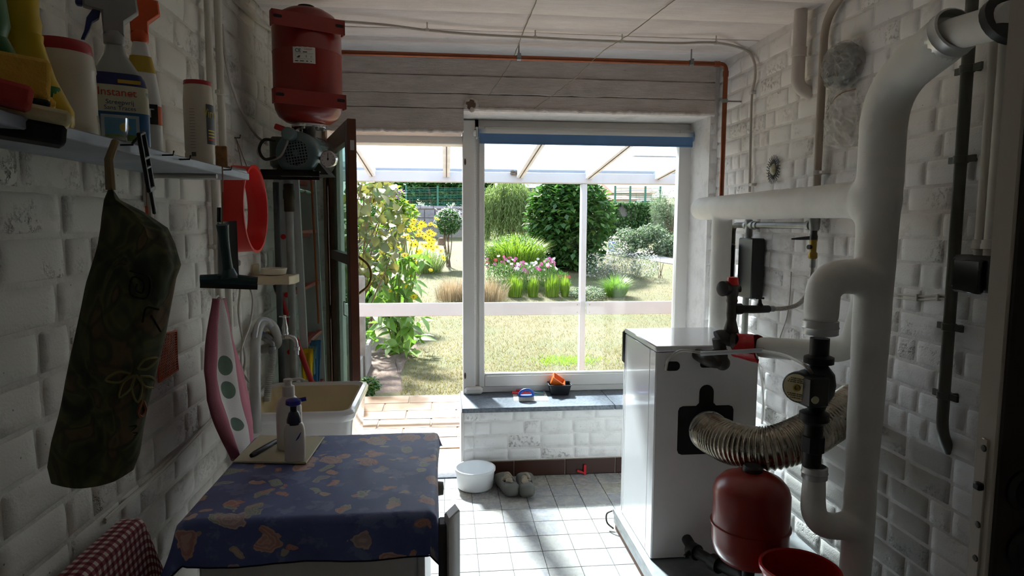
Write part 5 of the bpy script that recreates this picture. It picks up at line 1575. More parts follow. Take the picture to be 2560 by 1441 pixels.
# -- sponges
def sponge(label, px, py, X, wpx, hpx, m, rot, m2=None, group='sponges piled on the shelf'):
    p = PX(px, py, X)
    d = (p - CAM).length
    w, h_ = wpx / F_PX * d, hpx / F_PX * d
    t_ = thing('sponge', label, 'sponge', p, group)
    Fm = facing(p) @ Matrix.Rotation(rot, 4, 'Y')
    obj('foam', MB().box((-w / 2, -.035, -h_ / 2), (w / 2, .035, h_ / 2), Fm, bev=.006), m, t_)
    if m2: obj('scourer', MB().box((-w / 2, -.035, -h_ / 2 - .008), (w / 2, .035, -h_ / 2 + .001), Fm, bev=.003), m2, t_)
M_SPY = mat('yellow_sponge', '#d9a842', .9, var=.1, vs=40, bump=.8, bs=120)
M_SCR = mat('green_scourer', '#0f2a22', .95, bump=.8, bs=150)
b_ = -.615
sponge('folded dark cloth at the bottom of the sponge pile', 48, 325, -.62, 150, 40, mat('black_cloth', '#121212', .9), .12)
sponge('cream cloth pad under the sponges', 52, 280, -.615, 160, 30, mat('cream_cloth', '#c9bd92', .9, bump=.6), .14)
sponge('flat yellow sponge with dark scourer in the pile', 88, 257, -.63, 66, 22, M_SPY, .12, M_SCR)
sponge('red sponge lying in the sponge pile', 25, 240, -.6, 70, 44, mat('red_sponge', '#b03a32', .9, bump=.6, bs=120), .2)
sponge('tall yellow sponge with green back on top of the pile', 50, 198, -.625, 96, 78, M_SPY, .08, M_SCR)
# -- white canister
b = base(166, -.685); Fm = facing(b)
t_ = thing('white_canister', 'large white tub with a red lid on the shelf', 'canister', b)
hC = top(172, 140, -.685)
M_TUB = mat('white_tub_plastic', '#cfc6b4', .35, var=.04)
obj('body', MB().lathe([(.05, 0), (.053, .006), (.053, .03), (.0515, .034), (.0515, hC - .035), (.053, hC - .03), (.05, hC - .008), (.046, hC)], 36, Fm), M_TUB, t_)
obj('lid', MB().lathe([(.047, hC - .004), (.0485, hC), (.047, hC + .014), (.044, hC + .018), (.001, hC + .018)], 36, Fm), mat('dark_red_lid', '#a01824', .35), t_)
# -- spray bottles
def spray(label, px, X, prof, hN, head_m, trig_m, body_m, extra, flip=1, scale=1.0):
    b = base(px, X); Fm = facing(b)
    t_ = thing('spray_bottle', label, 'bottle', b, 'trigger spray bottles on the shelf')
    obj('body', put(slab([(z, w, d) for z, w, d in prof], 36, 3.2), Fm), body_m, t_)
    obj('neck', MB().lathe([(.016, hN), (.019, hN + .004), (.019, hN + .022), (.016, hN + .028)], 20, Fm), head_m, t_)
    S = Fm @ Matrix.Translation((0, 0, hN + .02)) @ Matrix.Diagonal((flip * scale, scale, scale, 1))
    head = [(-.05, .075), (-.05, .05), (-.02, .045), (-.018, 0), (.018, 0), (.02, .026), (.045, .05), (.042, .08), (.0, .088)]
    obj('spray_head', MB().prism(head, -.014, .014, S @ Matrix(((1, 0, 0, 0), (0, 0, 1, 0), (0, 1, 0, 0), (0, 0, 0, 1))), bev=.004), head_m, t_)
    trg = [(-.021, .044), (-.034, .046), (-.045, .028), (-.05, .002), (-.056, -.014), (-.05, -.014), (-.041, .004), (-.035, .022), (-.024, .03)]
    obj('trigger', MB().prism(trg, -.007, .007, S @ Matrix(((1, 0, 0, 0), (0, 0, 1, 0), (0, 1, 0, 0), (0, 0, 0, 1))), bev=.002), trig_m, t_)
    obj('nozzle', MB().box((-.062, -.01, .05), (-.049, .01, .074), S, bev=.003), trig_m, t_)
    extra(t_, Fm)
def lab_front(t_, Fm, name, prof, m, a0, a1, off=.0008, pw=3.2): return obj(name, put(slab(prof, 24, pw, a0, a1, off), Fm), m, t_)
hI = top(290, 118, -.66)
pI = [(0, .052, .026), (.006, .056, .03), (hI * .55, .056, .03), (hI * .68, .05, .028), (hI * .82, .032, .022), (hI * .92, .02, .018), (hI, .017, .017)]
M_TRANS = mat('hazy_clear_plastic', '#b9bdb6', .2, var=.03, Transmission_Weight=.35)
M_DKBLUE = mat('dark_blue_plastic', '#131d5c', .35, var=0)
def ex1(t_, Fm):
    f = PI * 1.08; g = PI * 1.92
    lab_front(t_, Fm, 'label', [(hI * .02, .055, .0295), (hI * .34, .056, .03)], mat('label_sky_blue', '#2a5f8c', .4), f, g)
    lab_front(t_, Fm, 'label', [(hI * .34, .056, .03), (hI * .6, .0545, .0294)], mat('label_cream', '#cfcdb0', .4), f, g)
    lab_front(t_, Fm, 'label', [(hI * .6, .0545, .0294), (hI * .66, .051, .0283), (hI * .72, .045, .0262)], mat('label_dark_blue', '#14205e', .4), PI * 1.12, PI * 1.88)
    T = lambda x, z: Fm @ Matrix.Translation((x, -.033, z)) @ Matrix.Rotation(PI / 2, 4, 'X')
    text('lettering', 'Instanet', .0215, T(0, hI * .525), mat('print_red', '#c03018', .5), t_, sx=.98, bold=.0006)
    text('lettering', 'Streepvrij', .0125, T(.004, hI * .43), mat('print_navy', '#1a2a6a', .5), t_, bold=.0003)
    text('lettering', 'Sans Traces', .0115, T(.004, hI * .375), mat('print_navy', '#1a2a6a', .5), t_, bold=.0003)
    obj('picture_frame', MB().box((-.03, -.0319, hI * .03), (.036, -.0312, hI * .31), Fm), mat('print_pale', '#b9c4c8', .5), t_, False)
    obj('picture', MB().box((-.024, -.0322, hI * .06), (.03, -.0318, hI * .28), Fm), mat('print_sky', '#4f8fb8', .5), t_, False)
    obj('picture_sun', MB().lathe([(.009, .0324), (.001, .0325)], 14, Fm @ Matrix.Translation((.01, 0, hI * .19)) @ Matrix.Rotation(PI / 2, 4, 'X'), caps=False), mat('print_yellow', '#c9b030', .5), t_)
    obj('picture_hill', MB().box((-.024, -.0324, hI * .06), (.03, -.0321, hI * .12), Fm), mat('print_green', '#6a8a3a', .5), t_, False)
    obj('tag_strip', MB().box((-.05, -.0295, hI * .225), (-.012, -.0315, hI * .262), Fm), mat('print_brown', '#6f4c40', .5), t_, False)
    obj('flash', MB().box((.002, -.0312, hI * .62), (.042, -.0302, hI * .655), Fm), mat('print_gold', '#c99f30', .5), t_, False)
    obj('dip_tube', MB().tube([Fm @ V((.004, 0, .01)), Fm @ V((.008, 0, hI * 1.0))], .003, 8), M_WHITE, t_)
spray('window cleaner bottle with blue label and dark blue trigger', 299, -.66, pI, hI, mat('grey_spray_head', '#9a9a98', .35), M_DKBLUE, M_TRANS, ex1)
hO = top(362, 115, -.72)
pO = [(0, .036, .026), (.006, .039, .029), (hO * .5, .039, .029), (hO * .75, .03, .025), (hO * .92, .019, .018), (hO, .015, .015)]
M_ORG = mat('orange_plastic', '#d8501c', .35, var=.04)
def ex2(t_, Fm):
    lab_front(t_, Fm, 'label', [(hO * .3, .039, .029), (hO * .46, .039, .029)], mat('label_orange', '#cf5a22', .4), PI * 1.05, PI * 1.95)
    lab_front(t_, Fm, 'label', [(hO * .74, .0302, .0251), (hO * .88, .0225, .0205)], mat('label_yellow', '#b99a2a', .4), PI * 1.05, PI * 1.95)
    obj('print_square', MB().box((.0, -.0305, hO * .3), (.03, -.0297, hO * .47), Fm), mat('print_black', '#151515', .5), t_, False)
    text('lettering', 'T', .03, Fm @ Matrix.Translation((.014, -.0312, hO * .39)) @ Matrix.Rotation(PI / 2, 4, 'X'), M_WHITE, t_, bold=.001)
spray('white spray bottle with orange trigger behind the window cleaner', 362, -.72, pO, hO, M_ORG, M_ORG, M_WHITE, ex2)
# -- scouring powder
b = base(499, -.67); Fm = facing(b)
t_ = thing('scouring_powder', 'white scouring powder shaker with a red top at the far end of the shelf', 'canister', b)
hV = top(499, 208, -.67)
obj('body', MB().lathe([(.036, 0), (.038, .006), (.038, hV * .16), (.0365, hV * .18), (.0375, hV * .2), (.0375, hV * .78), (.0365, hV * .82), (.0345, hV * .95)], 32, Fm), M_TUB, t_)
obj('cap', MB().lathe([(.0345, hV * .95), (.035, hV * .955), (.034, hV), (.001, hV * 1.005)], 32, Fm), mat('dark_red_lid', '#a01824', .35), t_)
ov = MB()
obj('label', put(slab([(hV * .27 + hV * .46 * k / 10, .0375, .0375) for k in range(11)], 14, 2.0, PI * 1.66, PI * 1.97, .0005), Fm), mat('label_grey_print', '#3f4248', .45), t_)
text('lettering', 'Vim', .034, Fm @ Matrix.Rotation(math.radians(42), 4, 'Z') @ Matrix.Translation((.0, -.0392, hV * .62)) @ Matrix.Rotation(PI / 2, 4, 'X'), mat('print_yellow', '#c9b030', .5), t_, sx=.7, bold=.0012)
for k in range(4):
    obj('print_line', put(slab([(hV * (.42 - .035 * k), .0375, .0375), (hV * (.435 - .035 * k), .0375, .0375)], 8, 2.0, PI * 1.7, PI * 1.93, .0011), Fm), mat('print_yellow', '#c9b030', .5) if k < 3 else mat('print_red', '#c03018', .5), t_)
for k in range(14):
    obj('fine_print', put(slab([(hV * (.66 - .034 * k), .0375, .0375), (hV * (.664 - .034 * k), .0375, .0375)], 6, 2.0, PI * 1.3, PI * 1.42, .0006), Fm), mat('print_dark_grey', '#5a5650', .6), t_)
obj('barcode', put(slab([(hV * .12, .038, .038), (hV * .17, .038, .038)], 8, 2.0, PI * 1.32, PI * 1.42, .0006), Fm), mat('print_dark_grey', '#5a5650', .6), t_)
# -- small things on the shelf
b = base(552, -.66)
hc_ = top(552, 366, -.66)
tag(obj('cork_block', MB().box((-.016, -.02, 0), (.016, .02, hc_), facing(b), bev=.003), mat('cork', '#8a6440', .9, var=.3, vs=60)), 'brown cork block standing beside the scouring powder', 'block')
b = base(585, -.65)
tag(obj('metal_tube', MB().tube([b + V((-.012, -.03, .012)), b + V((.008, .06, .012))], .011, 14), M_STEEL), 'small metal tube lying at the far end of the shelf', 'tube')
b = base(284, -.612); Fm = facing(b); hG = top(284, 296, -.612)
t_ = thing('glass_beaker', 'small clear drinking glass in front of the window cleaner', 'glass', b)
obj('wall', MB().lathe([(.018, .001), (.0235, .002), (.026, hG), (.0245, hG), (.022, .006), (.001, .006)], 28, Fm, caps=False), M_GLASS, t_)
obj('base', MB().lathe([(.001, .0005), (.0225, .0005), (.0225, .006), (.001, .007)], 28, Fm), M_CLEAR, t_)
b = base(233, -.66); hG = top(236, 232, -.66)
t_ = thing('measuring_tube', 'thin clear measuring tube between the white tub and the spray bottle', 'tube', b)
obj('tube', MB().lathe([(.009, 0), (.0095, .002), (.0095, hG), (.0085, hG)], 14, facing(b)), M_CLEAR, t_)
obj('scale_print', MB().lathe([(.0097, hG * .3), (.0097, hG * .9)], 14, facing(b), caps=False), M_CLEAR, t_)
# ------------------------------------------------------------------ hanging things
XH = -.575
bp_ = [(470, 272, 280), (500, 260, 300), (530, 256, 360), (570, 250, 418), (610, 242, 436), (665, 226, 451), (700, 216, 440), (760, 204, 428), (850, 184, 412), (940, 162, 390), (1020, 146, 374), (1090, 130, 360), (1150, 121, 350), (1188, 130, 336), (1204, 170, 300)]
cen = PX(290, 850, XH)
dv = V((cen.x, cen.y, 0)).normalized(); wv_ = V((dv.y, -dv.x, 0))
def on_bag(x, y):
    d = ray(x, y); s = cen.dot(dv) / d.dot(dv)
    return CAM + (d * s) if False else V((0, 0, CAM_H)) + d * ((V((cen.x, cen.y, 0)).dot(dv)) / d.dot(dv))
M_ = MB(); vs, fs = [], []
NB = 40
rows = []
for i in range(len(bp_) - 1):
    for k in range(4):
        f = k / 4
        rows.append(tuple(bp_[i][q] * (1 - f) + bp_[i + 1][q] * f for q in range(3)))
rows.append(bp_[-1])
for ri, (y, l, r) in enumerate(rows):
    L_, R_ = on_bag(l, y), on_bag(r, y)
    c_ = (L_ + R_) / 2; hw = (R_ - L_).length / 2
    v_ = ri / (len(rows) - 1)
    dp_ = min(hw * .75, .075 * (.25 + math.sin(min(1, v_ * 1.15) * PI) * .6 + v_ * .25))
    for k in range(NB):
        a = 2 * PI * k / NB
        fold = 1 + .10 * math.sin(a * 7 + v_ * 5) * (1 - v_) ** 1.5 + .06 * nz(math.cos(a) * 2.5, v_ * 5, 4)
        diag = .012 * math.exp(-((math.cos(a) - (.55 - v_ * 1.0)) / .12) ** 2) * (1 if math.sin(a) < 0 else 0) * (1 - v_)
        vs.append(tuple(c_ + wv_ * hw * math.cos(a) * min(1.02, fold) + dv * (dp_ * math.sin(a) * fold - diag)))
for i in range(len(rows) - 1):
    for k in range(NB): k2 = (k + 1) % NB; fs.append((i * NB + k, i * NB + k2, (i + 1) * NB + k2, (i + 1) * NB + k))
fs.append(tuple(range(NB - 1, -1, -1))); fs.append(tuple((len(rows) - 1) * NB + k for k in range(NB)))
M_.v, M_.f = vs, fs
t = NT('olive_printed_cotton'); c = t.coords(False)
cs = t.stretch(c, (9, 9, 6))
v1 = t.noise(cs, 1.2, 2, .5, 1.5)
col = t.ramp(v1, [(.3, hx('#2c3024')), (.42, hx('#3a3f2a')), (.5, hx('#565a3a')), (.56, hx('#403c2a')), (.62, hx('#66543a')), (.72, hx('#3d4736'))])
vv = t.voro(t.stretch(c, (14, 14, 11)), 1.0, 'DISTANCE_TO_EDGE')
lines = t.math('SUBTRACT', 1.0, t.step(vv, .02, .06))
col = t.mix(t.math('MULTIPLY', lines, .4), col, hx('#20231a'))
v2 = t.step(t.noise(t.stretch(c, (6, 6, 4)), 1.4, 1), .6, .68)
col = t.mix(t.math('MULTIPLY', v2, .6), col, hx('#8a8256'))
t.bsdf(col, .9, 0, t.bump(t.noise(c, 400, 2), .2, .001)); M_BAGC = t.m
bag = thing('fabric_bag', 'dark olive patterned cloth bag stuffed full hanging from the shelf', 'bag', on_bag(230, 1206))
obj('sack', M_, M_BAGC, bag, True, 60)
obj('strap', MB().tube([on_bag(274, 350) + V((.0, .02, 0)), on_bag(272, 400), on_bag(277, 475)], [.006, .007, .008], 8), mat('tan_webbing', '#7d6c50', .9), bag)
# spiral and petal prints lying on the front of the bag
def bag_front(x, y):
    for (y0_, l0, r0), (y1_, l1, r1) in zip(rows, rows[1:]):
        if y0_ <= y <= y1_: break
    f = (y - y0_) / (y1_ - y0_); l, r = l0 + (l1 - l0) * f, r0 + (r1 - r0) * f
    L_, R_ = on_bag(l, y), on_bag(r, y); c_ = (L_ + R_) / 2; hw = (R_ - L_).length / 2
    v_ = (y - rows[0][0]) / (rows[-1][0] - rows[0][0])
    dp_ = min(hw * .75, .075 * (.25 + math.sin(min(1, v_ * 1.15) * PI) * .6 + v_ * .25))
    k = max(-1, min(1, (x - (l + r) / 2) / ((r - l) / 2)))
    return c_ + wv_ * hw * k - dv * (dp_ * math.sqrt(1 - k * k) * 1.04 + .002)
def bagprint(name, pts, m, r=.0018):
    P_ = [bag_front(x, y) for x, y in spline([(x, y, 0) for x, y in pts], 4) for x, y in [(x, y)]] if False else [bag_front(p.x, p.y) for p in spline([V((x, y, 0)) for x, y in pts], 4)]
    obj(name, MB().tube(P_, r, 5), m, bag)
pb = mat('print_olive_black', '#171911', .9)
po = mat('print_ochre', '#7d7448', .9)
pt_ = mat('print_terracotta', '#8a5a40', .9)
bagprint('spiral_print', [(318, 672), (366, 690), (362, 738), (322, 728), (326, 688), (352, 700), (350, 726), (334, 720), (337, 704)], pb)
bagprint('angle_print', [(350, 800), (360, 765), (392, 772)], pb)
bagprint('angle_print', [(372, 785), (398, 830)], pb)
for (x, y, a, L_) in ((330, 930, 2.2, 62), (335, 930, 1.5, 72), (345, 935, .75, 70), (320, 925, 3.0, 60), (338, 915, -.3, 55)):
    c_, s_ = math.cos(a), math.sin(a); w = 13
    bagprint('petal_print', [(x, y), (x + c_ * L_ * .45 - s_ * w, y + s_ * L_ * .45 + c_ * w), (x + c_ * L_, y + s_ * L_), (x + c_ * L_ * .45 + s_ * w, y + s_ * L_ * .45 - c_ * w), (x, y)], po, .0022)
bagprint('drop_print', [(352, 1000), (342, 1030), (352, 1045), (362, 1030), (354, 1002)], pt_, .003)
bagprint('zigzag_print', [(318, 1060), (338, 1066), (320, 1078), (340, 1086), (318, 1098), (336, 1108)], pb)
# black slotted handle
hp_ = lambda x, y: PX(x, y, XF + .018)
def slotted():
    P0, P1 = hp_(352, 330), hp_(388, 535)
    ax = (P1 - P0).normalized(); sd_ = V((0, 1, 0)); sd_ = (sd_ - ax * sd_.dot(ax)).normalized()
    L_ = (P1 - P0).length
    Fm = frame(P0, sd_, ax)
    mb = MB()
    w = .0135
    for s0, s1 in ((0, .04), (.285, .33), (.40, .44), (.655, .72)):
        mb.box((-w, s0 * L_, -.004), (w, s1 * L_, .004), Fm, bev=.002)
    for sx_ in (-1, 1): mb.box((sx_ * w - sx_ * .006, 0, -.004), (sx_ * w, L_ * .70, .004), Fm, bev=.002)
    mb.box((-.006, L_ * .70, -.0035), (.006, L_ * 1.0, .0035), Fm, bev=.002)
    return mb
t_ = thing('black_utensil', 'black plastic utensil with a slotted handle hanging from the shelf', 'utensil', hp_(388, 535))
obj('handle', slotted(), M_BLACK, t_)
obj('hook', MB().tube([(XF - .004, hp_(356, 335).y, ZS - .003), tuple(hp_(354, 333))], .0025, 6), M_IRONBLACK, t_)
# orange fly swatter
swX = XL + .022
t_ = thing('fly_swatter', 'orange fly swatter with a square mesh head behind the bag', 'swatter', PX(415, 950, swX))
cor = [PX(x, y, swX) for x, y in ((392, 838), (440, 828), (444, 925), (398, 955))]
def bl(u, v): return (cor[0] * (1 - u) + cor[1] * u) * (1 - v) + (cor[3] * (1 - u) + cor[2] * u) * v
mb = MB()
for i in range(13): mb.tube([bl(i / 12, 0), bl(i / 12, 1)], .0016, 4)
for i in range(17): mb.tube([bl(0, i / 16), bl(1, i / 16)], .0016, 4)
M_SWO = mat('orange_swatter', '#c4552a', .5, var=.05)
obj('mesh_head', mb, M_SWO, t_)
obj('border', MB().tube(cor, .004, 6, closed=True), M_SWO, t_)
obj('handle', MB().tube([bl(.3, 0), PX(370, 560, swX), PX(366, 515, swX)], .004, 6), M_SWO, t_)
obj('cord', MB().tube([PX(367, 520, swX), PX(365, 470, swX + .05), PX(366, 400, XF - .0)], .0015, 5), mat('brown_string', '#7a5238', .8), t_)
# squeegee on a cord
sqX = -.622
S_ = lambda x, y, X=sqX: PX(x, y, X)
t_ = thing('squeegee', 'dark green window squeegee hanging on a cord below the shelf', 'squeegee', S_(570, 715))
M_SQ = mat('dark_green_plastic', '#123a38', .45, var=.05)
hd_ = [S_(556, 562), S_(560, 600), S_(566, 650), S_(571, 690)]
obj('handle', MB().tube(spline(hd_, 6), [.017 - .0035 * math.sin(i / 18 * PI) for i in range(19)], 14), M_SQ, t_)
q0, q1 = S_(503, 700, -.55), S_(642, 707, -.72)
q0 = PY(500, 699, S_(571, 690).y - .03); q1 = PY(644, 704, S_(571, 690).y + .01)
obj('crosshead', MB().tube([q0, (q0 + q1) / 2 + V((0, 0, .004)), q1], [.013, .016, .013], 8), M_SQ, t_)
obj('neck', MB().tube([hd_[-1] + V((0, 0, .02)), (q0 + q1) / 2], [.016, .03], 12), M_SQ, t_)
ax = (q1 - q0).normalized()
obj('rubber_blade', MB().box((0, -.004, -.016), ((q1 - q0).length, .004, 0), frame(q0 + V((0, 0, -.008)), ax, ax.cross(V((0, 0, 1))) * -1)), M_BLACK, t_)
obj('cord', MB().tube([PX(556, 418, XF + .02), S_(557, 480), S_(556, 562)], .002, 6), mat('brown_string', '#7a5238', .8), t_)
# black dustpan behind
t_ = thing('dustpan', 'black dustpan hanging behind the squeegee', 'dustpan', PX(545, 700, -.70))
dpn = [PX(x, y, -.70) for x, y in ((530, 560), (566, 552), (572, 700), (530, 705))]
def dpf(u, v): p = (dpn[0] * (1 - u) + dpn[1] * u) * (1 - v) + (dpn[3] * (1 - u) + dpn[2] * u) * v; return p + V((.03 * (abs(u - .5) * 2) ** 3, 0, 0))
obj('pan', MB().grid(dpf, 10, 8, .004), M_BLACK, t_)
obj('handle', MB().tube([dpf(.5, 0), PX(549, 520, -.70)], .008, 8), M_BLACK, t_)
# red hoop on the wall
rc = PX(613, 523, -.735)
t_ = thing('red_hoop', 'red plastic ring hanging by a string on the brick wall', 'ring', rc - V((0, 0, .155)))
ry, rz_ = .150, .155
mb = MB()
NR = 56
prof = [(-.035, 1.0), (-.033, 1.03), (.033, 1.0), (.037, 1.045), (.040, 1.045), (.040, .985), (.030, .955), (-.033, .965)]
vs, fs = [], []
for i in range(NR):
    a = 2 * PI * i / NR
    for (x, k) in prof: vs.append((rc.x + x, rc.y + ry * k * math.cos(a), rc.z + rz_ * k * math.sin(a)))
for i in range(NR):
    j = (i + 1) % NR
    for k in range(8): k2 = (k + 1) % 8; fs.append((i * 8 + k, i * 8 + k2, j * 8 + k2, j * 8 + k))
obj('ring', mb.add(vs, fs), M_REDPLASTIC, t_, True, 30)
ntop = PX(590, 345, XL + .01)
obj('string', MB().tube([ntop, rc + V((0, -.02, rz_ * .99))], .0014, 5).tube([ntop, rc + V((0, .05, rz_ * .95))], .0014, 5), mat('brown_string', '#7a5238', .8), t_)
obj('nail', MB().tube([ntop + V((-.02, 0, 0)), ntop + V((.015, 0, 0)), ntop + V((.016, 0, .012))], .002, 6), M_IRONBLACK, t_)
# soap holder with dish
t_ = thing('soap_holder', 'cream plastic soap holder screwed to the brick wall', 'soap holder', PX(690, 705, -.72))
M_CREAM = mat('cream_plastic', '#d2c3a2', .4, var=.05)
Ys = PX(693, 690, -.70).y
w0, w1 = PY(647, 690, Ys), PY(740, 690, Ys)
zt_, zb_ = PY(693, 688, Ys).z, PY(693, 709, Ys).z
obj('tray', MB().prism([(XL + .002, Ys - .06), (w1.x - .015, Ys - .06), (w1.x, Ys - .03), (w1.x, Ys + .06), (XL + .002, Ys + .06)], zb_, zt_, bev=.003), M_CREAM, t_)
obj('back_lug', MB().box((XL + .002, Ys - .03, zt_ - .002), (XL + .014, Ys + .06, zt_ + .045), bev=.004), M_CREAM, t_)
dcen = V(((w0.x + w1.x) / 2 - .012, Ys - .005, zt_))
tag(obj('soap_dish', MB().lathe([(.035, .001), (.046, .004), (.05, .02), (.053, .028), (.050, .03), (.044, .01), (.001, .008)], 32, at(dcen)), mat('pale_cream_bowl', '#e0d8c0', .3, var=.03)), 'small round cream dish resting on the soap holder', 'dish')
# conduits, cables and socket on the left wall
for i, (px, yb2, X, r, lab) in enumerate(((524, 700, -.772, .0115, 'slimmer pale conduit running up the left wall behind the shelf'), (549, 830, -.77, .0125, 'thicker pale conduit running up the left wall behind the shelf'))):
    p = PX(px, 150, X)
    t_ = thing('wall_conduit', lab, 'pipe', (X, p.y, 1.0), 'conduits on the left wall')
    obj('pipe', MB().tube([V((X, p.y, ZC + .004)), V((X, p.y, .55 if i else 1.25))], r, 14), M_CONDUIT, t_)
    for z in (1.95, 1.42):
        obj('clip', MB().lathe([(r, -.01), (r + .0025, -.009), (r + .0025, .009), (r, .01)], 12, at((X, p.y, z), (0, 0, 1)), caps=False).box((XL, p.y - .02, z - .006), (X, p.y - .008, z + .006)), M_CONDUIT, t_)
cb = [PX(x, y, -.782) for x, y in ((555, 60), (566, 160), (590, 245), (615, 300), (640, 338))] + [PY(668, 362, 2.68)]
tag(obj('pump_cable', MB().tube(spline(cb, 8), .005, 8), M_CABLE), 'grey cable sagging from the conduits to the pump', 'cable')
cb = [PX(x, y, -.785) for x, y in ((585, 0), (640, 50), (672, 72), (700, 84))]
tag(obj('corner_cable', MB().tube(spline(cb, 6), .007, 8), M_CONDUIT), 'painted cable running along the top of the left wall', 'cable')
t_ = thing('wall_socket', 'grey plug pushed into a socket beside the squeegee', 'socket', PX(590, 700, -.77))
Yp = PX(590, 655, -.74).y
obj('socket_box', MB().box((XL + .002, Yp - .04, PX(585, 700, -.77).z), (XL + .03, Yp + .04, PX(585, 625, -.77).z), bev=.006), M_BLACK, t_)
pz = PX(592, 655, -.74).z
obj('plug', MB().lathe([(.022, 0), (.02, .02), (.014, .035), (.008, .045)], 14, at((XL + .03, Yp, pz), (1, 0, -.1))), mat('grey_plug', '#8a857c', .5), t_)
for k, pts in enumerate((((592, 670), (600, 720), (596, 780), (606, 850), (612, 900), (604, 945)), ((620, 705), (632, 750), (625, 810), (604, 872), (606, 930), (622, 955)))):
    obj('cord', MB().tube(spline([PX(x, y, -.745 + .01 * k) for x, y in pts], 8), .004, 8), M_CABLE, t_)
# painted twin cable low on the left wall
t_ = thing('low_cable', 'pair of painted cables stapled along the lower left wall', 'cable', PX(330, 1245, -.79))
for dz in (0, 7):
    obj('wire', MB().tube(spline([PX(x, y + dz, -.79) for x, y in ((262, 1300), (330, 1240), (400, 1180), (450, 1130), (500, 1078), (530, 1045), (536, 1020))], 6), .004, 6), M_CONDUIT, t_)
# towel
t = NT('towel_stripes'); c = t.coords(False)
sp2 = t.n('ShaderNodeSeparateXYZ'); tcu = t.n('ShaderNodeTexCoord'); t.l(tcu.outputs['UV'], sp2.inputs[0])
u = sp2.outputs['X']; vv = sp2.outputs['Y']
band = t.ramp(u, [(0, hx('#a05a68')), (.40, hx('#a05a68')), (.41, hx('#cfcac6')), (.66, hx('#cfcac6')), (.67, hx('#b06a78')), (1, hx('#b86e7e'))], 'CONSTANT')
du = t.math('SUBTRACT', u, .54)
leafy_ = []
for cy in (.40, .52, .72):
    e = t.math('ADD', t.math('POWER', t.math('DIVIDE', du, .09), 2.0), t.math('POWER', t.math('DIVIDE', t.math('SUBTRACT', vv, cy), .045), 2.0))
    leafy_.append(t.math('LESS_THAN', e, 1.0))
lf = t.math('MAXIMUM', leafy_[0], t.math('MAXIMUM', leafy_[1], leafy_[2]))
col = t.mix(lf, band, hx('#56695a'))
t.bsdf(col, .95, 0, t.bump(t.noise(c, 300, 3), .5, .003)); M_TOWEL = t.m
tw = [(748, 530, 560), (790, 524, 575), (850, 515, 588), (930, 505, 612), (1000, 512, 630), (1060, 535, 640), (1110, 556, 636), (1150, 578, 615)]
TX = -.665
def towfn(u, v):
    f = v * (len(tw) - 1); i = min(int(f), len(tw) - 2); f -= i
    y, l, r = (tw[i][q] * (1 - f) + tw[i + 1][q] * f for q in range(3))
    x = l + (r - l) * u
    return PX(x, y, TX) + V((.018 * math.sin(u * 11) * (.4 + v * .6) + .01 * nz(u * 4, v * 3), 0, 0))
def uvgrid(name, fn, nu, nv, thick, m, parent):
    mb = MB().grid(fn, nu, nv, thick)
    me = bpy.data.meshes.new(name); me.from_pydata(mb.v, [], mb.f)
    uv = me.uv_layers.new(name='uv')
    w = nv + 1; tot = (nu + 1) * w
    for lp_ in me.loops:
        k = lp_.vertex_index % tot
        uv.data[lp_.index].uv = ((k // w) / nu, (k % w) / nv)
    for p in me.polygons: p.use_smooth = True
    me.materials.append(m)
    return link(name, me, m, parent)
t_ = thing('towel', 'pink and white striped hand towel hanging on the left wall', 'towel', PX(595, 1150, TX))
uvgrid('cloth', towfn, 34, 40, .005, M_TOWEL, t_)
obj('hook', MB().tube([PX(545, 748, TX), PX(545, 735, XL + .01)], .003, 6), M_STEEL, t_)
obj('loop', MB().tube(spline([PX(536, 752, TX), PX(545, 741, TX - .01), PX(556, 752, TX)], 6), .003, 6), M_WHITE, t_)
# ------------------------------------------------------------------ pressure tank and pump in the left corner
YT_ = 2.8
tc = PY(769, 170, YT_)
z0, z1 = PY(769, 308, YT_ - .05).z, PY(769, 18, YT_ - .03).z
z1 = min(z1, ZC - .03)
r_ = .136
tk = thing('pressure_tank', 'red upright pressure tank with mounting feet under the ceiling', 'tank', (tc.x, YT_, z0))
At = at((tc.x, YT_, z0))
h = z1 - z0
obj('shell', MB().lathe([(.05, 0), (.09, .008), (.118, .028), (.131, .055), (r_, .085), (r_, h * .6), (r_ + .0015, h * .605), (r_ + .0015, h * .612), (r_, h * .617), (r_, h - .09), (.130, h - .06), (.112, h - .03), (.08, h - .01), (.03, h), (.001, h)], 44, At), M_RED, tk)
obj('top_cap', MB().lathe([(.03, h - .002), (.033, h + .002), (.033, h + .012), (.02, h + .016), (.001, h + .016)], 20, At), M_BLACK, tk)
fl_ = obj('flange', MB().lathe([(.05, .002), (.068, .001), (.070, -.006), (.069, -.014), (.05, -.018), (.001, -.018)], 32, At), M_CHROME, tk)
for i in range(6):
    a = i * PI / 3 + .3
    obj('bolt', MB().lathe([(.007, 0), (.007, -.008), (.004, -.01), (.001, -.01)], 8, At @ Matrix.Translation((.056 * math.cos(a), .056 * math.sin(a), -.013))), M_STEEL, fl_)
fd = V((.28, .14, 0)).normalized(); fn_ = V((fd.y, -fd.x, 0))
M_FOOT = mat('dark_red_steel', '#8a2118', .4, var=.08)
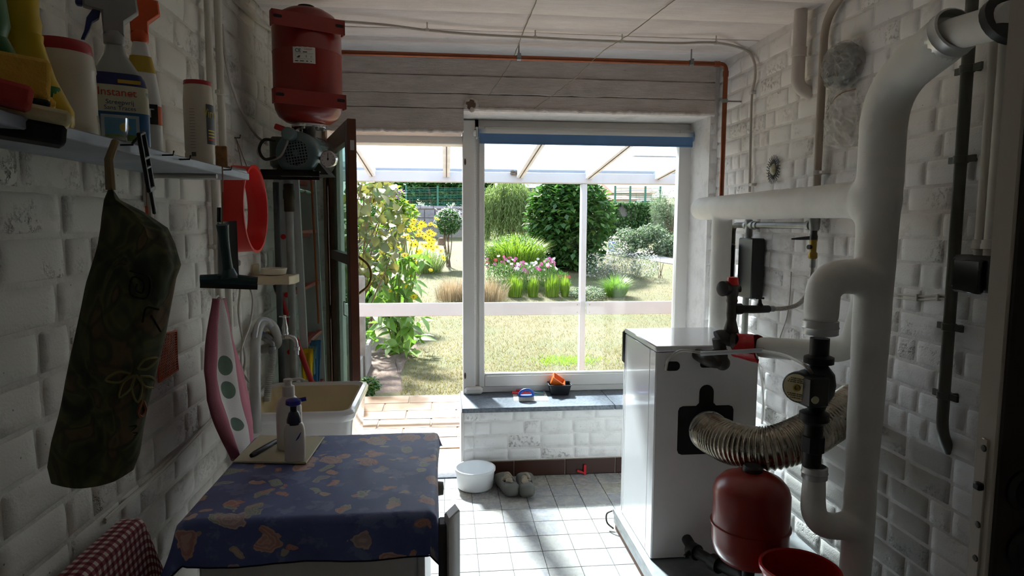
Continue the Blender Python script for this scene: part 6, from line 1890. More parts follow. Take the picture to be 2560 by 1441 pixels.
for (ya, yb) in ((30, 68), (222, 262)):
    zc2 = (PY(683, ya + 2, YT_ - .15).z + PY(683, yb, YT_ - .15).z) / 2
    zc2 = min(zc2, z1 - .045)
    hh = .028
    Fm = frame((tc.x, YT_, zc2), fd, fn_)
    mb = MB().box((-.168, r_ + .002, -hh), (.112, r_ + .007, hh), Fm)
    for e0, e1 in ((-.168, -.163), (.107, .112)): mb.box((e0, r_ - .03, -hh), (e1, r_ + .007, hh), Fm)
    f_ = obj('mounting_foot', mb, M_FOOT, tk, False)
    for sx_ in (-1, 1):
        obj('slot', MB().prism(rrect(sx_ * .118 - .028 - .016, -.006, sx_ * .118 - .028 + .016, .006, .0055), 0, .0012, frame((tc.x, YT_, zc2 + .004), fd, (0, 0, 1)) @ Matrix.Translation((0, 0, r_ + .0065))), mat('slot_dark', '#1a0806', .8), f_)
# printed label
lc_ = PY(760, 137, YT_ - r_)
ang0 = math.atan2(lc_.y - YT_, lc_.x - tc.x)
lz = PY(760, 137, YT_ - r_).z; lh = .031
def labf(u, v): a = ang0 + (u - .5) * .62; return (tc.x + (r_ + .0012) * math.cos(a), YT_ + (r_ + .0012) * math.sin(a), lz - lh + 2 * lh * v)
lb_ = obj('label', MB().grid(labf, 12, 2), mat('white_sticker', '#d9d6cf', .4, var=.02), tk)
nl = V((lc_.x - tc.x, lc_.y - YT_, 0)).normalized()
LF = frame((tc.x + (r_ + .0024) * nl.x, YT_ + (r_ + .0024) * nl.y, lz), V((-nl.y, nl.x, 0)), (0, 0, 1))
pk, prd = mat('print_black', '#151515', .5), mat('print_red', '#c03018', .5)
for body, x, z, s, m_ in (('CE', -.022, .015, .019, pk), ('VAREM', .016, .021, .0095, prd), ('L', -.032, -.003, .007, pk), ('0', .008, -.006, .012, pk), ('U', .027, -.007, .009, pk)):
    text('print', body, s, LF @ Matrix.Translation((x, z, 0)), m_, tk, bold=.0002)
pm_ = MB()
for x_, z_, w_ in ((-.028, -.024, .012), (-.008, -.024, .015), (.011, -.024, .007), (.026, -.024, .004), (.004, .0105, .016), (-.018, -.006, .007), (-.022, -.0095, .009)): pm_.box((x_ - w_ / 2, z_ - .0016, -.0002), (x_ + w_ / 2, z_ + .0016, .0002), LF)
obj('small_print', pm_, pk, tk, False)
obj('rule_line', MB().box((-.036, -.0155, -.0002), (.036, -.015, .0002), LF).box((-.036, .0045, -.0002), (.036, .005, .0002), LF), pk, tk, False)
# pump unit
YP = 2.80
pu = thing('water_pump', 'grey green electric water pump with a round fan grille below the red tank', 'pump', PY(745, 440, YP))
M_PG = mat('grey_green_enamel', '#5f7777', .35, var=.06, coat=.2)
M_PGD = mat('olive_terminal_box', '#3b4438', .4, var=.08)
pc = PY(743, 384, YP - .07)
pd_ = V((-.10, -.99, -.02)).normalized()
Pm = at(pc, pd_) @ Matrix.Scale(.9, 4)
obj('fan_cover', MB().lathe([(.094, -.07), (.097, -.06), (.097, -.005), (.092, .012), (.08, .02), (.058, .021), (.056, .018)], 40, Pm, caps=False), M_PG, pu)
obj('fan_hollow_black', MB().lathe([(.057, .006), (.001, .006)], 28, Pm, caps=False), mat('painted_hole_black', '#050606', .7), pu)  # black disc paints the darkness behind the grille
gm = MB()
for i in range(-4, 5):
    o_ = i * .0128; L_ = math.sqrt(max(0, .057 ** 2 - o_ ** 2))
    gm.box((o_ - .0022, -L_, .014), (o_ + .0022, L_, .019), Pm @ Matrix.Rotation(.15, 4, 'Z')).box((-L_, o_ - .0022, .014), (L_, o_ + .0022, .019), Pm @ Matrix.Rotation(.15, 4, 'Z'))
obj('grille', gm, M_PG, pu, False)
obj('grille_hub', MB().lathe([(.011, .014), (.011, .021), (.001, .021)], 16, Pm), M_PG, pu)
obj('motor_body', MB().lathe([(.085, -.22), (.088, -.2), (.086, -.06)], 36, Pm), M_PG, pu)
for i in range(26):
    a = 2 * PI * i / 26
    obj('cooling_fin', MB().box((.084, -.0015, -.2), (.096, .0015, -.072), Pm @ Matrix.Rotation(a, 4, 'Z')), M_PG, pu, False)
obj('pump_casing', MB().lathe([(.05, -.33), (.092, -.31), (.1, -.28), (.1, -.24), (.085, -.22)], 32, Pm), M_DKSTEEL, pu)
t0 = PY(708, 383, YP)
obj('terminal_box', MB().box((-.052, -.02, -.062), (.05, .10, .066), at(t0), bev=.012), M_PGD, pu)
obj('capacitor_lug', MB().lathe([(.02, -.03), (.026, -.025), (.026, .012), (.02, .018), (.001, .018)], 18, at(PY(722, 335, YP - .12), pd_)), M_PG, pu)
for k, pts in enumerate((((690, 352), (660, 350), (648, 375), (662, 398), (690, 392)), ((724, 336), (715, 365), (700, 392), (672, 400), (645, 385), (650, 362), (668, 352)))):
    obj('cable', MB().tube(spline([PY(x, y, YP - .13 + .02 * k) for x, y in pts], 8), .006 - .002 * k, 8), M_BLACK if k == 0 else M_CABLE, pu)
obj('feed_pipe', MB().tube([V((tc.x, YT_ - .0, z0 - .012)), V((tc.x, YT_ - .0, pc.z + .05))], .026, 16), M_DKSTEEL, pu)
obj('foot', MB().prism([(-.11, 0), (.11, 0), (.075, .045), (-.075, .045)], -.09, .09, frame((pc.x + .01, YP + .03, PY(745, 434, YP - .1).z), (1, 0, 0), (0, 0, 1))), M_DKSTEEL, pu, False)
gc = PY(821, 398, YP - .12)
gg = obj('gauge', MB().lathe([(.02, -.022), (.031, -.02), (.0335, -.012), (.0335, .006), (.031, .008), (.030, .004)], 28, at(gc, (-.25, -.97, 0)), caps=False), M_CHROME, pu)
obj('gauge_dial', MB().lathe([(.0305, .003), (.001, .0032)], 28, at(gc, (-.25, -.97, 0)), caps=False), mat('white_dial', '#d2cfd0', .4), gg)
GF = frame(gc + V((-.25, -.97, 0)) * .0045, V((.97, -.25, 0)), (0, 0, 1))
dm = MB().box((-.0012, -.006, 0), (.0012, .021, .0006), GF)
for k in range(9):
    a = math.radians(225 - 270 * k / 8); c_, s_ = math.cos(a), math.sin(a)
    dm.box((.021, -.0008, 0), (.026, .0008, .0005), GF @ Matrix.Rotation(a, 4, 'Z'))
obj('gauge_marks', dm.lathe([(.004, .0008), (.001, .001)], 10, GF), pk, gg, False)
obj('gauge_stem', MB().tube([gc + V((-.03, .01, 0)), PY(800, 396, YP - .06)], .007, 8), M_IRONBLACK, pu)
rv = PY(716, 326, YP + .02)
obj('red_lever', MB().box((-.05, -.006, -.012), (.05, .006, .012), at(rv) @ Matrix.Rotation(.35, 4, 'Y'), bev=.004), M_REDPLASTIC, pu)
# angle iron console
zc3 = PY(720, 428, YP - .1).z
cs_ = thing('pump_console', 'black angle iron console carrying the pump on the left wall', 'bracket', (XL, YP, zc3 - .1))
for yy in (YP - .13, YP + .1):
    x1_ = PY(800, 435, yy).x
    obj('angle_bar', MB().box((XL + .004, yy - .014, zc3 - .006), (x1_, yy + .014, zc3 - .002)).box((XL + .004, yy - .014, zc3 - .022), (x1_, yy - .010, zc3 - .002)), M_IRONBLACK, cs_, False)
    obj('wall_strap', MB().box((XL + .002, yy - .014, zc3 - .15), (XL + .007, yy + .014, zc3 - .002)), M_IRONBLACK, cs_, False)
x1_ = PY(800, 435, YP).x
obj('plate', MB().box((XL + .08, YP - .14, zc3 - .002), (x1_ + .0, YP + .11, zc3 + .003)), M_IRONBLACK, cs_, False)
# suction pipe
xs_ = PY(731, 700, 2.945).x; ys_ = 2.925
t_ = thing('suction_pipe', 'thick zinc pipe with a brass coupling rising from the floor to the pump', 'pipe', (xs_, ys_, 0))
zz2 = lambda y: PY(731, y, ys_).z
obj('pipe', MB().tube([V((xs_, ys_, .001)), V((xs_, ys_, zc3 - .024))], .0175, 16), M_GREYPIPE, t_)
obj('hex_nut', MB().lathe([(.02, zz2(452)), (.027, zz2(450)), (.027, zz2(437)), (.02, zz2(436))], 6, at((xs_, ys_, 0))), M_STEEL, t_)
obj('coupling', MB().lathe([(.019, zz2(530)), (.022, zz2(528)), (.022, zz2(500)), (.025, zz2(496)), (.025, zz2(478)), (.022, zz2(474)), (.022, zz2(462)), (.019, zz2(460))], 16, at((xs_, ys_, 0))), mat('dark_brass', '#3f392b', .4, .7, var=.3, vs=20), t_)
xo = PY(697, 700, 2.945).x
tag(obj('dark_standpipe', MB().tube([V((xo, 2.945, .001)), V((xo, 2.945, zc3 - .03))], .0135, 14), mat('dark_zinc', '#5b605f', .5, .5, var=.2)), 'slim dark grey pipe standing beside the ladder', 'pipe')
# aluminium ladder against the wall
M_LAD = mat('ladder_aluminium', '#bcbcba', .4, .25, var=.06)
ld = thing('ladder', 'aluminium extension ladder with red rungs leaning on the left wall', 'ladder', (-.70, 3.2, 0))
lean = .05
def lp_(x, y, z): return V((x + lean * (1 - z / 2.0), y, z))
def rail(name, x0, x1, y, th, ztop, m=M_LAD):
    mb = MB(); vs = []
    for z in (.002, ztop):
        for (xx, yy) in ((x0, y - th / 2), (x1, y - th / 2), (x1, y + th / 2), (x0, y + th / 2)): vs.append(tuple(lp_(xx, yy, z)))
    return obj(name, mb.add(vs, [(0, 1, 2, 3), (7, 6, 5, 4), (0, 4, 5, 1), (1, 5, 6, 2), (2, 6, 7, 3), (3, 7, 4, 0)]), m, ld, False)
yA, yB_ = 3.01, 3.50
ra = rail('rail', -.765, -.705, yA, .024, 1.86); rb_ = rail('rail', -.765, -.705, yB_, .024, 1.86)
rail('inner_rail', -.70, -.668, yA + .05, .02, 1.8); rail('inner_rail', -.70, -.668, yB_ - .05, .02, 1.8)
M_RUNG = mat('orange_red_rung', '#b5382c', .45, var=.08)
for k in range(7):
    z = PY(707, 592, yA).z + (k - 5) * .262 + .262
    if z > 1.8 or z < .1: continue
    a, b = lp_(-.735, yA, z), lp_(-.735, yB_, z)
    obj('rung', MB().box((-.018, 0, -.011), (.018, (b - a).length, .011), at(a) , bev=.003), M_RUNG, ld)
    obj('plug', MB().lathe([(.012, 0), (.012, .003), (.001, .004)], 14, at(lp_(-.735, yA - .0125, z), (0, -1, 0))), M_REDPLASTIC, ra)
    a, b = lp_(-.684, yA + .05, z + .02), lp_(-.684, yB_ - .05, z + .02)
    obj('rung', MB().box((-.012, 0, -.009), (.012, (b - a).length, .009), at(a), bev=.003), M_RUNG, ld)
zz3 = PY(765, 480, 3.3).z
obj('pulley_bar', MB().tube([lp_(-.69, yA + .06, zz3), lp_(-.69, yB_ - .06, zz3)], .014, 12), M_CHROME, ld)
obj('rope', MB().tube([lp_(-.66, 3.3, 1.82), lp_(-.66, 3.3, 1.0)], .005, 8), mat('orange_rope', '#b0602c', .8), ld)
# red broom stick
t_ = thing('broom_stick', 'red handled stick with a black grip leaning behind the taps', 'broom', PY(790, 985, 2.92))
A_, B_ = PY(688, 712, 2.972), PY(790, 985, 2.972)
g_ = A_.lerp(B_, .06)
obj('shaft', MB().tube([g_, B_], .0125, 12), mat('red_stick', '#a81a1c', .35), t_)
obj('grip', MB().tube([A_, g_], [.011, .0135], 12), M_BLACK, t_)
obj('foot', MB().tube([B_, V((B_.x + .05, B_.y, .03))], [.0125, .012], 10).box((B_.x + .0, B_.y - .12, .001), (B_.x + .1, B_.y + .12, .05)), mat('red_stick', '#a81a1c', .35), t_)
# cloths drying on a rung
def drape(label, px0, px1, py0, py1, Y, m, seed, dx=0):
    def fn(u, v):
        vv = abs(v - .35) / .65 if v > .35 else (.35 - v) / .35 * .45
        x = px0 + (px1 - px0) * u; y = py0 + (py1 - py0) * vv
        p = PY(x + 3 * math.sin(u * 9 + seed) * vv, y, Y + (.02 if v < .35 else -.02) * min(1, vv * 6))
        return p + V((.0, .010 * math.sin(u * 14 + seed) * vv, .004 * nz(u * 5, seed)))
    t_ = thing('drying_cloth', label, 'cloth', PY((px0 + px1) / 2, py1, Y), 'cloths drying on the ladder')
    obj('cloth', MB().grid(fn, 16, 22, .003), m, t_)
    obj('hem', MB().tube([fn(k / 12, 1) for k in range(13)], .003, 6), m, t_)
drape('yellow dust cloth drying on the ladder', 752, 782, 872, 950, 3.05, mat('yellow_cloth', '#d8b400', .9, bump=.5), 1)
drape('green dust cloth between the yellow and the blue one', 768, 790, 866, 935, 3.11, mat('sage_cloth', '#6b8f84', .9, bump=.5), 2)
drape('blue dust cloth drying nearest the open door', 775, 802, 850, 952, 3.17, mat('blue_cloth', '#4a7ea8', .9, bump=.5), 3)
# ------------------------------------------------------------------ sink, taps and hoses
sx0, sx1, sy0, sy1, sz = -.785, -.345, 2.41, 2.915, .80
sk = thing('utility_sink', 'deep white ceramic utility sink on the left wall', 'sink', ((sx0 + sx1) / 2, (sy0 + sy1) / 2, 0))
M_CER = mat('white_ceramic', '#e4e2df', .12, var=.02, coat=.5)
M_CERIN = mat('cream_ceramic', '#e0cfa8', .14, var=.05, coat=.4)
def rr3(x0, y0, x1, y1, r, z): return [(x, y, z) for x, y in rrect(x0, y0, x1, y1, r, 6)]
def loft(rings, cap0=False, cap1=False):
    mb = MB(); n = len(rings[0]); vs = [p for r in rings for p in r]
    fs = [(i * n + k, i * n + (k + 1) % n, (i + 1) * n + (k + 1) % n, (i + 1) * n + k) for i in range(len(rings) - 1) for k in range(n)]
    if cap0: fs.append(tuple(range(n - 1, -1, -1)))
    if cap1: fs.append(tuple((len(rings) - 1) * n + k for k in range(n)))
    return mb.add(vs, fs)
obj('basin_outside', loft([rr3(sx0 + .06, sy0 + .06, sx1 - .06, sy1 - .06, .04, sz - .3), rr3(sx0 + .03, sy0 + .03, sx1 - .03, sy1 - .03, .05, sz - .28), rr3(sx0 + .012, sy0 + .012, sx1 - .012, sy1 - .012, .05, sz - .06), rr3(sx0 + .008, sy0 + .008, sx1 - .008, sy1 - .008, .05, sz - .04)], True), M_CER, sk)
obj('rim', loft([rr3(sx0 + .008, sy0 + .008, sx1 - .008, sy1 - .008, .05, sz - .042), rr3(sx0, sy0, sx1, sy1, .055, sz - .03), rr3(sx0 - .002, sy0 - .002, sx1 + .002, sy1 + .002, .056, sz - .014), rr3(sx0 + .005, sy0 + .005, sx1 - .005, sy1 - .005, .052, sz - .002), rr3(sx0 + .02, sy0 + .02, sx1 - .02, sy1 - .02, .045, sz), rr3(sx0 + .034, sy0 + .034, sx1 - .034, sy1 - .034, .04, sz - .012)]), M_CER, sk)
obj('bowl', loft([rr3(sx0 + .034, sy0 + .034, sx1 - .034, sy1 - .034, .04, sz - .012), rr3(sx0 + .042, sy0 + .042, sx1 - .042, sy1 - .042, .05, sz - .05), rr3(sx0 + .06, sy0 + .06, sx1 - .06, sy1 - .06, .06, sz - .2), rr3(sx0 + .1, sy0 + .1, sx1 - .1, sy1 - .1, .05, sz - .225)], False, True), M_CERIN, sk)
obj('pedestal', MB().box((sx0 + .01, sy0 + .12, .001), (sx1 - .14, sy1 - .12, sz - .3), bev=.02), M_CER, sk)
wall_taps = thing('hose_tap', 'wall tap with a blue lever feeding the washing machine hose', 'tap', PX(650, 850, -.74))
yt = PX(665, 850, -.74).y
P = lambda x, y, Y=None: PY(x, y, Y or yt)
obj('body', MB().tube([V((XL + .002, yt, P(668, 838).z)), P(648, 838), P(668, 838), P(680, 850)], .012, 12).sphere(P(655, 838), .017, 12, 8), M_STEEL, wall_taps)
obj('spout', MB().tube(spline([P(655, 845), P(668, 852), P(680, 858), P(683, 872)], 6), .009, 12), M_STEEL, wall_taps)
obj('lever', MB().box((-.035, -.007, -.004), (.012, .007, .004), at(P(652, 835, yt - .05)) @ Matrix.Rotation(-.25, 4, 'Y'), bev=.003), mat('blue_lever', '#1850c0', .4), wall_taps)
obj('union', MB().lathe([(.012, -.016), (.015, -.014), (.015, .014), (.012, .016)], 10, at(P(680, 875))), M_STEEL, wall_taps)
hose2 = [P(680, 868), P(682, 890), P(678, 925), P(671, 965, yt - .02), P(667, 1005, yt - .04)]
t_ = thing('corrugated_hose', 'ribbed grey hose hanging from the tap into the sink', 'hose', hose2[-1])
hpth = spline(hose2, 24)
obj('hose', MB().tube(hpth, [.0135 + .0014 * math.sin(i * 2.1) for i in range(len(hpth))], 14), M_RUBBERGREY, t_)
obj('ferrule', MB().tube(hpth[:8], .0165, 14), M_STEEL, t_)
dh = [PY(640, 1080, 2.38), PY(638, 1000, 2.38), PY(638, 900, 2.5), PY(640, 850, 2.64), PY(650, 812, 2.69), PY(668, 806, 2.72), PY(684, 820, 2.74), PY(691, 842, 2.76), PY(690, 862, 2.79), V((XL + .012, 2.86, PY(690, 880, 2.8).z))]
t_ = thing('drain_hose', 'thick grey drain hose arching over the wall taps', 'hose', dh[0])
obj('hose', MB().tube(spline(dh, 10), .0195, 16), M_RUBBERGREY, t_)
obj('hose_hook', MB().tube(spline([dh[3] + V((0, -.022, 0)), dh[4] + V((0, -.022, .012)), dh[5] + V((0, -.02, .014)), dh[6] + V((0, -.02, .01))], 6), .009, 8), mat('pale_grey_pvc', '#b9bcc0', .35), t_)
yt2 = yt + .06
P2 = lambda x, y: PY(x, y, yt2)
ct = thing('chrome_tap', 'chrome cross handle tap over the utility sink', 'tap', P2(712, 850))
obj('inlet', MB().tube([V((XL + .002, yt2, P2(690, 843).z)), P2(690, 843), P2(712, 842)], [.012, .011, .013], 12), M_CHROME, ct)
obj('back_nut', MB().lathe([(.018, -.02), (.022, -.018), (.022, .018), (.018, .02)], 8, at(P2(676, 842), (1, 0, 0))), M_BRASS, ct)
obj('bonnet', MB().lathe([(.013, 0), (.016, .008), (.012, .02), (.014, .03), (.01, .045), (.007, .06), (.006, .075)], 16, at(P2(713, 838), (0, 0, 1))), M_CHROME, ct)
hc3 = P2(713, 838) + V((0, 0, .078))
obj('cross_handle', MB().tube([hc3 + V((-.022, 0, 0)), hc3 + V((.022, 0, 0))], .004, 8).tube([hc3 + V((0, -.022, 0)), hc3 + V((0, .022, 0))], .004, 8).sphere(hc3, .008, 10, 6), M_CHROME, ct)
obj('spout', MB().tube(spline([P2(713, 842), P2(728, 843), P2(738, 852), P2(742, 868)], 8), [.011 - .0001 * i for i in range(25)], 14), M_CHROME, ct)
obj('nozzle', MB().lathe([(.009, -.03), (.009, -.012), (.013, -.01), (.013, .004), (.01, .006)], 14, at(P2(742, 870))), M_CHROME, ct)
# ------------------------------------------------------------------ open brown door
d1 = sgroup('door_1', (-.655, 3.76, 0))
ha, hb_ = V((-.655, 3.76, 0)), V((-.437, 3.03, 0))
dd = (hb_ - ha).normalized(); dn2 = V((-dd.y, dd.x, 0)); Wd = (hb_ - ha).length
M_TEAK = mat('red_brown_stained_wood', '#5a2f1d', .4, var=.22, vs=12)
DF = frame((ha.x, ha.y, 0), dd, dn2)
def db(x0, x1, z0, z1, y0=0, y1=.04, bev=.003): return MB().box((x0, y0, z0), (x1, y1, z1), DF, bev)
zt4 = 1.972
obj('stile', db(0, .07, .02, zt4), M_TEAK, d1); st2 = obj('stile', db(Wd - .085, Wd, .02, zt4), M_TEAK, d1)
zm = [PY(845, y, 3.2).z for y in (635, 660)]
for a, b in ((.02, .2), (zm[1], zm[0]), (zt4 - .09, zt4)): obj('cross_rail', db(.07, Wd - .085, a, b), M_TEAK, d1)
t = NT('streaked_privacy_glass'); c = t.coords(False)
n_ = t.noise(t.stretch(c, (30, 30, 2.2)), 1.0, 5, .6)
gl = t.n('ShaderNodeBsdfPrincipled'); t.l(t.mix(t.step(n_, .5, .75), hx('#5f7a70'), hx('#a9bdb2')), gl.inputs['Base Color']); gl.inputs['Roughness'].default_value = .15
tr_ = t.n('ShaderNodeBsdfTransparent'); tr_.inputs[0].default_value = (.62, .76, .70, 1)
t.l(t.bump(n_, .3, .004), gl.inputs['Normal'])
mx = t.n('ShaderNodeMixShader'); mx.inputs[0].default_value = .4
t.l(tr_.outputs[0], mx.inputs[1]); t.l(gl.outputs[0], mx.inputs[2]); t.l(mx.outputs[0], t.out.inputs[0])
M_DGL = t.m
obj('pane', db(.06, Wd - .08, zm[0] - .01, zt4 - .08, .016, .022, 0), M_DGL, d1, False)
obj('pane', db(.06, Wd - .08, .19, zm[1] + .01, .016, .022, 0), M_DGL, d1, False)
hz_ = PY(862, 690, 3.03).z
obj('handle', MB().tube(spline([DF @ V((Wd - .03, .04, hz_ + .09)), DF @ V((Wd - .02, .085, hz_ + .05)), DF @ V((Wd - .02, .1, hz_)), DF @ V((Wd - .02, .085, hz_ - .05)), DF @ V((Wd - .03, .04, hz_ - .09))], 6), .006, 10), M_BRASS, st2)
obj('strike_plate', MB().box((Wd - .001, .012, PY(862, 375, 3.03).z), (Wd + .002, .03, PY(862, 350, 3.03).z), DF), M_ALU, st2, False)
lz_ = PY(855, 780, 3.05).z
obj('stay_hook', MB().tube(fillet([DF @ V((Wd - .09, -.006, lz_ + .035)), DF @ V((Wd - .14, -.012, lz_ + .035)), DF @ V((Wd - .14, -.012, lz_ - .03)), DF @ V((Wd - .09, -.006, lz_ - .03))], .008), .0025, 6), M_STEEL, st2)
for z in (.25, 1.0, 1.75): obj('hinge', MB().tube([DF @ V((-.006, .0, z - .04)), DF @ V((-.006, .0, z + .04))], .007, 10), M_DKSTEEL, d1)
# reddish jamb strip behind the door
struct('trim_7', MB().box((-.672, YB - .03, 0), (-.655, YB + .04, 2.03), bev=.003), mat('bare_brown_jamb', '#8a6a55', .7))
# ------------------------------------------------------------------ washing machine under a printed cloth
wx0, wx1, wy0, wy1, wz = -.60, -.042, 1.50, 2.085, .815
wm_ = thing('washing_machine', 'white washing machine under a blue flowered cloth', 'washing machine', ((wx0 + wx1) / 2, (wy0 + wy1) / 2, 0))
M_APPL = mat('white_appliance', '#dcdad6', .3, var=.03)
obj('cabinet', MB().box((wx0 + .02, wy0 + .012, .03), (wx1 - .03, wy1 - .012, wz - .04), bev=.008), M_APPL, wm_)
obj('worktop', MB().box((wx0 + .01, wy0 + .004, wz - .04), (wx1 - .008, wy1 - .004, wz), bev=.01), M_APPL, wm_)
obj('front_panel', MB().box((wx1 - .03, wy0 + .012, .08), (wx1 - .012, wy1 - .012, wz - .042), bev=.006), M_APPL, wm_)
kp = PY(1098, 1222, 1.85)
obj('programme_knob', MB().lathe([(.022, -.02), (.022, .02), (.019, .04), (.001, .042)], 24, at((wx1 - .008, kp.y, kp.z), (1, 0, 0))), mat('grey_knob', '#8a857e', .4), wm_)
for x in (wx0 + .06, wx1 - .07):
    for y in (wy0 + .06, wy1 - .06): obj('foot', MB().lathe([(.02, 0), (.022, .01), (.012, .03)], 12, at((x, y, .001))), M_BLACK, wm_)
dzt = PY(1120, 1282, 1.44).z
obj('open_door', MB().prism([(-.006, 1.44), (.004, 1.405), (.030, 1.455), (.020, 1.49)], .2, dzt, bev=.004), M_APPL, wm_)
obj('door_seal', MB().box((-.02, 1.42, .22), (.001, 1.465, dzt - .02), bev=.004), mat('dark_grey_rubber', '#3e3e40', .6), wm_)
# cloth
t = NT('blue_flowered_cloth')
tcu = t.n('ShaderNodeTexCoord'); uv = tcu.outputs['UV']
nzc = t.n('ShaderNodeTexNoise'); t.l(uv, nzc.inputs['Vector']); nzc.inputs['Scale'].default_value = 16; nzc.inputs['Detail'].default_value = 3
va = t.n('ShaderNodeVectorMath', operation='MULTIPLY_ADD'); t.l(nzc.outputs['Color'], va.inputs[0]); va.inputs[1].default_value = (.10, .10, 0); t.l(uv, va.inputs[2])
base_ = t.mix(t.step(t.noise(uv, 7, 5, .6), .35, .7), hx('#4c5890'), hx('#606ca4'))
base_ = t.mix(t.math('MULTIPLY', t.step(t.noise(uv, 15, 4, .6), .55, .6), .55), base_, hx('#8490b8'))
def spots(sc_, r0, keep, cols, off, base_, edge=.04):
    mp = t.n('ShaderNodeMapping'); t.l(va.outputs[0], mp.inputs[0]); mp.inputs['Location'].default_value = (off, off * 1.7, 0)
    vo = t.n('ShaderNodeTexVoronoi'); t.l(mp.outputs[0], vo.inputs['Vector']); vo.inputs['Scale'].default_value = sc_
    sp_ = t.n('ShaderNodeSeparateColor'); t.l(vo.outputs['Color'], sp_.inputs[0])
    on = t.math('MULTIPLY', t.math('LESS_THAN', vo.outputs['Distance'], r0), t.math('GREATER_THAN', sp_.outputs[0], keep))
    c_ = t.ramp(sp_.outputs[1], [(i / len(cols), k) for i, k in enumerate(cols)], 'CONSTANT')
    ring = t.step(t.math('PINGPONG', t.math('MULTIPLY', vo.outputs['Distance'], 9.0), .5), .12, .3)
    c_ = t.mix(t.math('MULTIPLY', ring, .5), t.mix(.6, c_, hx('#e0c8b8')), c_)
    return t.mix(on, base_, c_)
base_ = spots(15, .36, .5, [hx('#3a7a70'), hx('#4f8a7a'), hx('#56708a')], 5.1, base_)
base_ = spots(11, .36, .55, [hx('#a06a68'), hx('#8f7a86'), hx('#b0645a'), hx('#9a8a80')], 1.3, base_)
base_ = spots(19, .32, .62, [hx('#b04a38'), hx('#b8705c'), hx('#a08a70')], 3.7, base_)
t.bsdf(base_, .55, 0, t.bump(t.noise(uv, 500, 2), .1, .001), Sheen_Weight=.2)
M_CLOTH = t.m
FO, LO, RO, BO = .118, .16, .06, .05
def clothf(u, v):
    s = wx0 - LO + (wx1 - wx0 + LO + RO) * u; q = wy0 - FO + (wy1 - wy0 + FO + BO) * v
    ox = (wx0 - s) if s < wx0 else ((s - wx1) if s > wx1 else 0)
    oy = (wy0 - q) if q < wy0 else ((q - wy1) if q > wy1 else 0)
    sx_ = -1 if s < wx0 else 1; sy_ = -1 if q < wy0 else 1
    x = min(max(s, wx0), wx1); y = min(max(q, wy0), wy1)
    d = math.hypot(ox, oy)
    z = wz + .004 + .0018 * nz(s * 9, q * 9) + .0012 * nz(s * 26, q * 7)
    if d > 0:
        r = .014
        if d < r * 1.57:
            a = d / r; dr, dz = r * math.sin(a), r * (1 - math.cos(a))
        else: dr, dz = r, r + d - r * 1.57
        fl_ = dz * (.10 + .06 * math.sin(s * 23 + q * 9)) + (.35 * min(ox, oy) if ox and oy else 0)
        x += sx_ * (ox / d) * (dr + fl_); y += sy_ * (oy / d) * (dr + fl_)
        z -= dz * (.93 if not (ox and oy) else .9)
    return (x, y, z)
cl = thing('flowered_cloth', 'blue cotton cloth with coral flowers draped over the washing machine', 'tablecloth', ((wx0 + wx1) / 2, (wy0 + wy1) / 2, wz))
def uvcloth():
    o = uvgrid('cloth', clothf, 80, 90, 0, M_CLOTH, cl)
    L_ = o.data.uv_layers[0]
    for d in L_.data: d.uv = (d.uv[0] * (wx1 - wx0 + LO + RO), d.uv[1] * (wy1 - wy0 + FO + BO))
    return o
uvcloth()
hem = [clothf(k / 60, 0) for k in range(61)]
obj('hem', MB().tube([V(p) + V((0, -.001, 0)) for p in hem], .002, 5), mat('navy_hem', '#171c33', .9), cl)
zc = wz + .0065
# board with bottles
bt = [PZ(x, y, zc) for x, y in ((583, 1158), (766, 1162), (812, 1096), (648, 1093))]
t_ = tag(obj('cutting_board', MB().prism([(p.x, p.y) for p in bt], zc, zc + .006, bev=.0025), mat('cream_board', '#c9c2a2', .5, var=.08)), 'cream cutting board lying on the flowered cloth', 'board')
zb = zc + .0062
p = PZ(725, 1120, zb); Fm = facing(V((p.x, p.y, 0)), p); dist = p.y
k = (p - CAM).length / F_PX
M_SOAP = mat('white_soap_bottle', '#dcd6cc', .3, var=.02)
t_ = thing('soap_bottle', 'tall white pump soap bottle on the cutting board', 'bottle', p)
w = 28 * k
def hpx(y, base_y=1125): return PY(725, y, p.y).z - zb
obj('body', put(slab([(0, w * .86, w * .7), (.006, w, w * .8), (hpx(1018), w, w * .8), (hpx(1003), w * .85, w * .72), (hpx(993), w * .55, w * .5), (hpx(990), w * .46, w * .46)], 32, 2.6), Fm), M_SOAP, t_)
obj('collar', MB().lathe([(w * .46, hpx(991)), (w * .5, hpx(989)), (w * .48, hpx(966)), (w * .28, hpx(963)), (w * .28, hpx(955))], 20, Fm), M_SOAP, t_)
obj('pump_head', MB().lathe([(w * .3, hpx(956)), (w * .38, hpx(953)), (w * .36, hpx(948)), (.001, hpx(947))], 18, Fm).tube(spline([Fm @ V((0, 0, hpx(951))), Fm @ V((w * .9, 0, hpx(950))), Fm @ V((w * 1.25, 0, hpx(956)))], 5), .0045, 8), M_SOAP, t_)
obj('label', put(slab([(hpx(1100), w, w * .8), (hpx(1030), w, w * .8)], 14, 2.6, PI * 1.55, PI * 1.85, .0006), Fm), mat('label_faded', '#9a8f9a', .5, var=.4, vs=60), t_)
p = PZ(738, 1150, zb); Fm = facing(V((p.x, p.y, 0)), p)
k = (p - CAM).length / F_PX; w = 23 * k
t_ = thing('lotion_bottle', 'short white lotion bottle with a navy pump on the cutting board', 'bottle', p)
hp2 = lambda y: PY(738, y, p.y).z - zb
obj('body', put(slab([(0, w * .85, w * .6), (.005, w, w * .7), (hp2(1075), w, w * .7), (hp2(1062), w * .88, w * .62), (hp2(1056), w * .7, w * .6)], 32, 3), Fm), M_SOAP, t_)
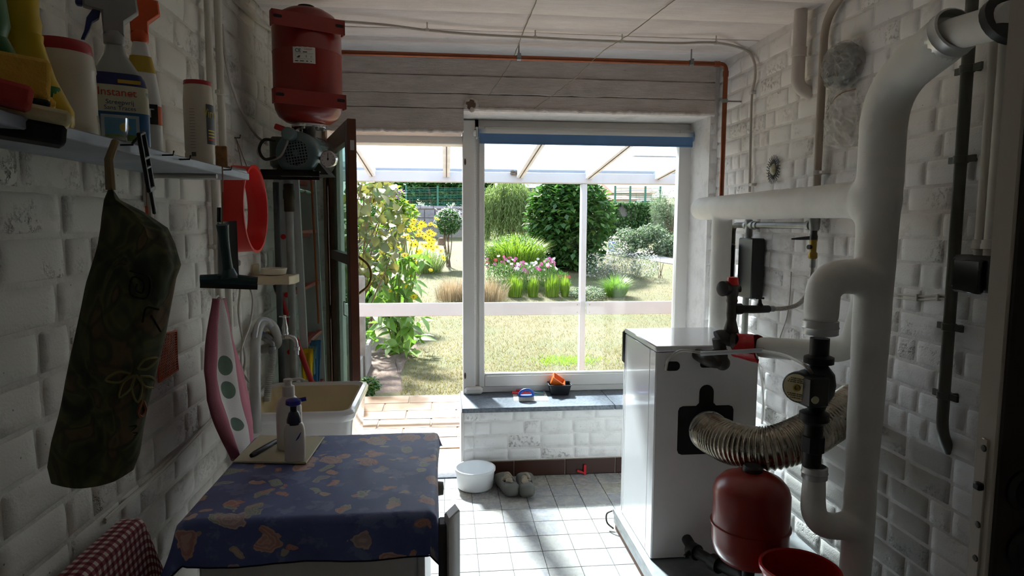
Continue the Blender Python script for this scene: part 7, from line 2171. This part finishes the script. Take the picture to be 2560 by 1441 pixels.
M_NAVY = mat('navy_plastic', '#16162e', .3, var=0)
obj('collar', MB().lathe([(w * .72, hp2(1060)), (w * .7, hp2(1048)), (w * .5, hp2(1032)), (w * .34, hp2(1028)), (w * .34, hp2(1012))], 20, Fm), M_NAVY, t_)
obj('pump_head', MB().lathe([(w * .5, hp2(1014)), (w * .78, hp2(1010)), (w * .74, hp2(1000)), (w * .4, hp2(997)), (.001, hp2(997))], 20, Fm).tube([Fm @ V((0, 0, hp2(1004))), Fm @ V((w * 1.2, 0, hp2(1000)))], .006, 8), mat('royal_blue_plastic', '#1a1f8a', .3, var=0), t_)
obj('swoosh_print', MB().tube(spline([Fm @ V((w * .1, -w * .68, hp2(1098))), Fm @ V((w * .35, -w * .69, hp2(1090))), Fm @ V((w * .62, -w * .66, hp2(1078)))], 5), [.0006 + .0016 * math.sin(i / 10 * PI) for i in range(11)], 6), mat('print_violet', '#4a2f8a', .5), t_)
hb0, hb1 = PZ(628, 1140, zb + .006), PZ(700, 1098, zb + .006)
ax = (hb1 - hb0)
t_ = thing('black_scraper', 'black handled kitchen scraper lying on the cutting board', 'utensil', hb0)
obj('handle', MB().tube([hb0, hb0 + ax * .1, hb0 + ax * .5, hb0 + ax * .86], [.006, .0085, .0085, .007], 10), M_BLACK, t_)
obj('blade', MB().box((0, -.016, -.001), (ax.length * .35, .016, .001), frame(hb0 + ax * .84 - V((0, 0, .003)), ax, V((0, 0, 1)).cross(ax))), M_STEEL, t_, False)
# ------------------------------------------------------------------ gingham covered box at the lower left
gz_ = .80
ga, gb = PZ(330, 1300, gz_), PZ(262, 1286, gz_)
t = NT('red_gingham'); tcu = t.n('ShaderNodeTexCoord'); sp2 = t.n('ShaderNodeSeparateXYZ'); t.l(tcu.outputs['UV'], sp2.inputs[0])
fx = t.math('GREATER_THAN', t.math('FRACT', t.math('MULTIPLY', sp2.outputs['X'], 50)), .5)
fy = t.math('GREATER_THAN', t.math('FRACT', t.math('MULTIPLY', sp2.outputs['Y'], 50)), .5)
sm = t.math('MULTIPLY', t.math('ADD', fx, fy), .5)
t.bsdf(t.ramp(sm, [(0, hx('#cdbfb4')), (.3, hx('#8f4a52')), (.75, hx('#5e1420'))], 'CONSTANT'), .9); M_GING = t.m
gx1, gy1 = ga.x, ga.y
gx0 = XL + .03; gy0 = .62
gt = thing('gingham_box', 'low cabinet covered with a red and white gingham cloth', 'cabinet', ((gx0 + gx1) / 2, (gy0 + gy1) / 2, 0))
obj('body', MB().box((gx0 + .02, gy0 + .02, .001), (gx1 - .02, gy1 - .02, gz_ - .006), bev=.006), M_APPL, gt)
def gingf(u, v):
    s = gx0 + (gx1 - gx0 + .25) * u; q = gy0 + (gy1 - gy0 + .25) * v
    ox, oy = max(0, s - gx1), max(0, q - gy1); d = math.hypot(ox, oy)
    x, y, z = min(s, gx1), min(q, gy1), gz_ + .004 * nz(s * 7, q * 7)
    if d > 0:
        r = .02; a = min(d / r, PI / 2)
        x += ox / d * (r * math.sin(a) + d * .08); y += oy / d * (r * math.sin(a) + d * .08)
        z -= r * (1 - math.cos(a)) + max(0, d - r * 1.57)
        if ox and oy: x += .2 * min(ox, oy); y += .2 * min(ox, oy)
    return (x, y, z)
o = uvgrid('cloth', gingf, 50, 60, 0, M_GING, gt)
for d in o.data.uv_layers[0].data: d.uv = (d.uv[0] * (gx1 - gx0 + .25), d.uv[1] * (gy1 - gy0 + .25))
# ------------------------------------------------------------------ roller blind
yb = YW - .055
A_, B_ = PY(1192, 330, yb), PY(1736, 346, yb)
zt5 = (A_.z + B_.z) / 2
rbn = thing('roller_blind', 'rolled up white and blue roller blind above the window', 'blind', (A_.x, yb, zt5))
t = NT('blind_fabric'); c = t.coords(False)
sp2 = t.n('ShaderNodeSeparateXYZ'); t.l(c, sp2.inputs[0])
ex = t.math('MINIMUM', t.math('SUBTRACT', sp2.outputs['X'], A_.x), t.math('SUBTRACT', B_.x, sp2.outputs['X']))
t.bsdf(t.mix(t.step(ex, .01, .06), hx('#6a86a8'), hx('#d9d5cf')), .8); M_BLIND = t.m
obj('roll', MB().tube([V((A_.x + .008, yb, zt5)), V((B_.x - .008, yb, zt5))], .026, 22), M_BLIND, rbn)
obj('drop', MB().box((A_.x + .015, yb - .026, zt5 - .058), (B_.x - .02, yb - .0235, zt5 - .004)), mat('blind_blue', '#5878a0', .8, var=.05), rbn, False)
obj('bottom_bar', MB().box((A_.x + .015, yb - .029, zt5 - .066), (B_.x - .02, yb - .021, zt5 - .056), bev=.003), mat('blind_blue', '#5878a0', .8, var=.05), rbn)
for x in (A_.x, B_.x):
    obj('end_bracket', MB().box((x - .006, yb - .024, zt5 - .03), (x + .006, YW + .002, zt5 + .034), bev=.002), M_ALU, rbn)
cx2 = A_.x - .012
zlo = PY(1184, 785, yb).z
n = 70
for dx in (-.004, .004):
    mb = MB().tube([V((cx2 + dx, yb - .02, zlo)), V((cx2 + dx, yb - .02, zt5))], .0008, 5)
    for i in range(n): mb.sphere((cx2 + dx, yb - .02, zlo + (zt5 - zlo) * (i + .5) / n), .0026, 6, 4)
    obj('bead_chain', mb, M_WHITE, rbn)
obj('chain_wheel', MB().lathe([(.018, -.008), (.02, 0), (.018, .008)], 16, at((A_.x - .012, yb - .004, zt5), (1, 0, 0))), M_WHITE, rbn)
# ------------------------------------------------------------------ things on the window sill
ZW = .4305
tp_ = PZ(1398, 985, ZW)
tr_ = thing('black_tray', 'small black plastic plant tray on the window sill', 'tray', tp_)
Tm = at((tp_.x, tp_.y, ZW)) @ Matrix.Rotation(-.06, 4, 'Z')
a, b_ = .07, .052
def ring4(w, d, z): return [tuple(Tm @ V(q)) for q in rr3(-w, -d, w, d, .012, z)]
obj('body', loft([ring4(a * .8, b_ * .8, .001), ring4(a * .82, b_ * .82, .004), ring4(a, b_, .062), ring4(a * 1.06, b_ * 1.07, .064), ring4(a * 1.06, b_ * 1.07, .068), ring4(a * .97, b_ * .97, .068), ring4(a * .8, b_ * .8, .006)], True, True), mat('black_tray_plastic', '#15161a', .4, var=0), tr_)
pm = Matrix.Translation(PY(1392, 955, tp_.y)) @ Matrix.Rotation(math.radians(35), 4, 'Y') @ Matrix.Rotation(.3, 4, 'X')
def ring5(w, d, z): return [tuple(pm @ V(q)) for q in rr3(-w, -d, w, d, .008, z)]
og = thing('orange_pot', 'small square orange plant pot tipped into the black tray', 'plant pot', PY(1392, 968, tp_.y))
obj('body', loft([ring5(.030, .026, -.028), ring5(.043, .036, .026), ring5(.041, .034, .026), ring5(.028, .024, -.025)], True, True), mat('orange_pot_plastic', '#d86418', .4, var=.03), og)
obj('rim', loft([ring5(.043, .036, .02), ring5(.047, .04, .021), ring5(.047, .04, .027), ring5(.041, .034, .028)]), mat('orange_pot_plastic', '#d86418', .4, var=.03), og)
pp = [PZ(x, y, ZW) for x, y in ((1285, 1003), (1373, 1003), (1362, 978), (1281, 980))]
tag(obj('paper_sheet', MB().prism([(p.x, p.y) for p in pp], ZW, ZW + .0012), mat('white_paper', '#e2dcd0', .8), None, False), 'white paper sheet under the scrubbing brush on the sill', 'paper')
pp = [PZ(x, y, ZW + .0015) for x, y in ((1292, 990), (1360, 989), (1358, 980), (1300, 979))]
t_ = thing('seed_packet', 'teal and white seed packet behind the scrubbing brush', 'packet', pp[0])
obj('packet', MB().prism([(p.x, p.y) for p in pp], ZW + .0014, ZW + .006, bev=.001), mat('teal_print', '#3f97a0', .5), t_, False)
obj('packet_band', MB().box(tuple(pp[1] + V((-.03, -.004, .004))), tuple(pp[1] + V((.0, .02, .0052)))), mat('slate_print', '#7b8690', .5), t_, False)
bs = PZ(1316, 1003, ZW)
br = thing('scrubbing_brush', 'blue handled scrubbing brush with white bristles on the sill', 'brush', bs)
M_BB = mat('blue_brush_plastic', '#2450a8', .35, var=.03)
Bm = at((bs.x, bs.y + .01, ZW + .002)) @ Matrix.Rotation(.08, 4, 'Z')
mb = MB()
for i in range(15):
    for j in range(5):
        x, y = -.044 + .088 * i / 14, -.015 + .03 * j / 4
        mb.tube([Bm @ V((x * 1.05, y * 1.1, 0)), Bm @ V((x, y, .024))], .0022, 5)
obj('bristles', mb, mat('white_bristle', '#d8d6d2', .7), br, kind='stuff')
obj('base', MB().prism([(.052 * math.cos(2 * PI * i / 24), .021 * math.sin(2 * PI * i / 24)) for i in range(24)], .023, .033, Bm, bev=.003), M_BB, br)
obj('handle', MB().tube([Bm @ V((.044 * math.cos(PI * i / 14), 0, .03 + .036 * math.sin(PI * i / 14))) for i in range(15)], .0085, 10), M_BB, br)
pl0, pl1 = PY(1280, 982, 3.975), PY(1362, 984, 3.975)
pr = thing('pliers', 'pliers with red handles lying at the back of the sill', 'pliers', pl0)
mid = pl0.lerp(pl1, .58)
for s_ in (-1, 1):
    off = V((0, .012 * s_, 0))
    obj('handle', MB().tube(spline([pl0 + off, pl0.lerp(mid, .5) + off * 1.3, mid], 6), .0065, 8), mat('red_grip', '#c01828', .4), pr)
    obj('jaw', MB().tube([mid, mid.lerp(pl1, .5) + off * .5, pl1 + off * .1], [.007, .006, .002], 8), M_STEEL, pr)
obj('pivot', MB().lathe([(.007, 0), (.007, .01), (.001, .011)], 12, at(mid)), M_STEEL, pr)
sc0, sc1 = PY(1302, 976, 4.0), PY(1365, 986, 3.99)
t_ = thing('pruning_blade', 'grey steel blade of a garden snip beside the pliers', 'tool', sc0)
obj('blade', MB().tube([sc0, sc0.lerp(sc1, .5), sc1], [.003, .005, .001], 6), M_STEEL, t_)
obj('grip', MB().tube([sc0 + V((-.03, 0, 0)), sc0], .006, 8), mat('red_grip', '#c01828', .4), t_)
# ------------------------------------------------------------------ things on the floor
p = PZ(1188, 1218, 0)
bk = thing('white_tub', 'round white plastic tub on the tiled floor by the door', 'tub', (p.x, p.y, 0))
kx = (p - CAM).length / F_PX
R1 = 47.5 * kx; Hh = PY(1188, 1168, p.y).z
M_TUBW = mat('translucent_white_plastic', '#e6e8ea', .35, var=.02)
obj('body', MB().lathe([(.001, .004), (R1 * .8, .001), (R1 * .88, .008), (R1 * .97, Hh - .012), (R1 * .93, Hh - .01), (R1 * .84, .012), (.001, .01)], 44, at((p.x, p.y, 0)), caps=False), M_TUBW, bk)
obj('rim', MB().lathe([(R1 * .965, Hh - .018), (R1 * 1.02, Hh - .014), (R1 * 1.02, Hh - .002), (R1, Hh), (R1 * .95, Hh - .001), (R1 * .93, Hh - .012)], 44, at((p.x, p.y, 0)), caps=False), M_TUBW, bk)
M_CLOG = mat('grey_rubber_clog', '#5e5e57', .6, var=.08)
M_SOCK = mat('beige_wool', '#8f8474', .95, var=.2, vs=60, bump=.8, bs=120)
def clog(label, px, py, yaw):
    p = PZ(px, py, 0)
    t_ = thing('garden_clog', label, 'shoe', (p.x, p.y, 0), 'pair of grey garden clogs')
    Cm = at((p.x, p.y, 0)) @ Matrix.Rotation(yaw, 4, 'Z') @ Matrix.Scale(1.0, 4)
    # long axis along +Y (toe away), heel at -Y
    secs = [(-.135, .026, .030, .050), (-.125, .040, .012, .074), (-.10, .046, .004, .078), (-.05, .045, .002, .072), (0, .044, .002, .066), (.03, .048, .002, .075), (.07, .052, .002, .078), (.105, .046, .003, .062), (.13, .03, .010, .042), (.138, .012, .018, .03)]
    n = 20; vs = []; fs = []
    for (y, w, z0_, z1_) in secs:
        for k in range(n):
            a = 2 * PI * k / n; c_, s_ = math.cos(a), math.sin(a)
            x = w * math.copysign(abs(c_) ** .75, c_); z = (z0_ + z1_) / 2 + (z1_ - z0_) / 2 * math.copysign(abs(s_) ** .7, s_)
            vs.append((x, y, z))
    for i in range(len(secs) - 1):
        for k in range(n): fs.append((i * n + k, i * n + (k + 1) % n, (i + 1) * n + (k + 1) % n, (i + 1) * n + k))
    fs.append(tuple(range(n - 1, -1, -1))); fs.append(tuple((len(secs) - 1) * n + k for k in range(n)))
    obj('shell', MB().add(vs, fs, Cm), M_CLOG, t_, True, 60)
    op = [(.034 * math.cos(2 * PI * i / 20), -.05 + .072 * math.sin(2 * PI * i / 20)) for i in range(20)]
    obj('collar', MB().tube([Cm @ V((x, y, .066 + (.012 if y > -.02 else 0) * (y + .02) / .05)) for x, y in op], .006, 8, closed=True), M_CLOG, t_)
    obj('opening', MB().add([(x * .98, y, .0685 + max(0, (y + .02) * .2)) for x, y in op], [tuple(range(20))], Cm), mat('shoe_inside', '#101312', .9), t_, False)
    return t_, Cm
c1, m1 = clog('left grey garden clog with a beige sock inside', 1266, 1225, .2)
c2, m2 = clog('right grey garden clog with a beige sock inside', 1314, 1226, -.05)
for i, (m_, lab) in enumerate(((m1, 'crumpled beige sock in the left clog'), (m2, 'crumpled beige sock in the right clog'))):
    r2 = random.Random(i + 3)
    pts = [m_ @ V((r2.uniform(-.018, .018), -.08 + .07 * k / 7, .075 + .012 * math.sin(k * 1.7 + i))) for k in range(8)]
    t_ = thing('sock', lab, 'sock', pts[0], 'socks in the clogs')
    obj('knit', MB().tube(spline(pts, 5), [.016 + .004 * math.sin(k * .9) for k in range(36)], 12), M_SOCK, t_)
    q0, q1 = m_ @ V((.02, -.03, .08)), m_ @ V((-.012, -.005, .088))
    obj('cuff', MB().tube(spline([q0, (q0 + q1) / 2 + V((0, .01, .014)), q1], 5), .010, 10), M_SOCK, t_)
p = PY(1462, 1183, YB - .03)
p.z = 0
rc_ = thing('red_clip', 'red plastic clip lying against the brown skirting tiles', 'clip', (p.x, p.y, 0))
MR = mat('red_clip_plastic', '#b81420', .35)
obj('upright', MB().box((-.008, -.006, .001), (.008, .006, .062), at((p.x, p.y, 0)), bev=.002), MR, rc_)
obj('arm', MB().box((-.055, -.005, .004), (-.004, .005, .016), at((p.x, p.y, 0)) @ Matrix.Rotation(.35, 4, 'Y'), bev=.002), MR, rc_)
finish_texts()
